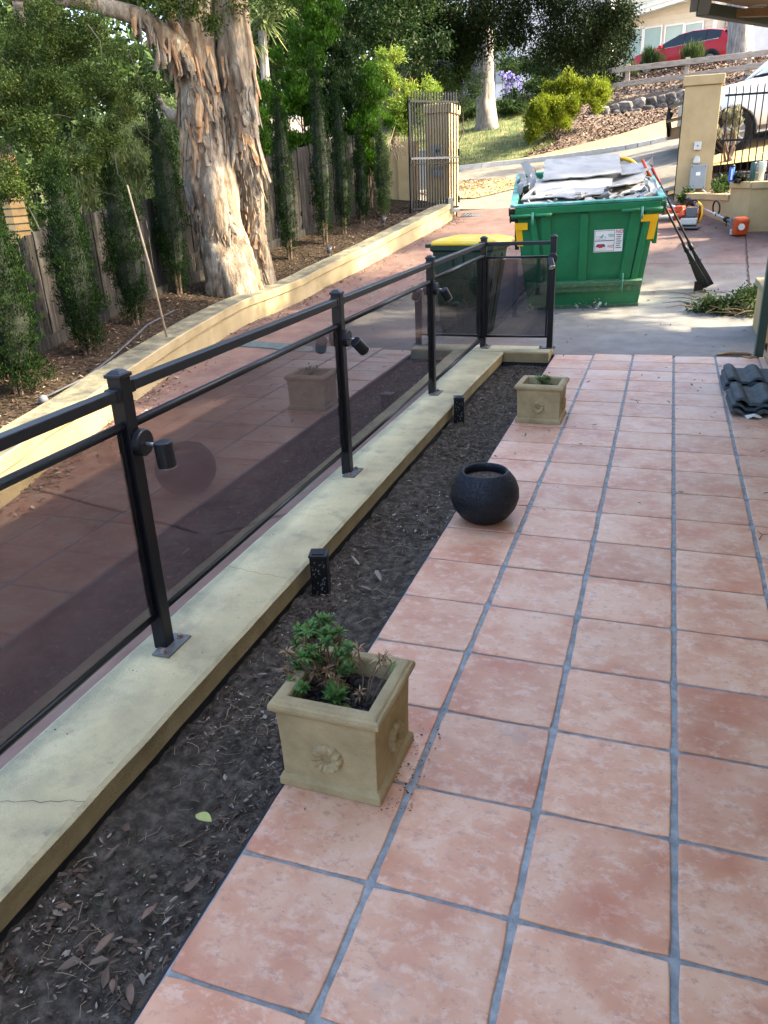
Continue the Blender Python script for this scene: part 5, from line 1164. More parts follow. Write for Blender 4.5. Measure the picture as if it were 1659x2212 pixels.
# gate leaf
A = at(986, 468, 14.18); B = at(889, 463, 13.35); hz = 2.09
g0 = Vector((A[0], A[1], A[2])); dirv = Vector((B[0]-A[0], B[1]-A[1], 0)); GL = dirv.length; dirv.normalize(); slope_ = (B[2]-A[2])/GL
gate = empty('driveway_gate', tuple(g0), 'open black steel bar gate folded against the left gate pier', 'gate', math.atan2(dirv.y, dirv.x))
for i in range(18):
    u_ = GL*i/17; k = MB(); z0 = 0; 
    big = i in (17,)
    if big: k.bx((u_-.02, -.02, .06), (u_+.02, .02, hz-.11))
    else: k.bx((u_-.010, -.010, 0), (u_+.010, .010, hz+.0*i))
    k.build('bar', M_fence_black, gate)
for fr, t in ((.925, .035), (.49, .035), (.445, .02), (.085, .035)):
    k = MB(); k.bx((-.03, .009, hz*fr-t/2), (GL, .035, hz*fr+t/2)); k.build('rail', M_plate if fr in (.49,) else M_fence_black, gate)
for z in (.25, 1.05, 1.8):
    k = MB(); k.tube([(-.04, .02, z), (-.04, .02, z+.12)], .02, 8); k.build('hinge', M_fence_black, gate)
k = MB(); k.box((.25, .09, .12), (.5, .06, .07)); k.box((.25, .10, .24), (.12, .10, .2)); k.build('gate_motor_arm', M_plate, gate, bev=.005)
# intercom & letterbox on left pier
k = MB(); k.bx((-4.44, 14.17, 1.88), (-4.24, 14.215, 2.10)); o = k.build('plate', M_greybox, None); r = empty('intercom', (-4.34, 14.2, 1.88), 'grey intercom panel on the left gate pier behind the bars', 'intercom'); o.name = 'panel'; o.parent = r; o.matrix_parent_inverse = Matrix.Translation((4.34, -14.2, -1.88))
k = MB(); k.lathe([(0, 0), (.035, 0), (.03, -.02), (0, -.02)], 16); k.V = [(v[0]-4.31, 14.165+v[2], v[1]+2.0) for v in k.V]; o = k.build('speaker_eye', M_black, r); o.matrix_parent_inverse = Matrix.Translation((4.34, -14.2, -1.88))
k = MB(); k.bx((-4.45, 14.17, 1.56), (-4.21, 14.215, 1.66)); k.bx((-4.45, 14.17, 1.70), (-4.21, 14.215, 1.75)); tag(k.build('letter_slot', M_greybox, bev=.004), 'grey letter slot plate below the intercom on the left gate pier', 'letter slot')
c = at(908, 385, 16.5); k = MB(); k.box((c[0], c[1], h1(c[0], c[1])+.45), (.42, .25, .75)); k.box((c[0], c[1], h1(c[0], c[1])+.84), (.46, .29, .04)); tag(k.build('utility_cabinet', M_greybox, bev=.01), 'pale grey utility cabinet seen through the gap beside the left gate pier', 'cabinet')

# right garden wall with steps
r = empty('stepped_wall', (.95, 12.17, .62), 'beige rendered stepped garden wall joining the right gate pier', 'wall')
iv = Matrix.Translation((-.95, -12.17, -.62))
def wallrun(a, b, z0, z1, cap, nm):
    a = np.array(a); b = np.array(b); d = (b-a)/np.linalg.norm(b-a); nn = np.array([-d[1], d[0]])*.13
    k = MB(); k.bar((a[0]+nn[0], a[1]+nn[1], (z0+z1-.09)/2), (b[0]+nn[0], b[1]+nn[1], (z0+z1-.09)/2), .24, z1-.09-z0); o = k.build(nm, M_beige, r); o.matrix_parent_inverse = iv
    k = MB(); k.bar((a[0]+nn[0], a[1]+nn[1], z1-.045), (b[0]+nn[0], b[1]+nn[1], z1-.045), .30, .09); o = k.build(cap, M_beige, r, bev=.006); o.matrix_parent_inverse = iv
wallrun((.02, 14.25), (.70, 12.70), .3, 1.13, 'low_coping', 'low_wall')
wallrun((.70, 12.70), (.945, 12.165), .3, 1.31, 'high_coping', 'corner_wall')
wallrun((.955, 12.15), (2.6, 11.95), .3, 1.305, 'high_coping', 'high_wall')
# soil behind wall (raised bed)
o = sheet('raised_bed', [(.2, 14.3), (.85, 12.85), (1.0, 12.35), (2.6, 12.15), (3.2, 14.9), (.55, 14.98), (.55, 14.3)], .25, M_bedmulch, lambda x, y: 1.02+0*x+.04*np.sin(x*9+y*5)*0+.01*x); o['kind'] = 'structure'
# black bar fence right of pier
fa = Vector((.56, 14.62, 0)); fb = Vector((4.2, 14.75, 0)); r = empty('bar_fence', (.56, 14.62, 1.1), 'black steel bar fence running right from the beige pier in front of the white ute', 'fence')
for i in range(34):
    x = .06+i*.108; k = MB(); k.bx((x-.009, x*.035-.009, 0), (x+.009, x*.035+.009, 1.66)); k.build('bar', M_fence_black, r)
for z in (1.52, .83, .30, .15):
    k = MB(); k.bar((0, 0, z), (3.64, .13, z), .03, .032); k.build('rail', M_fence_black, r)
# sleepers holding the ute's bank
r = empty('sleeper_edging', (.6, 15.1, 1.1), 'stacked grey timber sleepers behind the black bar fence', 'retaining edging')
for j in range(3):
    for i in range(2):
        k = MB(); k.box((1.0+i*2.02+j*.3, .02*j, .08+j*.172), (2.0, .09, .165)); k.build('sleeper', M_sleeper, r, bev=.006)
o = sheet('ute_bank', [(.35, 15.16), (6, 15.2), (8, 17.5), (8, 20.4), (1.25, 18.15), (.55, 16.6), (.3, 15.8)], .25, M_verge, lambda x, y: np.maximum(H(x, y)+.012, 1.52+.06*np.clip(x, 0, 9)+.10*(y-15.2)), 0); o['kind'] = 'structure'
# bits on the right pier
def fixture(name, px, py, w_, h_, d_, label, cat, m, shape='box'):
    c = at(px, py, 14.41); r = empty(name, (c[0], 14.42, c[2]), label, cat)
    k = MB()
    if shape == 'box': k.box((0, -d_/2, 0), (w_, d_, h_)); k.build('casing', m, r, bev=.006)
    else:
        k.prism([(-w_/2, -h_/2), (w_/2, -h_/2), (w_/2*.85, h_*.1), (w_/2*.5, h_*.42), (0, h_/2), (-w_/2*.5, h_*.42), (-w_/2*.85, h_*.1)], 0, d_, Matrix.Rotation(math.pi/2, 4, 'X')); k.build('hood', m, r, bev=.005)
    return r
q = fixture('doorbell_box', 1507, 315, .115, .125, .05, 'square white button box, uppermost fitting on the right gate pier', 'button box', M_ltgrey)
k = MB(); k.tube([(0, -.051, 0), (0, -.056, 0)], .014, 10); k.build('button', M_greyp, q)
q = fixture('wall_light', 1505, 344, .115, .105, .08, 'small white hooded light between the button box and the grey meter box', 'wall light', M_ltgrey, 'hood')
k = MB(); k.box((0, -.04, -.056), (.09, .06, .01)); k.build('diffuser', M_white, q)
q = fixture('meter_box', 1507, 382, .26, .385, .11, 'large grey electrical box low on the right gate pier', 'electrical box', M_greybox)
k = MB(); k.box((0, -.112, .0), (.245, .006, .365)); k.build('door', M_greybox, q, bev=.003)
k = MB(); k.box((0, -.1165, .05), (.07, .002, .055)); k.build('label_plate', M_white, q)
for sx in (-1, 1):
    for sz in (-1, 1): k = MB(); k.tube([(sx*.105, -.114, sz*.165), (sx*.105, -.119, sz*.165)], .008, 8); k.build('screw', M_black, q)
c = at(1507, 400, 14.35)
k = MB(); k.tube([(c[0]-.03, 14.36, c[2]), (c[0]-.05, 14.34, c[2]-.08), (c[0]-.16, 14.30, c[2]-.14), (c[0]-.25, 14.26, c[2]-.22), (c[0]-.27, 14.2, c[2]-.42)], .018, 8); k.tube([(c[0]+.07, 14.36, c[2]), (c[0]+.09, 14.36, c[2]-.08), (c[0]+.15, 14.38, c[2]-.13)], .018, 8); tag(k.build('conduit', M_ltgrey, smooth=True), 'bent pale grey conduit below the electrical box', 'conduit')
# plants in the raised bed
shrub('bed_plant', [(1553, 398, 13.6, 16, 12, .2), (1541, 405, 13.4, 12, 8, .15)], 1600, (.03, .06), LF_mid, 'small dark green plant in the raised bed behind the low coping', 'plant', base=(.62, 13.6), trunk=False, clump=8, spread=.03)
shrub('weed_clump', [(1478, 418, 14.2, 10, 8, .1), (1473, 432, 14.1, 8, 8, .1)], 500, (.03, .07), LF_mid, 'small weeds between the right gate pier and the low wall', 'weeds', base=(-.02, 14.2), trunk=False, clump=6, spread=.03)
shrub('grey_shrub', [(1545, 250, 15.6, 14, 16, .2), (1572, 255, 15.6, 16, 18, .2), (1558, 280, 15.5, 22, 18, .2), (1545, 300, 15.5, 14, 14, .15), (1580, 285, 15.6, 14, 16, .15), (1556, 235, 15.6, 18, 12, .2), (1586, 262, 15.6, 12, 20, .2)], 6500, (.04, .09), LF_grey, 'silvery grey brush shrub growing beside the front wheel of the ute', axis=(.1, 0, 1), axk=.75, aspect=.3, clump=14, spread=.03, sub=.2, base=(.80, 15.35))
# drinks on the high wall
def bottle(px, prof, m, label, cat, extra=None):
    c = at(px, 380, 12.52); 
    t_ = (c[0]-.70)/(.945-.70); y = 12.42 if c[0] < .95 else 12.26
    r = empty('bottle' if cat == 'bottle' else 'tumbler', (c[0], y, 1.312), label, cat); k = MB(); k.lathe(prof, 20); k.build('body', m, r, smooth=True)
    if extra: extra(r)
    return r
def strap(r): k = MB(); k.lathe([(.036, .20), (.037, .205), (.037, .225), (.03, .235), (0, .236)], 16); k.build('cap', M_black, r); k = MB(); k.bx((-.012, -.0385, .03), (.012, -.036, .18)); k.build('print', M_white, r)
bottle(1579, [(0, 0), (.034, 0), (.037, .01), (.037, .20), (.034, .21), (.0, .21)], M_blue, 'bright blue drink bottle standing on the beige stepped wall', 'bottle', strap)
bottle(1622, [(0, 0), (.036, 0), (.038, .01), (.040, .24), (.03, .26), (.0, .26)], M_dkgreen, 'dark green bottle beside the cream tumbler on the stepped wall', 'bottle')
def tumb(r):
    k = MB(); k.tube([(-.045, -.0, .21), (-.085, -.0, .20), (-.085, 0, .12), (-.042, 0, .11)], .011, 8); k.build('handle', M_cream, r, smooth=True)
    k = MB(); k.tube([(.01, 0, .26), (.02, 0, .34)], .006, 8); k.build('straw', M_ltgrey, r)
bottle(1640, [(0, 0), (.034, 0), (.036, .01), (.038, .11), (.048, .125), (.052, .255), (.048, .265), (0, .268)], M_cream, 'cream handled tumbler with straw on the stepped wall', 'tumbler', tumb)
shrub('glove_bundle', [(1600, 383, 12.45, 12, 8, .06)], 260, (.03, .07), leafmat('glove_fabric', (.02, .022, .02), (.06, .065, .05)), 'crumpled dark work gloves between the bottles on the wall', 'gloves', base=(.93, 12.4), trunk=False, clump=6, spread=.02, aspect=.8)
def atz(px, py, z):
    d = fw+(px-829.5)/F_*rt-(py-1106)/F_*upv; t = (z-CAM[2])/d[2]; return CAM+t*d
def V3(a): return Vector((float(a[0]), float(a[1]), float(a[2])))
# ================================================================== GARDEN TOOLS
def gp(x, y, dz=0): return Vector((x, y, float(gz(x, y))+dz))
c = gp(.16, 12.45); r = empty('leaf_blower', tuple(c), 'orange leaf blower with grey nozzle standing on the red concrete near the gate pier', 'leaf blower', -.25)
S_ = 1.15
k = MB(); k.tube([(-.02, .10, .17), (-.02, .14, .17)], .14, 20); k.box((0, .05, .17), (.20, .14, .24)); k.build('fan_housing', M_orange, r, bev=.015)
k = MB(); k.box((.03, -.03, .24), (.16, .10, .14)); k.build('engine_cover', M_greyp, r, bev=.012)
k = MB(); k.box((0, -.04, .11), (.24, .12, .10)); k.build('fuel_tank', M_ltgrey, r, bev=.02)
k = MB(); k.tube([(-.12, -.045, .24), (-.10, -.07, .18)], .05, 14); k.build('starter_cover', M_orange, r)
k = MB(); k.box((0, 0, .02), (.32, .24, .025)); k.box((0, .0, .045), (.22, .06, .03)); k.build('base_frame', M_greyp, r, bev=.006)
k = MB(); k.tube([(-.08, .04, .32), (-.03, .04, .40), (.06, .03, .41), (.13, .02, .34), (.15, 0, .2), (.13, 0, .08)], .016, 8); k.build('handle', M_black, r, smooth=True)
k = MB(); k.tube([(.10, -.03, .38), (.165, -.03, .33), (.18, -.03, .2), (.15, -.03, .09)], .017, 8); k.build('side_guard', M_yeltape, r, smooth=True)
k = MB(); k.tube([(-.10, .06, .18), (-.25, .05, .17)], [.055, .05], 14); k.build('tube_collar', M_orange, r, smooth=True)
k = MB(); k.tube([(-.25, .05, .17), (-.6, .03, .13), (-.62, .03, .13)], [.052, .045, .05], 14); k.build('nozzle', M_greyp, r, smooth=True)
# trimmer
P0 = gp(.80, 11.98, .14); P1 = gp(.08, 13.55, .20); r = empty('string_trimmer', tuple(gp(.80, 11.98)), 'orange string trimmer lying along the stepped wall with loop handle up', 'string trimmer'); iv = Matrix.Translation(-gp(.80, 11.98)); d = (P1-P0).normalized()
def tpart(k, nm, m, smooth=False, bev=0): o = k.build(nm, m, r, smooth=smooth, bev=bev); o.matrix_parent_inverse = iv; return o
k = MB(); k.bar(P0-d*.20, P0-d*.05, .19, .24); tpart(k, 'engine_shroud', M_orange, bev=.03)
k = MB(); k.bar(P0-d*.05, P0+d*.06, .15, .19); tpart(k, 'clutch_housing', M_greyp, bev=.02)
k = MB(); k.box(P0-d*.02+Vector((0, -.02, -.10)), (.17, .12, .08)); tpart(k, 'fuel_tank', M_ltgrey, bev=.015)
k = MB(); k.tube([P0-d*.14+Vector((0, -.10, 0)), P0-d*.14+Vector((0, -.125, 0))], .045, 12); tpart(k, 'badge', M_ltgrey)
k = MB(); k.tube([P0+d*.05, P0+d*.30], [.032, .022], 10); tpart(k, 'grip', M_greyp, True)
k = MB(); k.tube([P0+d*.28, P0+d*.34], [.04, .04], 10); k.tube([P0+d*.29, P0+d*.30+Vector((0, 0, -.10))], .008, 6); tpart(k, 'trigger_block', M_black)
k = MB(); k.tube([P0+d*.33, P0+d*1.45], .014, 8); tpart(k, 'shaft', M_silver, True)
pts = []
s = d.cross(Vector((0, 0, 1))).normalized(); u2 = s.cross(d)
cc = P0+d*.66+Vector((0, 0, .09))
for i in range(15): t = -.9+i/14*4.9; pts.append(cc+s*.0+d*.11*math.cos(t)+Vector((0, 0, 1))*.10*math.sin(t))
k = MB(); k.tube(pts, .013, 8); k.box(P0+d*.62, (.05, .05, .04)); tpart(k, 'loop_handle', M_black, True)
k = MB(); k.tube([P0+d*.55, P0+d*.72], .024, 10); tpart(k, 'handle_clamp', M_ltgrey)
k = MB(); k.tube([P0+d*1.42, P0+d*1.62], [.04, .06], 10); tpart(k, 'gear_head', M_black, True)
c = gp(-.12, 13.1); r = empty('hedge_tool', tuple(c), 'small orange garden power tool with white shaft behind the leaf blower', 'garden tool', -.5)
k = MB(); k.box((0, 0, .10), (.26, .16, .12)); k.box((.15, 0, .16), (.14, .12, .10)); k.build('housing', M_orange, r, bev=.02)
k = MB(); k.tube([(-.12, 0, .24), (.3, -.02, .12)], .02, 8); k.build('shaft', M_ltgrey, r, smooth=True)
k = MB(); k.tube([(-.2, 0, .18), (-.15, 0, .26), (-.10, 0, .28)], .03, 8); k.build('guard', M_greyp, r, smooth=True)
k = MB(); k.prism([(-.1, -.1), (.1, -.12), (.16, .04), (.0, .14), (-.14, .06)], .015, .05); k.build('blade_cover', M_orange, r)

# ================================================================== PORCH, LOW PILLAR, HOUSE WALL
r = empty('porch', (.69, 6.24, 0), 'green framed porch with eave corner overhead and beige wall behind its green post', 'porch'); iv = Matrix.Translation((-.69, -6.24, 0))
def pp(k, nm, m, bev=0): o = k.build(nm, m, r, bev=bev); o.matrix_parent_inverse = iv; return o
k = MB(); k.bx((.668, 6.19, 0), (.735, 6.245, 2.66)); pp(k, 'post', M_hgreen, .004)
k = MB(); k.bx((.661, 6.184, .0), (.6685, 6.25, 2.66)); pp(k, 'post_edge', M_hgreen2)
zr = 2.66
k = MB(); k.bar((-.04, -4.2, zr+.045), (-.04, 6.47, zr+.045), .085, .09); k.bar((-.06, 6.50, zr+.045), (1.03, 8.23, zr+.045), .085, .09); k.bar((1.0, 8.2, zr+.045), (7.0, 8.2, zr+.045), .085, .09); pp(k, 'fascia', M_hgreen, .005)
k = MB(); k.bar((-.115, -4.2, zr+.09), (-.115, 6.50, zr+.09), .06, .12);  pp(k, 'gutter', M_hgreen2, .005)
k = MB(); k.prism([(0, -4.2), (0, 6.46), (1.05, 8.12), (7.0, 8.12), (7.0, -4.2)], zr+.095, zr+.13); pp(k, 'ceiling_lining', M_lining)
k = MB(); k.add([(-.15, -4.2, zr+.15), (-.10, 6.55, zr+.15), (1.0, 8.3, zr+.15), (7.0, 8.3, zr+.15), (7, 3, 4.4), (4, 3, 4.4), (4, -4.2, 4.4)], [(0, 1, 5, 6), (1, 2, 5), (2, 3, 4, 5)]); pp(k, 'roof', M_roof)
k = MB(); q0 = atz(1563, 30, zr+.05); q1 = atz(1659, 26, zr+.05); dq = q1-q0; k.bar(q0, q0+dq*3, .06, .06); pp(k, 'timber_rafter', M_yeltape if False else M_lining)
q = atz(1636, 14, zr+.093); k = MB(); k.lathe([(.05, 0), (.07, -.004), (.075, .0)], 24, (q[0], q[1], zr+.0935)); k.lathe([(0, .001), (.05, 0)], 20, (q[0], q[1], zr+.0925)); pp(k, 'downlight', M_white)
k = MB(); k.bx((.752, -4.2, -.05), (.95, 6.15, zr+.09)); pp(k, 'wall', M_beige)
k = MB(); k.bx((.95, 6.0, -.05), (7, 6.15, zr+.09)); pp(k, 'end_wall', M_beige)
# low pillar wall
r = empty('low_pillar', (.9, 7.3, 0), 'low beige rendered pillar with cap behind the green porch post', 'pillar')
k = MB(); k.box((.055, .02, .21), (.37, .80, .46)); k.build('shaft', M_beige, r, bev=.006); k = MB(); k.box((.05, .02, .455), (.42, .86, .06)); k.build('cap', M_wallyel, r, bev=.008)

# clippings
bl = [((.50, 8.35, .06), (.28, .22, .07)), ((.78, 8.7, .12), (.20, .4, .12)), ((.25, 8.45, .03), (.22, .10, .035)), ((.80, 8.15, .08), (.15, .2, .09)), ((.1, 8.55, .02), (.14, .06, .02))]
o = leaves('hedge_clippings', bl, 5600, (.025, .06), LF_mid, None, clump=7, spread=.05, aspect=.55, nup=.6, shell=.6); tag(o, 'pile of fresh leafy prunings on the concrete beside the low pillar', 'prunings', kind='stuff')
k = MB(); rnd = random.Random(4)
for _ in range(46):
    a = Vector((rnd.uniform(.15, .9), rnd.uniform(8.0, 9.1), .0)); a.z = float(gz(a.x, a.y))+rnd.uniform(.01, .12); d = Vector((rnd.gauss(0, 1), rnd.gauss(0, .6), rnd.uniform(-.1, .25))).normalized(); k.tube([a, a+d*.15+Vector((0, 0, .02)), a+d*.32], [.005, .004, .002], 4)
tag(k.build('pruned_twigs', M_twig), 'brown twigs tangled in the pile of leafy prunings', 'twigs', kind='stuff')
# broken edge hole by the post: dry twigs/soil
k = MB(); 
V = [(.34, 6.20, .004), (.42, 6.25, .012), (.50, 6.27, .015), (.62, 6.28, .016), (.65, 6.22, .014), (.60, 6.16, .006), (.55, 6.19, .004), (.44, 6.19, .003)]
k.add(V, [tuple(range(8))]); tag(k.build('broken_slab_edge', M_crack), 'dark broken edge of the concrete beside the foot of the green post', 'broken edge')
k = MB(); k.tube([(.36, 6.20, .012), (.47, 6.26, .018), (.56, 6.265, .018), (.64, 6.26, .016)], [.006, .016, .015, .011], 7); k.tube([(.56, 6.10, .02), (.62, 6.06, .022), (.67, 6.09, .02)], [.008, .014, .008], 6); tag(k.build('curled_bark', M_barkin), 'curled brown bark strip at the foot of the green post', 'bark strip')

# roof tiles
def rooftile_mesh():
    nu = 40; W_, L_ = .36, .42; V = []; Fc = []
    def prof(u):
        a = 0
        for c_, w_ in ((.035, .050), (.205, .055), (.375, .050)):
            q = (u-c_)/w_
            if abs(q) < 1: a = max(a, .034*(math.cos(q*math.pi/2))**.8)
        return a
    for j, y in enumerate((0, .012, L_*.5, L_)):
        for i in range(nu+1):
            u = W_*i/nu; V.append((u, y, prof(u)+.016-(.003 if j == 0 else 0)))
    n1 = len(V)
    for y in (0, .012, L_*.5, L_):
        for i in range(nu+1): u = W_*i/nu; V.append((u, y, prof(u)-.004))
    s = nu+1
    for j in range(3):
        for i in range(nu): Fc.append((j*s+i, j*s+i+1, (j+1)*s+i+1, (j+1)*s+i)); Fc.append((n1+j*s+i, n1+(j+1)*s+i, n1+(j+1)*s+i+1, n1+j*s+i+1))
    for i in range(nu): Fc.append((i, n1+i, n1+i+1, i+1)); Fc.append((3*s+i, 3*s+i+1, n1+3*s+i+1, n1+3*s+i))
    for j in range(3): Fc.append((j*s, (j+1)*s, n1+(j+1)*s, n1+j*s)); Fc.append((j*s+nu, n1+j*s+nu, n1+(j+1)*s+nu, (j+1)*s+nu))
    return V, Fc
V, Fc = rooftile_mesh(); tile0 = mesh_obj('roof_tile', V, Fc, M_roof); tile0['kind'] = 'thing'
first = True
for nm, bx_, by_, n_ in (('near', .372, 4.25, 3), ('far', .362, 4.86, 3)):
    for i in range(n_):
        o = tile0 if first else link(bpy.data.objects.new('roof_tile', tile0.data)); first = False
        o.location = (bx_+random.uniform(-.008, .008)-(.008*(n_-1-i)), by_+random.uniform(-.008, .008)+.012*i, .006+.036*i); o.rotation_euler = (random.uniform(-.005, .012), 0, random.uniform(-.03, .03))
        which = ['bottom', 'middle', 'top'][i]
        tag(o, f'{which} grey concrete roof tile of the {"nearer" if nm == "near" else "farther"} small stack on the terracotta tiles', 'roof tile', 'spare roof tiles stacked on the patio')
k = MB(); 
V = [(.50+.05*math.cos(a)*(1+.3*math.sin(5*a)), 4.235+.03*math.sin(a), .012+.012*math.sin(3*a)) for a in np.linspace(0, 6.0, 9)]; k.add(V+[(.50, 4.235, .035)], [(i, (i+1) % 9, 9) for i in range(9)])
tag(k.build('crumpled_wrapper', M_ltgrey), 'crumpled whitish wrapper poking out under the nearer roof tile stack', 'wrapper')

# ================================================================== VEHICLES
def interp(x, P): return float(np.interp(x, [p[0] for p in P], [p[1] for p in P]))
def car(name, M4, label, cat, L_, top, bot, hw, belt, glass, wheels, wr, paint, side_x, ws, rw=None, plan=None, tire_w=.22):
    r = empty(name, None, label, cat, mat4=M4)
    xs = sorted(set([round(x, 3) for x in np.linspace(0, L_, 60)]+[p[0] for p in top]+list(side_x)+list(ws)+(list(rw) if rw else [])))
    V = []; Fc = []; MI = []; n = 9
    for x in xs:
        zt = interp(x, top); zb = interp(x, bot); zb2 = min(interp(x, belt), zt-.03); w = hw*(interp(x, plan) if plan else 1)
        up = max(0, zt-zb2); wr_ = w*(.97-.40*up/.9) if up > .06 else w*.95
        pr = [(0, zb), (w*.90, zb), (w*.985, zb+.10), (w, zb+.30*(zb2-zb)+.08), (w*.985, zb2-.02), (w*.97, zb2), (wr_, zt-.035 if up > .1 else zt-.012), (wr_*.85, zt-.005), (0, zt+.01)]
        for s in (1, -1):
            for (y, z) in pr: V.append((x, s*y, z))
    m = len(xs)
    for i in range(m-1):
        xm = (xs[i]+xs[i+1])/2
        for s in (0, 1):
            for q in range(n-1):
                a = i*2*n+s*n+q; b = a+1; c_ = a+2*n+1; d_ = a+2*n; f = (a, b, c_, d_) if s == 0 else (a, d_, c_, b); Fc.append(f)
                g = 0
                if q == 5 and side_x[0] < xm < side_x[-1]:
                    g = 1
                    for pil in glass:
                        if abs(xm-pil) < .045: g = 2
                if q >= 6 and (ws[0] < xm < ws[1] or (rw and rw[0] < xm < rw[1])): g = 1
                if q == 5 and ws[0] < xm < side_x[0]: g = 0
                MI.append(g)
    for e in (0, m-1):
        a = [e*2*n+q for q in range(n)]; b = [e*2*n+n+q for q in range(n-1, 0, -1)]; f = a+b[:-1] if False else a+b; Fc.append(tuple(f) if e else tuple(reversed(f))); MI.append(0)
    o = mesh_obj('body', V, Fc, [paint, M_cglass, M_black], r, MI, smooth=True)
    es = o.modifiers.new('e', 'EDGE_SPLIT'); es.split_angle = .6
    for wx in wheels:
        for s in (-1, 1):
            k = MB(); y0 = s*hw*.86; y1 = s*(hw*1.0+.008)
            pts = []
            seg_ = 28; k.tube([(wx, y0, wr+.02), (wx, y1, wr+.02)], wr*1.17, seg_); k.build('wheel_arch', M_black, r)
            k = MB(); k.tube([(wx, s*(hw-tire_w+.02), wr), (wx, s*(hw+.015), wr), (wx, s*(hw+.035), wr)], [wr, wr, wr*.93], 32); w_ = k.build('wheel', M_rubber, r)
            k = MB(); k.tube([(wx, s*(hw+.036), wr), (wx, s*(hw+.038), wr)], wr*.66, 28); k.build('rim', M_greyp, w_)
            k = MB()
            for j in range(10): t = j*math.pi/5; k.bar((wx+.05*math.cos(t), s*(hw+.043), wr+.05*math.sin(t)), (wx+wr*.64*math.cos(t), s*(hw+.043), wr+wr*.64*math.sin(t)), .03, .012, up=(0, 1, 0))
            k.build('spokes', M_chrome, w_)
    return r
def frame(origin_local, world, back, up_=(0, 0, 1)):
    X = Vector(back).normalized(); Z = Vector(up_); Y = Z.cross(X).normalized(); Z = X.cross(Y)
    R = Matrix((X, Y, Z)).transposed(); return Matrix.Translation(Vector(world)-R@Vector(origin_local))@R.to_4x4()
# red hatch
wc = at(1396, 164, 37.5); RH = frame((.88, -.90, 0), wc, tuple(at(1532, 150, 36.4)-wc))
rc = car('parked_hatchback', RH, 'shiny red hatchback parked nose down in front of the cream house', 'car', 4.36,
    [(0, .52), (.04, .68), (.3, .80), (1.05, .98), (1.22, 1.03), (2.05, 1.40), (2.6, 1.475), (3.3, 1.46), (3.85, 1.37), (4.0, 1.20), (4.16, 1.02), (4.3, .96), (4.36, .62)],
    [(0, .30), (.3, .20), (4.0, .22), (4.36, .38)], .905, [(0, .70), (1.1, .90), (2, .96), (3.6, 1.06), (4.2, 1.08)], (2.30, 3.20), (.88, 3.50), .325, M_red, (1.45, 3.80), (1.25, 2.02), (3.88, 4.12), [(0, .80), (.25, .92), (.8, 1), (3.6, 1), (4.36, .90)])
k = MB(); k.box((3.98, 0, 1.42), (.24, 1.20, .035)); k.build('roof_spoiler', M_red, rc, bev=.01)
for s in (-1, 1):
    k = MB(); k.box((4.24, s*.76, .90), (.20, .22, .17)); k.build('tail_light', M_taill, rc, bev=.02)
    k = MB(); k.box((1.42, s*.98, .98), (.12, .16, .11)); k.build('wing_mirror', M_red, rc, bev=.02)
    k = MB(); k.box((.12, s*.70, .66), (.20, .24, .10)); k.build('headlight', M_cglass, rc, bev=.02)
    k = MB(); k.bar((1.3, s*.895, .905), (3.75, s*.895, 1.055), .012, .018); k.build('chrome_strip', M_chrome, rc)
    for x in (2.22, 3.1): k = MB(); k.box((x, s*.912, .86), (.16, .02, .022)); k.build('door_handle', M_red, rc, bev=.004)
k = MB(); k.box((4.34, .0, .80), (.03, .37, .11)); k.build('number_plate', M_white, rc)
k = MB(); k.bx((1.0, -.90, .19), (3.4, .90, .25)); k.build('side_sill', M_black, rc)
# ute
wc = at(1580, 329, 17.0)
UT = frame((.62, -.93, 0), wc, (math.cos(math.radians(14)), math.sin(math.radians(14)), .085))
ut = car('parked_ute', UT, 'white utility vehicle with bull bar parked behind the black bar fence', 'ute', 3.55,
    [(0, .72), (.04, 1.05), (.16, 1.16), (.9, 1.24), (1.30, 1.29), (2.0, 1.77), (2.5, 1.85), (3.3, 1.83), (3.5, 1.35), (3.55, 1.1)],
    [(0, .52), (.3, .42), (3.55, .45)], .93, [(0, .95), (1.2, 1.14), (3.5, 1.18)], (2.35,), (.62,), .36, M_carwhite, (1.55, 3.2), (1.32, 1.98), None, [(0, .84), (.2, .93), (.6, 1), (3.55, 1)], .26)
ut['label'] = 'white utility vehicle with bull bar parked behind the black bar fence'
M_sky = mat('blue_windscreen', [(.03, .14, .42), (.06, .22, .55)], 2, .1)
k = MB(); k.add([(1.36, -.80, 1.325), (1.36, .80, 1.325), (1.97, .70, 1.775), (1.97, -.70, 1.775)], [(0, 1, 2, 3)]); k.build('windscreen_sheet', M_sky, ut)  # plain sky-blue sheet laid over the dark windscreen glass
k = MB(); k.box((3.0+1.7, 0, .72), (2.3, 1.80, .10)); k.box((4.7, -.88, .92), (2.3, .04, .36)); k.box((4.7, .88, .92), (2.3, .04, .36)); k.box((5.83, 0, .92), (.04, 1.8, .36)); k.build('tray', M_carwhite, ut)
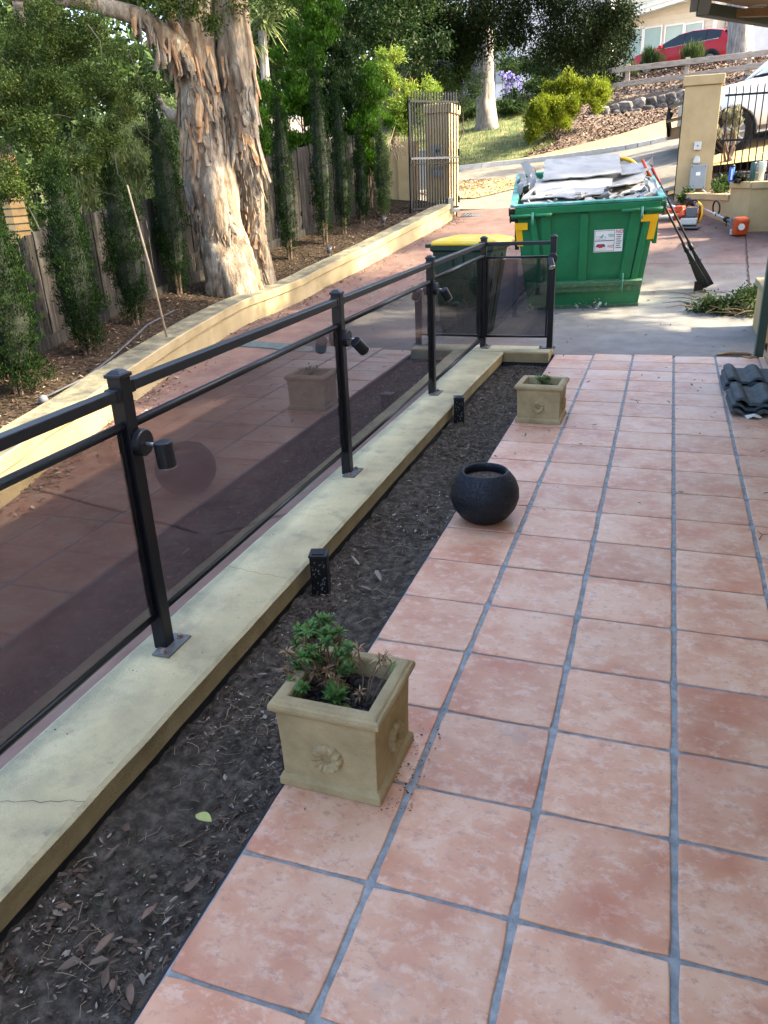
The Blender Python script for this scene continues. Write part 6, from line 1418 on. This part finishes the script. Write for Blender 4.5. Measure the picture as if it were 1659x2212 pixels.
for s in (-1, 1):
    k = MB(); k.tube([(-.20, s*.62, .45), (-.24, s*.62, .75), (-.20, s*.60, 1.02), (-.06, s*.58, 1.16)], .034, 10); k.build('bull_bar_upright', M_fence_black, ut, smooth=True)
    k = MB(); k.tube([(.04, s*.90, .42), (-.08, s*.92, .52), (-.14, s*.88, .78), (-.14, s*.62, .9)], .034, 10); k.build('bull_bar_wing', M_fence_black, ut, smooth=True)
    k = MB(); k.box((.16, s*.74, .92), (.26, .26, .20)); k.build('headlight', M_ltgrey, ut, bev=.03)
    k = MB(); k.box((1.62, s*1.08, 1.28), (.12, .22, .22)); k.build('wing_mirror', M_black, ut, bev=.03)
    k = MB(); k.bx((1.5, s*.90-.06, .36), (3.4, s*.90+.06, .44)); k.build('side_step', M_silver, ut)
    k = MB(); pts = [(.62+math.cos(t)*.43, s*.935, .37+math.sin(t)*.43) for t in np.linspace(-.25, math.pi+.25, 18)]; k.tube(pts, .035, 6, cap=True); k.build('arch_flare', M_black, ut, smooth=True)
k = MB(); k.tube([(-.24, -.62, .75), (-.24, .62, .75)], .034, 10); k.tube([(-.20, -.60, 1.02), (-.20, .60, 1.02)], .03, 10); k.box((-.10, 0, .5), (.2, 1.7, .22)); k.build('bull_bar', M_fence_black, ut)
k = MB(); k.bx((1.52, -.942, .50), (1.53, -.925, 1.12)); k.build('door_gap', M_black, ut)
k = MB()
for i, w_ in enumerate((.34, .30)): k.bx((1.62, -.9405, 1.02-i*.05), (1.62+w_, -.930, 1.04-i*.05))
k.build('door_lettering', M_greybox, ut)
k = MB(); k.box((1.30, -.55, 1.30), (.25, .5, .03)); k.build('wiper_cowl', M_black, ut)
k = MB(); k.tube([(4.9, -.68, .41), (4.9, -.93, .41)], .41, 28); k.tube([(4.9, .68, .41), (4.9, .93, .41)], .41, 28); k.build('rear_wheels', M_rubber, ut)

# ================================================================== RAIL FENCE, STONE WALL, HOUSE
pts = [at(1250, 210, 27.2), at(1353.5, 192, 27), at(1481, 176, 26.8), at(1615, 154, 26.6), at(1770, 136, 26.4)]
tops = [at(1252, 150, 27.2), at(1357, 138, 27), at(1484, 124, 26.8), at(1618, 110, 26.6), at(1772, 90, 26.4)]
r = empty('rail_fence', tuple(pts[1]), 'weathered two rail timber fence on the bank in front of the red car', 'rail fence'); iv = Matrix.Translation(-V3(pts[1]))
for a, b in zip(pts, tops): k = MB(); k.bx((a[0]-.065, a[1]-.05, a[2]-.3), (a[0]+.065, a[1]+.05, b[2])); o = k.build('fence_post', M_timber, r, bev=.006); o.matrix_parent_inverse = iv
for fr in (.80, .20):
    for i in range(4):
        a = V3(pts[i]*(1-fr)+tops[i]*fr); b = V3(pts[i+1]*(1-fr)+tops[i+1]*fr); k = MB(); o_ = Vector((0, -.07, 0)); k.bar(a+o_, b+o_, .05, .15); o = k.build('fence_rail', M_timber, r, bev=.008); o.matrix_parent_inverse = iv
# stone wall
r = empty('stone_wall', tuple(at(1400, 238, 25.3)), 'low dark bluestone rubble wall across the mulch bank', 'stone wall'); iv = Matrix.Translation(-V3(at(1400, 238, 25.3)))
A = at(1285, 262, 25.0); B = at(1500, 222, 25.6); n_s = 30
msh = []
for j in range(5):
    bm = bmesh.new(); bmesh.ops.create_icosphere(bm, subdivisions=2, radius=.5)
    for v in bm.verts:
        q = v.co; q.x = math.copysign(abs(q.x*2)**.6/2, q.x); q.z = math.copysign(abs(q.z*2)**.6/2, q.z); v.co = q*(1+.16*mn.noise(q*4+Vector((j*9, 0, 0))))
    me = bpy.data.meshes.new('stone'); bm.to_mesh(me); bm.free(); me.materials.append(M_stone); msh.append(me)
for row in range(2):
    t = random.uniform(0, .02)
    while t < 1:
        w_ = random.uniform(.17, .42); c = A+(B-A)*t; h_ = random.uniform(.20, .33); o = link(bpy.data.objects.new('stone', random.choice(msh))); o.parent = r; o.matrix_parent_inverse = iv
        o.location = (c[0], c[1]+random.uniform(-.02, .02)+row*.04, c[2]+.02+row*.20+random.uniform(-.02, .02)); o.scale = (w_*1.25, .26, h_*1.2); o.rotation_euler = (0, random.uniform(-.3, .3), 0); t += w_/np.linalg.norm(B-A)*.92
k = MB(); k.bar(A+np.array([0, .12, .2]), B+np.array([0, .12, .2]), .2, .5); o = k.build('mortar_core', M_mortar, r); o.matrix_parent_inverse = iv
# upper row of small rocks
r = empty('rock_edging', tuple(at(1330, 225, 26.2)), 'upper line of small dark rocks on the mulch above the stone wall', 'rock edging'); iv = Matrix.Translation(-V3(at(1330, 225, 26.2)))
A = at(1262, 232, 26.2); B = at(1495, 200, 26.4); t = 0
while t < 1:
    w_ = random.uniform(.12, .24); c = A+(B-A)*t; o = link(bpy.data.objects.new('rock', random.choice(msh))); o.parent = r; o.matrix_parent_inverse = iv; o.location = tuple(c); o.scale = (w_, .2, random.uniform(.10, .18)); t += w_/np.linalg.norm(B-A)*1.1
# house
PL = at(1318, 100, 46.5); PR = at(1541, 100, 44.6); gl = 4.6
dH = np.array([PR[0]-PL[0], PR[1]-PL[1]]); LH = np.linalg.norm(dH); dH /= LH; aH = math.atan2(dH[1], dH[0])
house = empty('cream_house', (PL[0], PL[1], gl), 'cream weatherboard house with large windows behind the red car', 'house', aH)
def hz_(px, py): # wall-plane coords (u, height)
    d = fw+(px-829.5)/F_*rt-(py-1106)/F_*upv; nn = np.array([-dH[1], dH[0], 0]); t = (np.array([PL[0], PL[1], 0])-CAM)@nn/(d@nn); p = CAM+t*d
    return (p[0]-PL[0])*dH[0]+(p[1]-PL[1])*dH[1], p[2]-gl
Hh = hz_(1500, -30)[1]
k = MB(); k.bx((-.0, .03, -1), (LH, 6.0, Hh)); k.build('wall_core', M_weather, house)
zb = 0
i = 0
while zb < Hh:
    k = MB(); k.box((LH/2, -.005, zb+.13), (LH+.02, .05, .26), M=Matrix.Rotation(-.10, 3, 'X')); k.build('weatherboard', M_weather, house); zb += .25
for (xa, ya, xb, yb_) in ((1350, 64, 1392, 170), (1392.5, 60, 1433, 165), (1438, 55, 1480, 160), (1481, 51, 1522, 155)):
    u0, z1 = hz_(xa, ya); u1, _ = hz_(xb, ya); _, z0 = hz_(xa, yb_)
    k = MB(); t = .07
    k.bx((u0, -.09, z0), (u0+t, -.01, z1)); k.bx((u1-t, -.09, z0), (u1, -.01, z1)); k.bx((u0, -.092, z1-t), (u1, -.01, z1)); k.bx((u0, -.092, z0), (u1, -.01, z0+t)); w_ = k.build('window', M_housew, house)
    k = MB(); k.bx((u0+t*.5, -.055, z0+t*.5), (u1-t*.5, -.035, z1-t*.5)); k.build('pane', M_winglass, w_)
k = MB(); u0, z0 = hz_(1352, 50); k.bx((LH-.12, -.06, -.5), (LH+.04, .0, Hh)); k.build('corner_board', M_housew, house)
ua, za = hz_(1330, 48); ub, zb_ = hz_(1490, -2); ub += 1.5; zb_ += (zb_-za)/(ub-1.5-ua)*1.5
k = MB(); k.bar((ua, -.7, za), (ub, -.7, zb_), .06, .28, up=(0, 0, 1)); k.build('fascia', M_housew, house)
k = MB(); k.bar((ua, -.76, za+.10), (ub, -.76, zb_+.10), .10, .12); k.build('gutter', M_roofgut, house)
k = MB(); k.add([(ua, -.72, za+.12), (ub, -.72, zb_+.12), (ub, 6, zb_+.12), (ua, 6, za+.12)], [(0, 1, 2, 3)]); k.add([(ua, -.70, za-.1), (ub, -.70, zb_-.1), (ub, .0, zb_-.1), (ua, 0, za-.1)], [(3, 2, 1, 0)]); k.build('roof', M_roofgut, house)
k = MB(); k.bx((LH+.04, 1.2, -1), (LH+6, 1.5, Hh+1)); k.build('recessed_wall', M_weather, house)
k = MB(); k.bx((LH+.35, 1.12, .5), (LH+1.05, 1.19, 2.9)); k.build('door', M_darkwall, house)
k = MB(); k.bx((LH+1.55, .6, -1), (LH+6, .9, 3.2)); k.build('garage_wall', M_housew, house)
# blue-grey house part left behind trees
c = at(1120, 130, 40); r = empty('grey_house', (c[0], c[1], 4.5), 'grey house glimpsed between trees beyond the gum trunk', 'house')
k = MB(); k.bx((-3.5, 0, -2), (4, 3, 6)); k.build('wall', M_housew, r); k = MB(); k.bx((-1.6, -.06, 1.0), (-.2, 0, 3.0)); w_ = k.build('window', M_greybox, r); k = MB(); k.bx((.6, -.06, -.2), (2.2, -.01, 1.2)); k.build('window', M_winglass, r)
c = at(985, 215, 27.5); k = MB(); k.box((c[0]-1.2, c[1], c[2]-.3), (5.0, .25, 3.0)); tag(k.build('dark_wall', M_darkwall), 'dark grey garden wall behind the lawn at the left of the gum trunk', 'wall')

# ================================================================== GUM TREES
g0 = at(1053, 280, 24); gt = empty('gum_tree', tuple(g0), 'grey barked gum tree with dark overhanging crown beyond the gate', 'tree'); iv = Matrix.Translation(-V3(g0))
def gtr(root, spec, seed, n=22, iv_=None):
    pts, rad = zip(*[(at(px, py, Y), w_/2*np.linalg.norm(at(px, py, Y)-CAM)/F_) for px, py, w_, Y in spec]); V, Fc, K = trunk_mesh(pts, rad, n, .14, seed); o = mesh_obj('trunk', V, Fc, M_gumbark, root, smooth=True); o.matrix_parent_inverse = iv_; return K
gtr(gt, [(1053, 300, 62, 24), (1053, 272, 46, 24), (1050, 235, 37, 24), (1048, 170, 34, 24), (1047, 110, 32, 24), (1050, 0, 28, 24), (1060, -200, 20, 24)], 3, iv_=iv)
bl = [pb(*a) for a in ((640, 20, 19, 60, 50, .9), (720, 30, 19.5, 70, 60, 1), (800, 40, 20, 70, 60, 1), (890, 55, 20.5, 75, 55, 1), (960, 60, 21, 75, 60, 1), (1040, 50, 21, 75, 55, 1), (1120, 55, 21, 75, 62, 1), (1200, 60, 21, 70, 62, 1), (1270, 55, 21, 60, 60, 1), (1325, 30, 21, 38, 60, .8), (1245, 110, 21.5, 36, 36, .6), (1300, 90, 21.5, 36, 36, .6),
    (700, -80, 20, 120, 80, 1.5), (900, -90, 20, 130, 80, 1.5), (1100, -100, 21, 140, 80, 1.5), (1280, -80, 21, 90, 70, 1.2))]
o = leaves('crown', bl, 105000, (.05, .11), LF_gum, gt, aspect=.36, axis=(0, 0, -1), axk=.35, clump=14, spread=.11, shell=.5, nup=.2, sub=.5); o.matrix_parent_inverse = iv
shrub('dark_garden_tree', [(1250, 130, 27.5, 50, 40, .9), (1310, 120, 27.5, 36, 50, .9), (1290, 60, 28, 50, 50, 1), (1290, 175, 27.4, 36, 28, .6), (1345, 60, 28, 24, 50, .6), (1325, 180, 27.6, 22, 20, .5)], 17000, (.06, .13), LF_gum, 'dark leafy tree left of the cream house', 'tree', base=tuple(at(1270, 215, 27.5)[:2]), clump=10, spread=.12, aspect=.4)
shrub('garden_shrub', [(1110, 165, 28, 40, 26, .7), (1180, 160, 28, 45, 30, .7), (1150, 130, 28.5, 50, 30, .7), (1210, 190, 26.8, 36, 24, .6), (1120, 210, 27, 24, 18, .5), (1165, 195, 26.8, 30, 20, .5), (1210, 130, 28, 30, 36, .6)], 15000, (.06, .12), LF_mid, 'mid green garden shrubs under the gum crown beside the agapanthus', base=tuple(at(1160, 215, 27.5)[:2]), clump=10, spread=.10, aspect=.45)
shrub('yellow_bush', [(1235, 190, 23.0, 40, 24, .55), (1280, 190, 23.2, 34, 20, .5), (1195, 215, 22.8, 34, 26, .5), (1180, 250, 22.2, 34, 26, .5), (1155, 275, 21.9, 26, 26, .45), (1225, 232, 22.8, 34, 22, .45), (1160, 245, 22, 26, 22, .4), (1290, 215, 23.2, 22, 18, .4), (1210, 262, 22.2, 16, 12, .3), (1240, 222, 22.6, 34, 30, .5), (1185, 232, 22.4, 30, 30, .5)], 38000, (.05, .11), LF_yel, 'large bright yellow green bush on the mulch bank right of the gum trunk', base=tuple(at(1200, 290, 22.6)[:2]), clump=12, spread=.07, aspect=.3, axis=(0, 0, 1), axk=.35, shell=.55, sub=.14)
# agapanthus
def aga(px, py, Y, n, label, nf):
    c = at(px, py, Y); g = h1(c[0], c[1]); r = empty('agapanthus', (c[0], c[1], g), label, 'agapanthus'); V = []; tt = []
    for i in range(n):
        d = rng.normal(size=3); d[2] = abs(d[2])+.6; d /= np.linalg.norm(d); L_ = rng.uniform(.45, .8); o0 = np.array([rng.normal()*.22, rng.normal()*.2, 0]); s = np.cross(d, [0, 0, 1]); s /= np.linalg.norm(s)+1e-6; mid = o0+d*L_*.6; tip = o0+d*L_*.9+np.array([d[0]*.25, d[1]*.25, -.2])
        V += [o0, mid+s*.02, tip, mid-s*.02]; tt.append(rng.random()*.7)
    leafmesh('foliage', np.array(V), np.array(tt), LF_mid, r)
    for i in range(nf):
        p = Vector((rng.normal()*.35, rng.normal()*.2-.1, 0)); hgt = rng.uniform(.65, 1.15); k = MB(); k.tube([p, p+Vector((rng.normal()*.05, 0, hgt))], .008, 5); s_ = k.build('flower_stalk', LF_mid if False else M_hgreen, r)
        k = MB(); cc = k.V; q = p+Vector((0, 0, hgt))
        for j in range(26):
            d = Vector(rng.normal(size=3)).normalized(); a = d.orthogonal()*.018; k.add([q+d*.03-a, q+d*.03+a, q+d*.10+a*.6, q+d*.10-a*.6], [(0, 1, 2, 3)])
        k.build('flower_head', M_purple, s_)
aga(1105, 238, 25.4, 420, 'clump of purple flowering agapanthus right of the gum trunk', 9)
aga(1012, 262, 26.0, 260, 'sparse lilac flowering agapanthus left of the gum trunk', 3)
# strappy plants in front of car
for px, py, Y, lb in ((1412, 140, 29.5, 'left clump of tall grassy shrub in front of the red car'), (1490, 130, 29, 'right clump of tall grassy shrub in front of the red car door'), (1368, 165, 30, 'feathery grass clump at the far left nose of the red car')):
    shrub('grassy_shrub', [(px, py, Y, 14, 20, .3), (px+10, py-12, Y, 10, 14, .25), (px-8, py-5, Y, 8, 14, .2)], 1500, (.10, .28), LF_mid, lb, 'grass clump', base=tuple(at(px, py+26, Y)[:2]), trunk=False, axis=(0, 0, 1), axk=.75, aspect=.10, clump=8, spread=.08)
# street trunk at right
g1 = at(1597, 158, 30); t2 = empty('street_tree', tuple(g1), 'thick pale grey tree trunk behind the rail fence beside the red car', 'tree'); iv2 = Matrix.Translation(-V3(g1))
gtr(t2, [(1596, 175, 52, 30), (1597, 150, 44, 30), (1598, 100, 41, 30), (1600, 40, 39, 30), (1602, -120, 34, 30), (1610, -350, 26, 30)], 7, 24, iv2)
bl = [pb(*a) for a in ((1600, -450, 30, 250, 150, 3), (1750, -350, 30, 200, 120, 3))]
o = leaves('crown', bl, 9000, (.12, .2), LF_gum, t2, aspect=.3, clump=12, spread=.2); o.matrix_parent_inverse = iv2
# neighbouring trees to the right that throw dappled shade over the drive
def shade_tree(x, y, zc, R_, n, label, seed):
    global rng
    g = h1(x, y); r = empty('gum_tree', (x, y, g), label, 'tree'); 
    k = MB(); k.tube([(0, 0, -.2), (.1, .1, zc*.5), (-.1, 0, zc)], [.28, .2, .1], 10); k.build('trunk', M_gumbark, r, smooth=True)
    bl = []
    rr = np.random.default_rng(seed)
    for i in range(13 if R_ < 4 else 26):
        d = rr.normal(size=3); d /= np.linalg.norm(d); bl.append((np.array([d[0]*R_*.8, d[1]*R_*.8, zc+d[2]*R_*.42]), (R_*rr.uniform(.2, .36), R_*rr.uniform(.14, .24), R_*.10)))
    leaves('crown', bl, n, (.12, .26), LF_gum, r, aspect=.36, clump=12, spread=.16, shell=.5, sub=.4)
shade_tree(6.4, 12.4, 10.2, 5.0, 110000, 'very tall spreading gum tree right of the photo shading the left garden', 5)
shade_tree(7.8, 10.4, 5.8, 2.9, 20000, 'tall gum tree beyond the right edge shading the driveway', 1)
shade_tree(8.5, 13.6, 6.6, 2.6, 7000, 'slender gum tree right of the stepped wall outside the photo', 2)
shade_tree(5.6, 20.6, 6.3, 1.5, 1800, 'roadside gum tree outside the right of the photo', 3)

# ================================================================== LITTER AND SMALL THINGS
def litter(name, n, area, size, lm, zf, label, cat, aspect=.45, flat=.25, parent=None, curl=.3, dens=None):
    V = []; tt = []
    c = 0
    while c < n:
        x, y = area()
        z = float(np.atleast_1d(zf(x, y))[0]); a = rng.random()*6.28; el = rng.normal()*flat; L_ = rng.uniform(*size)
        d = np.array([math.cos(a)*math.cos(el), math.sin(a)*math.cos(el), math.sin(el)]); s = np.array([-math.sin(a), math.cos(a), rng.normal()*flat]); p = np.array([x, y, z+.003+abs(math.sin(el))*L_*.5+rng.random()*.004]); w_ = L_*aspect*rng.uniform(.6, 1.2)
        u3 = np.array([0, 0, 1.])*L_*curl*rng.random()
        a0 = p-d*L_/2; a1 = p+d*L_/2+u3*.3; f1, f2 = rng.uniform(.15, .35), rng.uniform(.6, .85); q1, q2 = rng.uniform(.7, 1.1, 2)
        V += [a0, a0+d*L_*f1+s*w_*.5*q1+u3*.5, a0+d*L_*f2+s*w_*.38*q2+u3*.6, a1, a0, a1, a0+d*L_*f2*.95-s*w_*.36*q1+u3*.55, a0+d*L_*f1-s*w_*.5*q2+u3*.5]; q = rng.random(); tt += [q, min(1, q+.08)]; c += 1
    o = leafmesh(name, np.array(V), np.array(tt), lm); tag(o, label, cat, kind='stuff'); return o
def soil_area():
    while True:
        y = rng.uniform(-1.0, 5.8); x = rng.uniform(-1.48, -1.045)
        if mn.noise((x*4, y*2.5, 7))+.35 > rng.random()*.8 or y > 3 and rng.random() < .5: return x, y
def soilz1(x, y): return soilz(x, y)
litter('leaf_litter', 3300, soil_area, (.010, .030), LF_lit, soilz1, 'small dry leaves scattered over the dark soil bed', 'leaf litter')
litter('big_fallen_leaves', 70, lambda: (rng.uniform(-1.46, -1.06), rng.uniform(-.8, 2.2) if rng.random() < .85 else rng.uniform(2, 5.7)), (.035, .065), LF_lit, lambda x, y: soilz(x, y)+.006, 'larger curled brown and grey leaves lying on the soil bed', 'leaf litter', aspect=.38)
litter('white_chips', 150, soil_area, (.004, .010), LF_chip, lambda x, y: soilz(x, y)+.003, 'tiny white stone and plaster chips in the soil bed', 'chips', aspect=.8)
litter('fine_debris', 9500, soil_area, (.004, .014), leafmat('soil_crumbs', (.02, .016, .013), (.12, .095, .075), (.3, .25, .2), 0, .9), soilz1, 'fine crumbs and husks on the soil bed', 'debris', aspect=.5)
k = MB(); rnd = random.Random(31)
for i in range(900):
    x = rnd.uniform(-1.47, -1.06); y = rnd.uniform(-.9, 5.75); z = float(soilz(x, y)[0])+.006; a = rnd.random()*6.28; L_ = rnd.uniform(.02, .08); p = Vector((x, y, z)); pts = [p]
    for j in range(3): a += rnd.gauss(0, .45); p = p+Vector((math.cos(a)*L_/3, math.sin(a)*L_/3, rnd.gauss(.001, .004))); p.x = max(-1.48, min(-1.05, p.x)); pts.append(p)
    k.m = 0 if rnd.random() < .6 else 1
    k.tube(pts, rnd.uniform(.0004, .0010), 3, cap=False)
tag(k.build('dry_stems', [M_paletwig, M_twig]), 'thin pale dry stems and roots tangled over the soil bed', 'dry stems', kind='stuff')
# grass wisps
V = []; tt = []
for _ in range(34):
    x, y = rng.uniform(-1.46, -1.10), rng.uniform(-.5, 5.6); z = float(soilz(x, y)[0])
    for j in range(9):
        d = rng.normal(size=3)*.5; d[2] = 1; d /= np.linalg.norm(d); s = np.cross(d, rng.normal(size=3)); s /= np.linalg.norm(s); L_ = rng.uniform(.02, .055); p = np.array([x, y, z])+rng.normal(size=3)*.004; V += [p, p+d*L_*.5+s*.0009, p+d*L_+np.array([d[0], d[1], 0])*.02, p+d*L_*.5-s*.0009]; tt.append(rng.random()*.6)
o = leafmesh('grass_wisps', np.array(V), np.array(tt), LF_mid); tag(o, 'sparse green grass wisps sprouting in the soil bed', 'grass', kind='stuff')
def bigleaf(x, y, z, a, L_, w_, cols, label, group=None):
    k = MB(); n = 8; V = []
    for i in range(n+1):
        t = i/n; ww = w_*math.sin(math.pi*min(1, t*1.0))**.8/2*(1-.25*t); zz = .010*math.sin(t*2.6)
        V += [(t*L_, -ww, zz+.005), (t*L_, 0, zz), (t*L_, ww, zz+.006)]
    M4 = Matrix.Translation((x, y, z))@Matrix.Rotation(a, 4, 'Z'); V = [M4@Vector(v) for v in V]
    Fc = [(i*3+q, i*3+q+1, (i+1)*3+q+1, (i+1)*3+q) for i in range(n) for q in range(2)]
    k.add(V, Fc); o = k.build('fallen_leaf', cols, smooth=True); tag(o, label, 'leaf', group)
p = atz(440, 1775, -.055); bigleaf(p[0]-.03, p[1]+.01, -.052, -.25, .062, .036, mat('yellow_green_fallen_leaf', [(.32, .36, .10), (.42, .44, .16)], 60, .5), 'yellow green fallen leaf lying on the dark soil in front of the big planter')
M_bl = mat('brown_fallen_leaf', [(.11, .065, .04), (.21, .135, .09)], 60, .6)
for i, (px, py, a, L_, lb) in enumerate(((305, 1995, 1.2, .07, 'long grey brown leaf lying on the soil below the yellow green leaf'), (205, 2070, 1.35, .09, 'long narrow brown leaf close to the kerb near the bottom left'), (285, 2180, 2.2, .075, 'large brown leaf at the tile edge at the very bottom of the soil bed'), (120, 1965, .1, .07, 'pale curled narrow leaf near the kerb at bottom left'), (245, 2120, -.9, .06, 'folded brown leaf near the bottom of the soil bed'))):
    p = atz(px, py, -.055); bigleaf(p[0], p[1], -.05, a, L_*.72, L_*.25, M_bl, lb, 'large brown leaves on the soil near the camera')
# specks and twigs on the patio tiles
litter('tile_specks', 130, lambda: (rng.uniform(-1.0, .7), rng.uniform(-.4, 6.0)), (.004, .012), LF_dry, lambda x, y: .0, 'dark specks and tiny leaf bits on the terracotta tiles', 'specks', aspect=.5, flat=.05)
litter('planter_crumbs', 90, lambda: (rng.uniform(-.74, -.66), rng.uniform(.22, .60)), (.003, .010), LF_lit, lambda x, y: .0, 'soil crumbs on the tiles beside the large planter', 'crumbs', aspect=.8, flat=.05)
litter('white_grains', 60, lambda: (.56+rng.normal()*.05, 2.75+rng.normal()*.12), (.003, .007), LF_chip, lambda x, y: .0, 'white grit scattered on the tiles at the right edge', 'grit', aspect=.8, flat=.05)
for px, py, a, lb in ((1650, 1065, .2, 'thin forked twig on the tiles at the right edge'), (1640, 1165, 1.2, 'bare twig on the tiles below the forked twig'), (1378, 870, 1.9, 'dark hooked twig beside the roof tile stack')):
    p = V3(atz(px, py, .004)); k = MB(); k.tube([p, p+Vector((.04*math.cos(a), .04*math.sin(a), .008)), p+Vector((.09*math.cos(a+.4), .09*math.sin(a+.4), .004))], [.0025, .002, .001], 5); k.tube([p+Vector((.04*math.cos(a), .04*math.sin(a), .008)), p+Vector((.04*math.cos(a)+.03, .06, .003))], [.0018, .001], 4)
    tag(k.build('twig', M_twig), lb, 'twig', 'small twigs on the patio tiles')
# leaves along drive edge and bed
def edge_area():
    i = rng.integers(12, len(WP)-3); p = WP[i]; return p[0]+abs(rng.normal())*.14+.02, p[1]+rng.normal()*.15
litter('drive_edge_leaves', 1500, edge_area, (.015, .05), LF_lit, lambda x, y: gz(x, y), 'dry leaf litter along the foot of the curved yellow wall', 'leaf litter')
litter('drive_leaves', 500, lambda: (rng.uniform(-4.6, .8), rng.uniform(2, 13.5)), (.015, .045), LF_lit, lambda x, y: gz(x, y)+.003, 'scattered dry leaves on the driveway', 'leaf litter')
litter('drive_dark_debris', 900, lambda: (-3.3+rng.normal()*.7, 10.3+rng.normal()*1.0), (.015, .05), LF_dry, lambda x, y: gz(x, y)+.003, 'dark leafy debris on the driveway left of the skip', 'leaf litter')
def bed_area():
    y = rng.uniform(.5, 13.8); xw = np.interp(y, [p[1] for p in WP], [p[0] for p in WP])-.28; return xw-rng.random()*1.0, y
litter('bed_leaves', 11000, bed_area, (.015, .05), leafmat('mulch_flake', (.013, .009, .007), (.085, .06, .042), (.24, .18, .13), 0, .9), lambda x, y: bedz(x, y)+.002, 'brown leaf mulch covering the garden bed behind the yellow wall', 'mulch', aspect=.4)
def poly_area(P):
    P = np.array(P); lo = P.min(0); hi = P.max(0)
    def inside(x, y):
        c = False; j = len(P)-1
        for i in range(len(P)):
            if (P[i][1] > y) != (P[j][1] > y) and x < (P[j][0]-P[i][0])*(y-P[i][1])/(P[j][1]-P[i][1])+P[i][0]: c = not c
            j = i
        return c
    def f():
        while True:
            x, y = rng.uniform(lo[0], hi[0]), rng.uniform(lo[1], hi[1])
            if inside(x, y): return x, y
    return f
def bulk(name, P, n, size, lm, label, cat, aspect=.4, flat=.35, up_=0.):
    f = poly_area(P); XY = np.array([f() for _ in range(n)]); z = H(XY[:, 0], XY[:, 1])+.01; N = n
    a = rng.random(N)*6.283; L_ = rng.uniform(size[0], size[1], N); el = rng.normal(size=N)*flat+up_
    d = np.stack([np.cos(a)*np.cos(el), np.sin(a)*np.cos(el), np.sin(el)], 1); s = np.stack([-np.sin(a), np.cos(a), rng.normal(size=N)*.3], 1)
    p = np.stack([XY[:, 0], XY[:, 1], z+np.abs(np.sin(el))*L_*.4*(up_ == 0)], 1); w_ = L_*aspect
    V = np.empty((N, 4, 3)); V[:, 0] = p-(d*(L_/2)[:, None] if up_ == 0 else 0); V[:, 1] = p+s*(w_/2)[:, None]+(d*(L_/2)[:, None] if up_ else 0); V[:, 2] = p+d*(L_*(1 if up_ else .5))[:, None]; V[:, 3] = p-s*(w_/2)[:, None]+(d*(L_/2)[:, None] if up_ else 0)
    o = leafmesh(name, V.reshape(-1, 3), rng.random(N), lm); tag(o, label, cat, kind='stuff')
bulk('lawn_grass', lawn_poly, 26000, (.05, .13), LF_grass, 'patchy dry grass of the sloping lawn beyond the gate', 'grass', aspect=.12, up_=1.1)
bulk('bank_bark', [(-3.88, 20.73), (-3.5, 20.92), (-1.83, 22.02), (-.14, 23.12), (3, 24.02), (5, 25.5), (5, 32), (-4, 32), (-3.58, 26.5), (-3.28, 24)], 22000, (.05, .14), leafmat('bark_flakes', (.04, .025, .018), (.21, .145, .11), (.40, .32, .26), 0, .9), 'bark and leaf mulch on the sloping bank beyond the road', 'mulch')
bulk('entry_leaves', lp, 5000, (.04, .10), LF_litp, 'pale dry leaves beside the driveway entry beyond the gate', 'leaf litter')
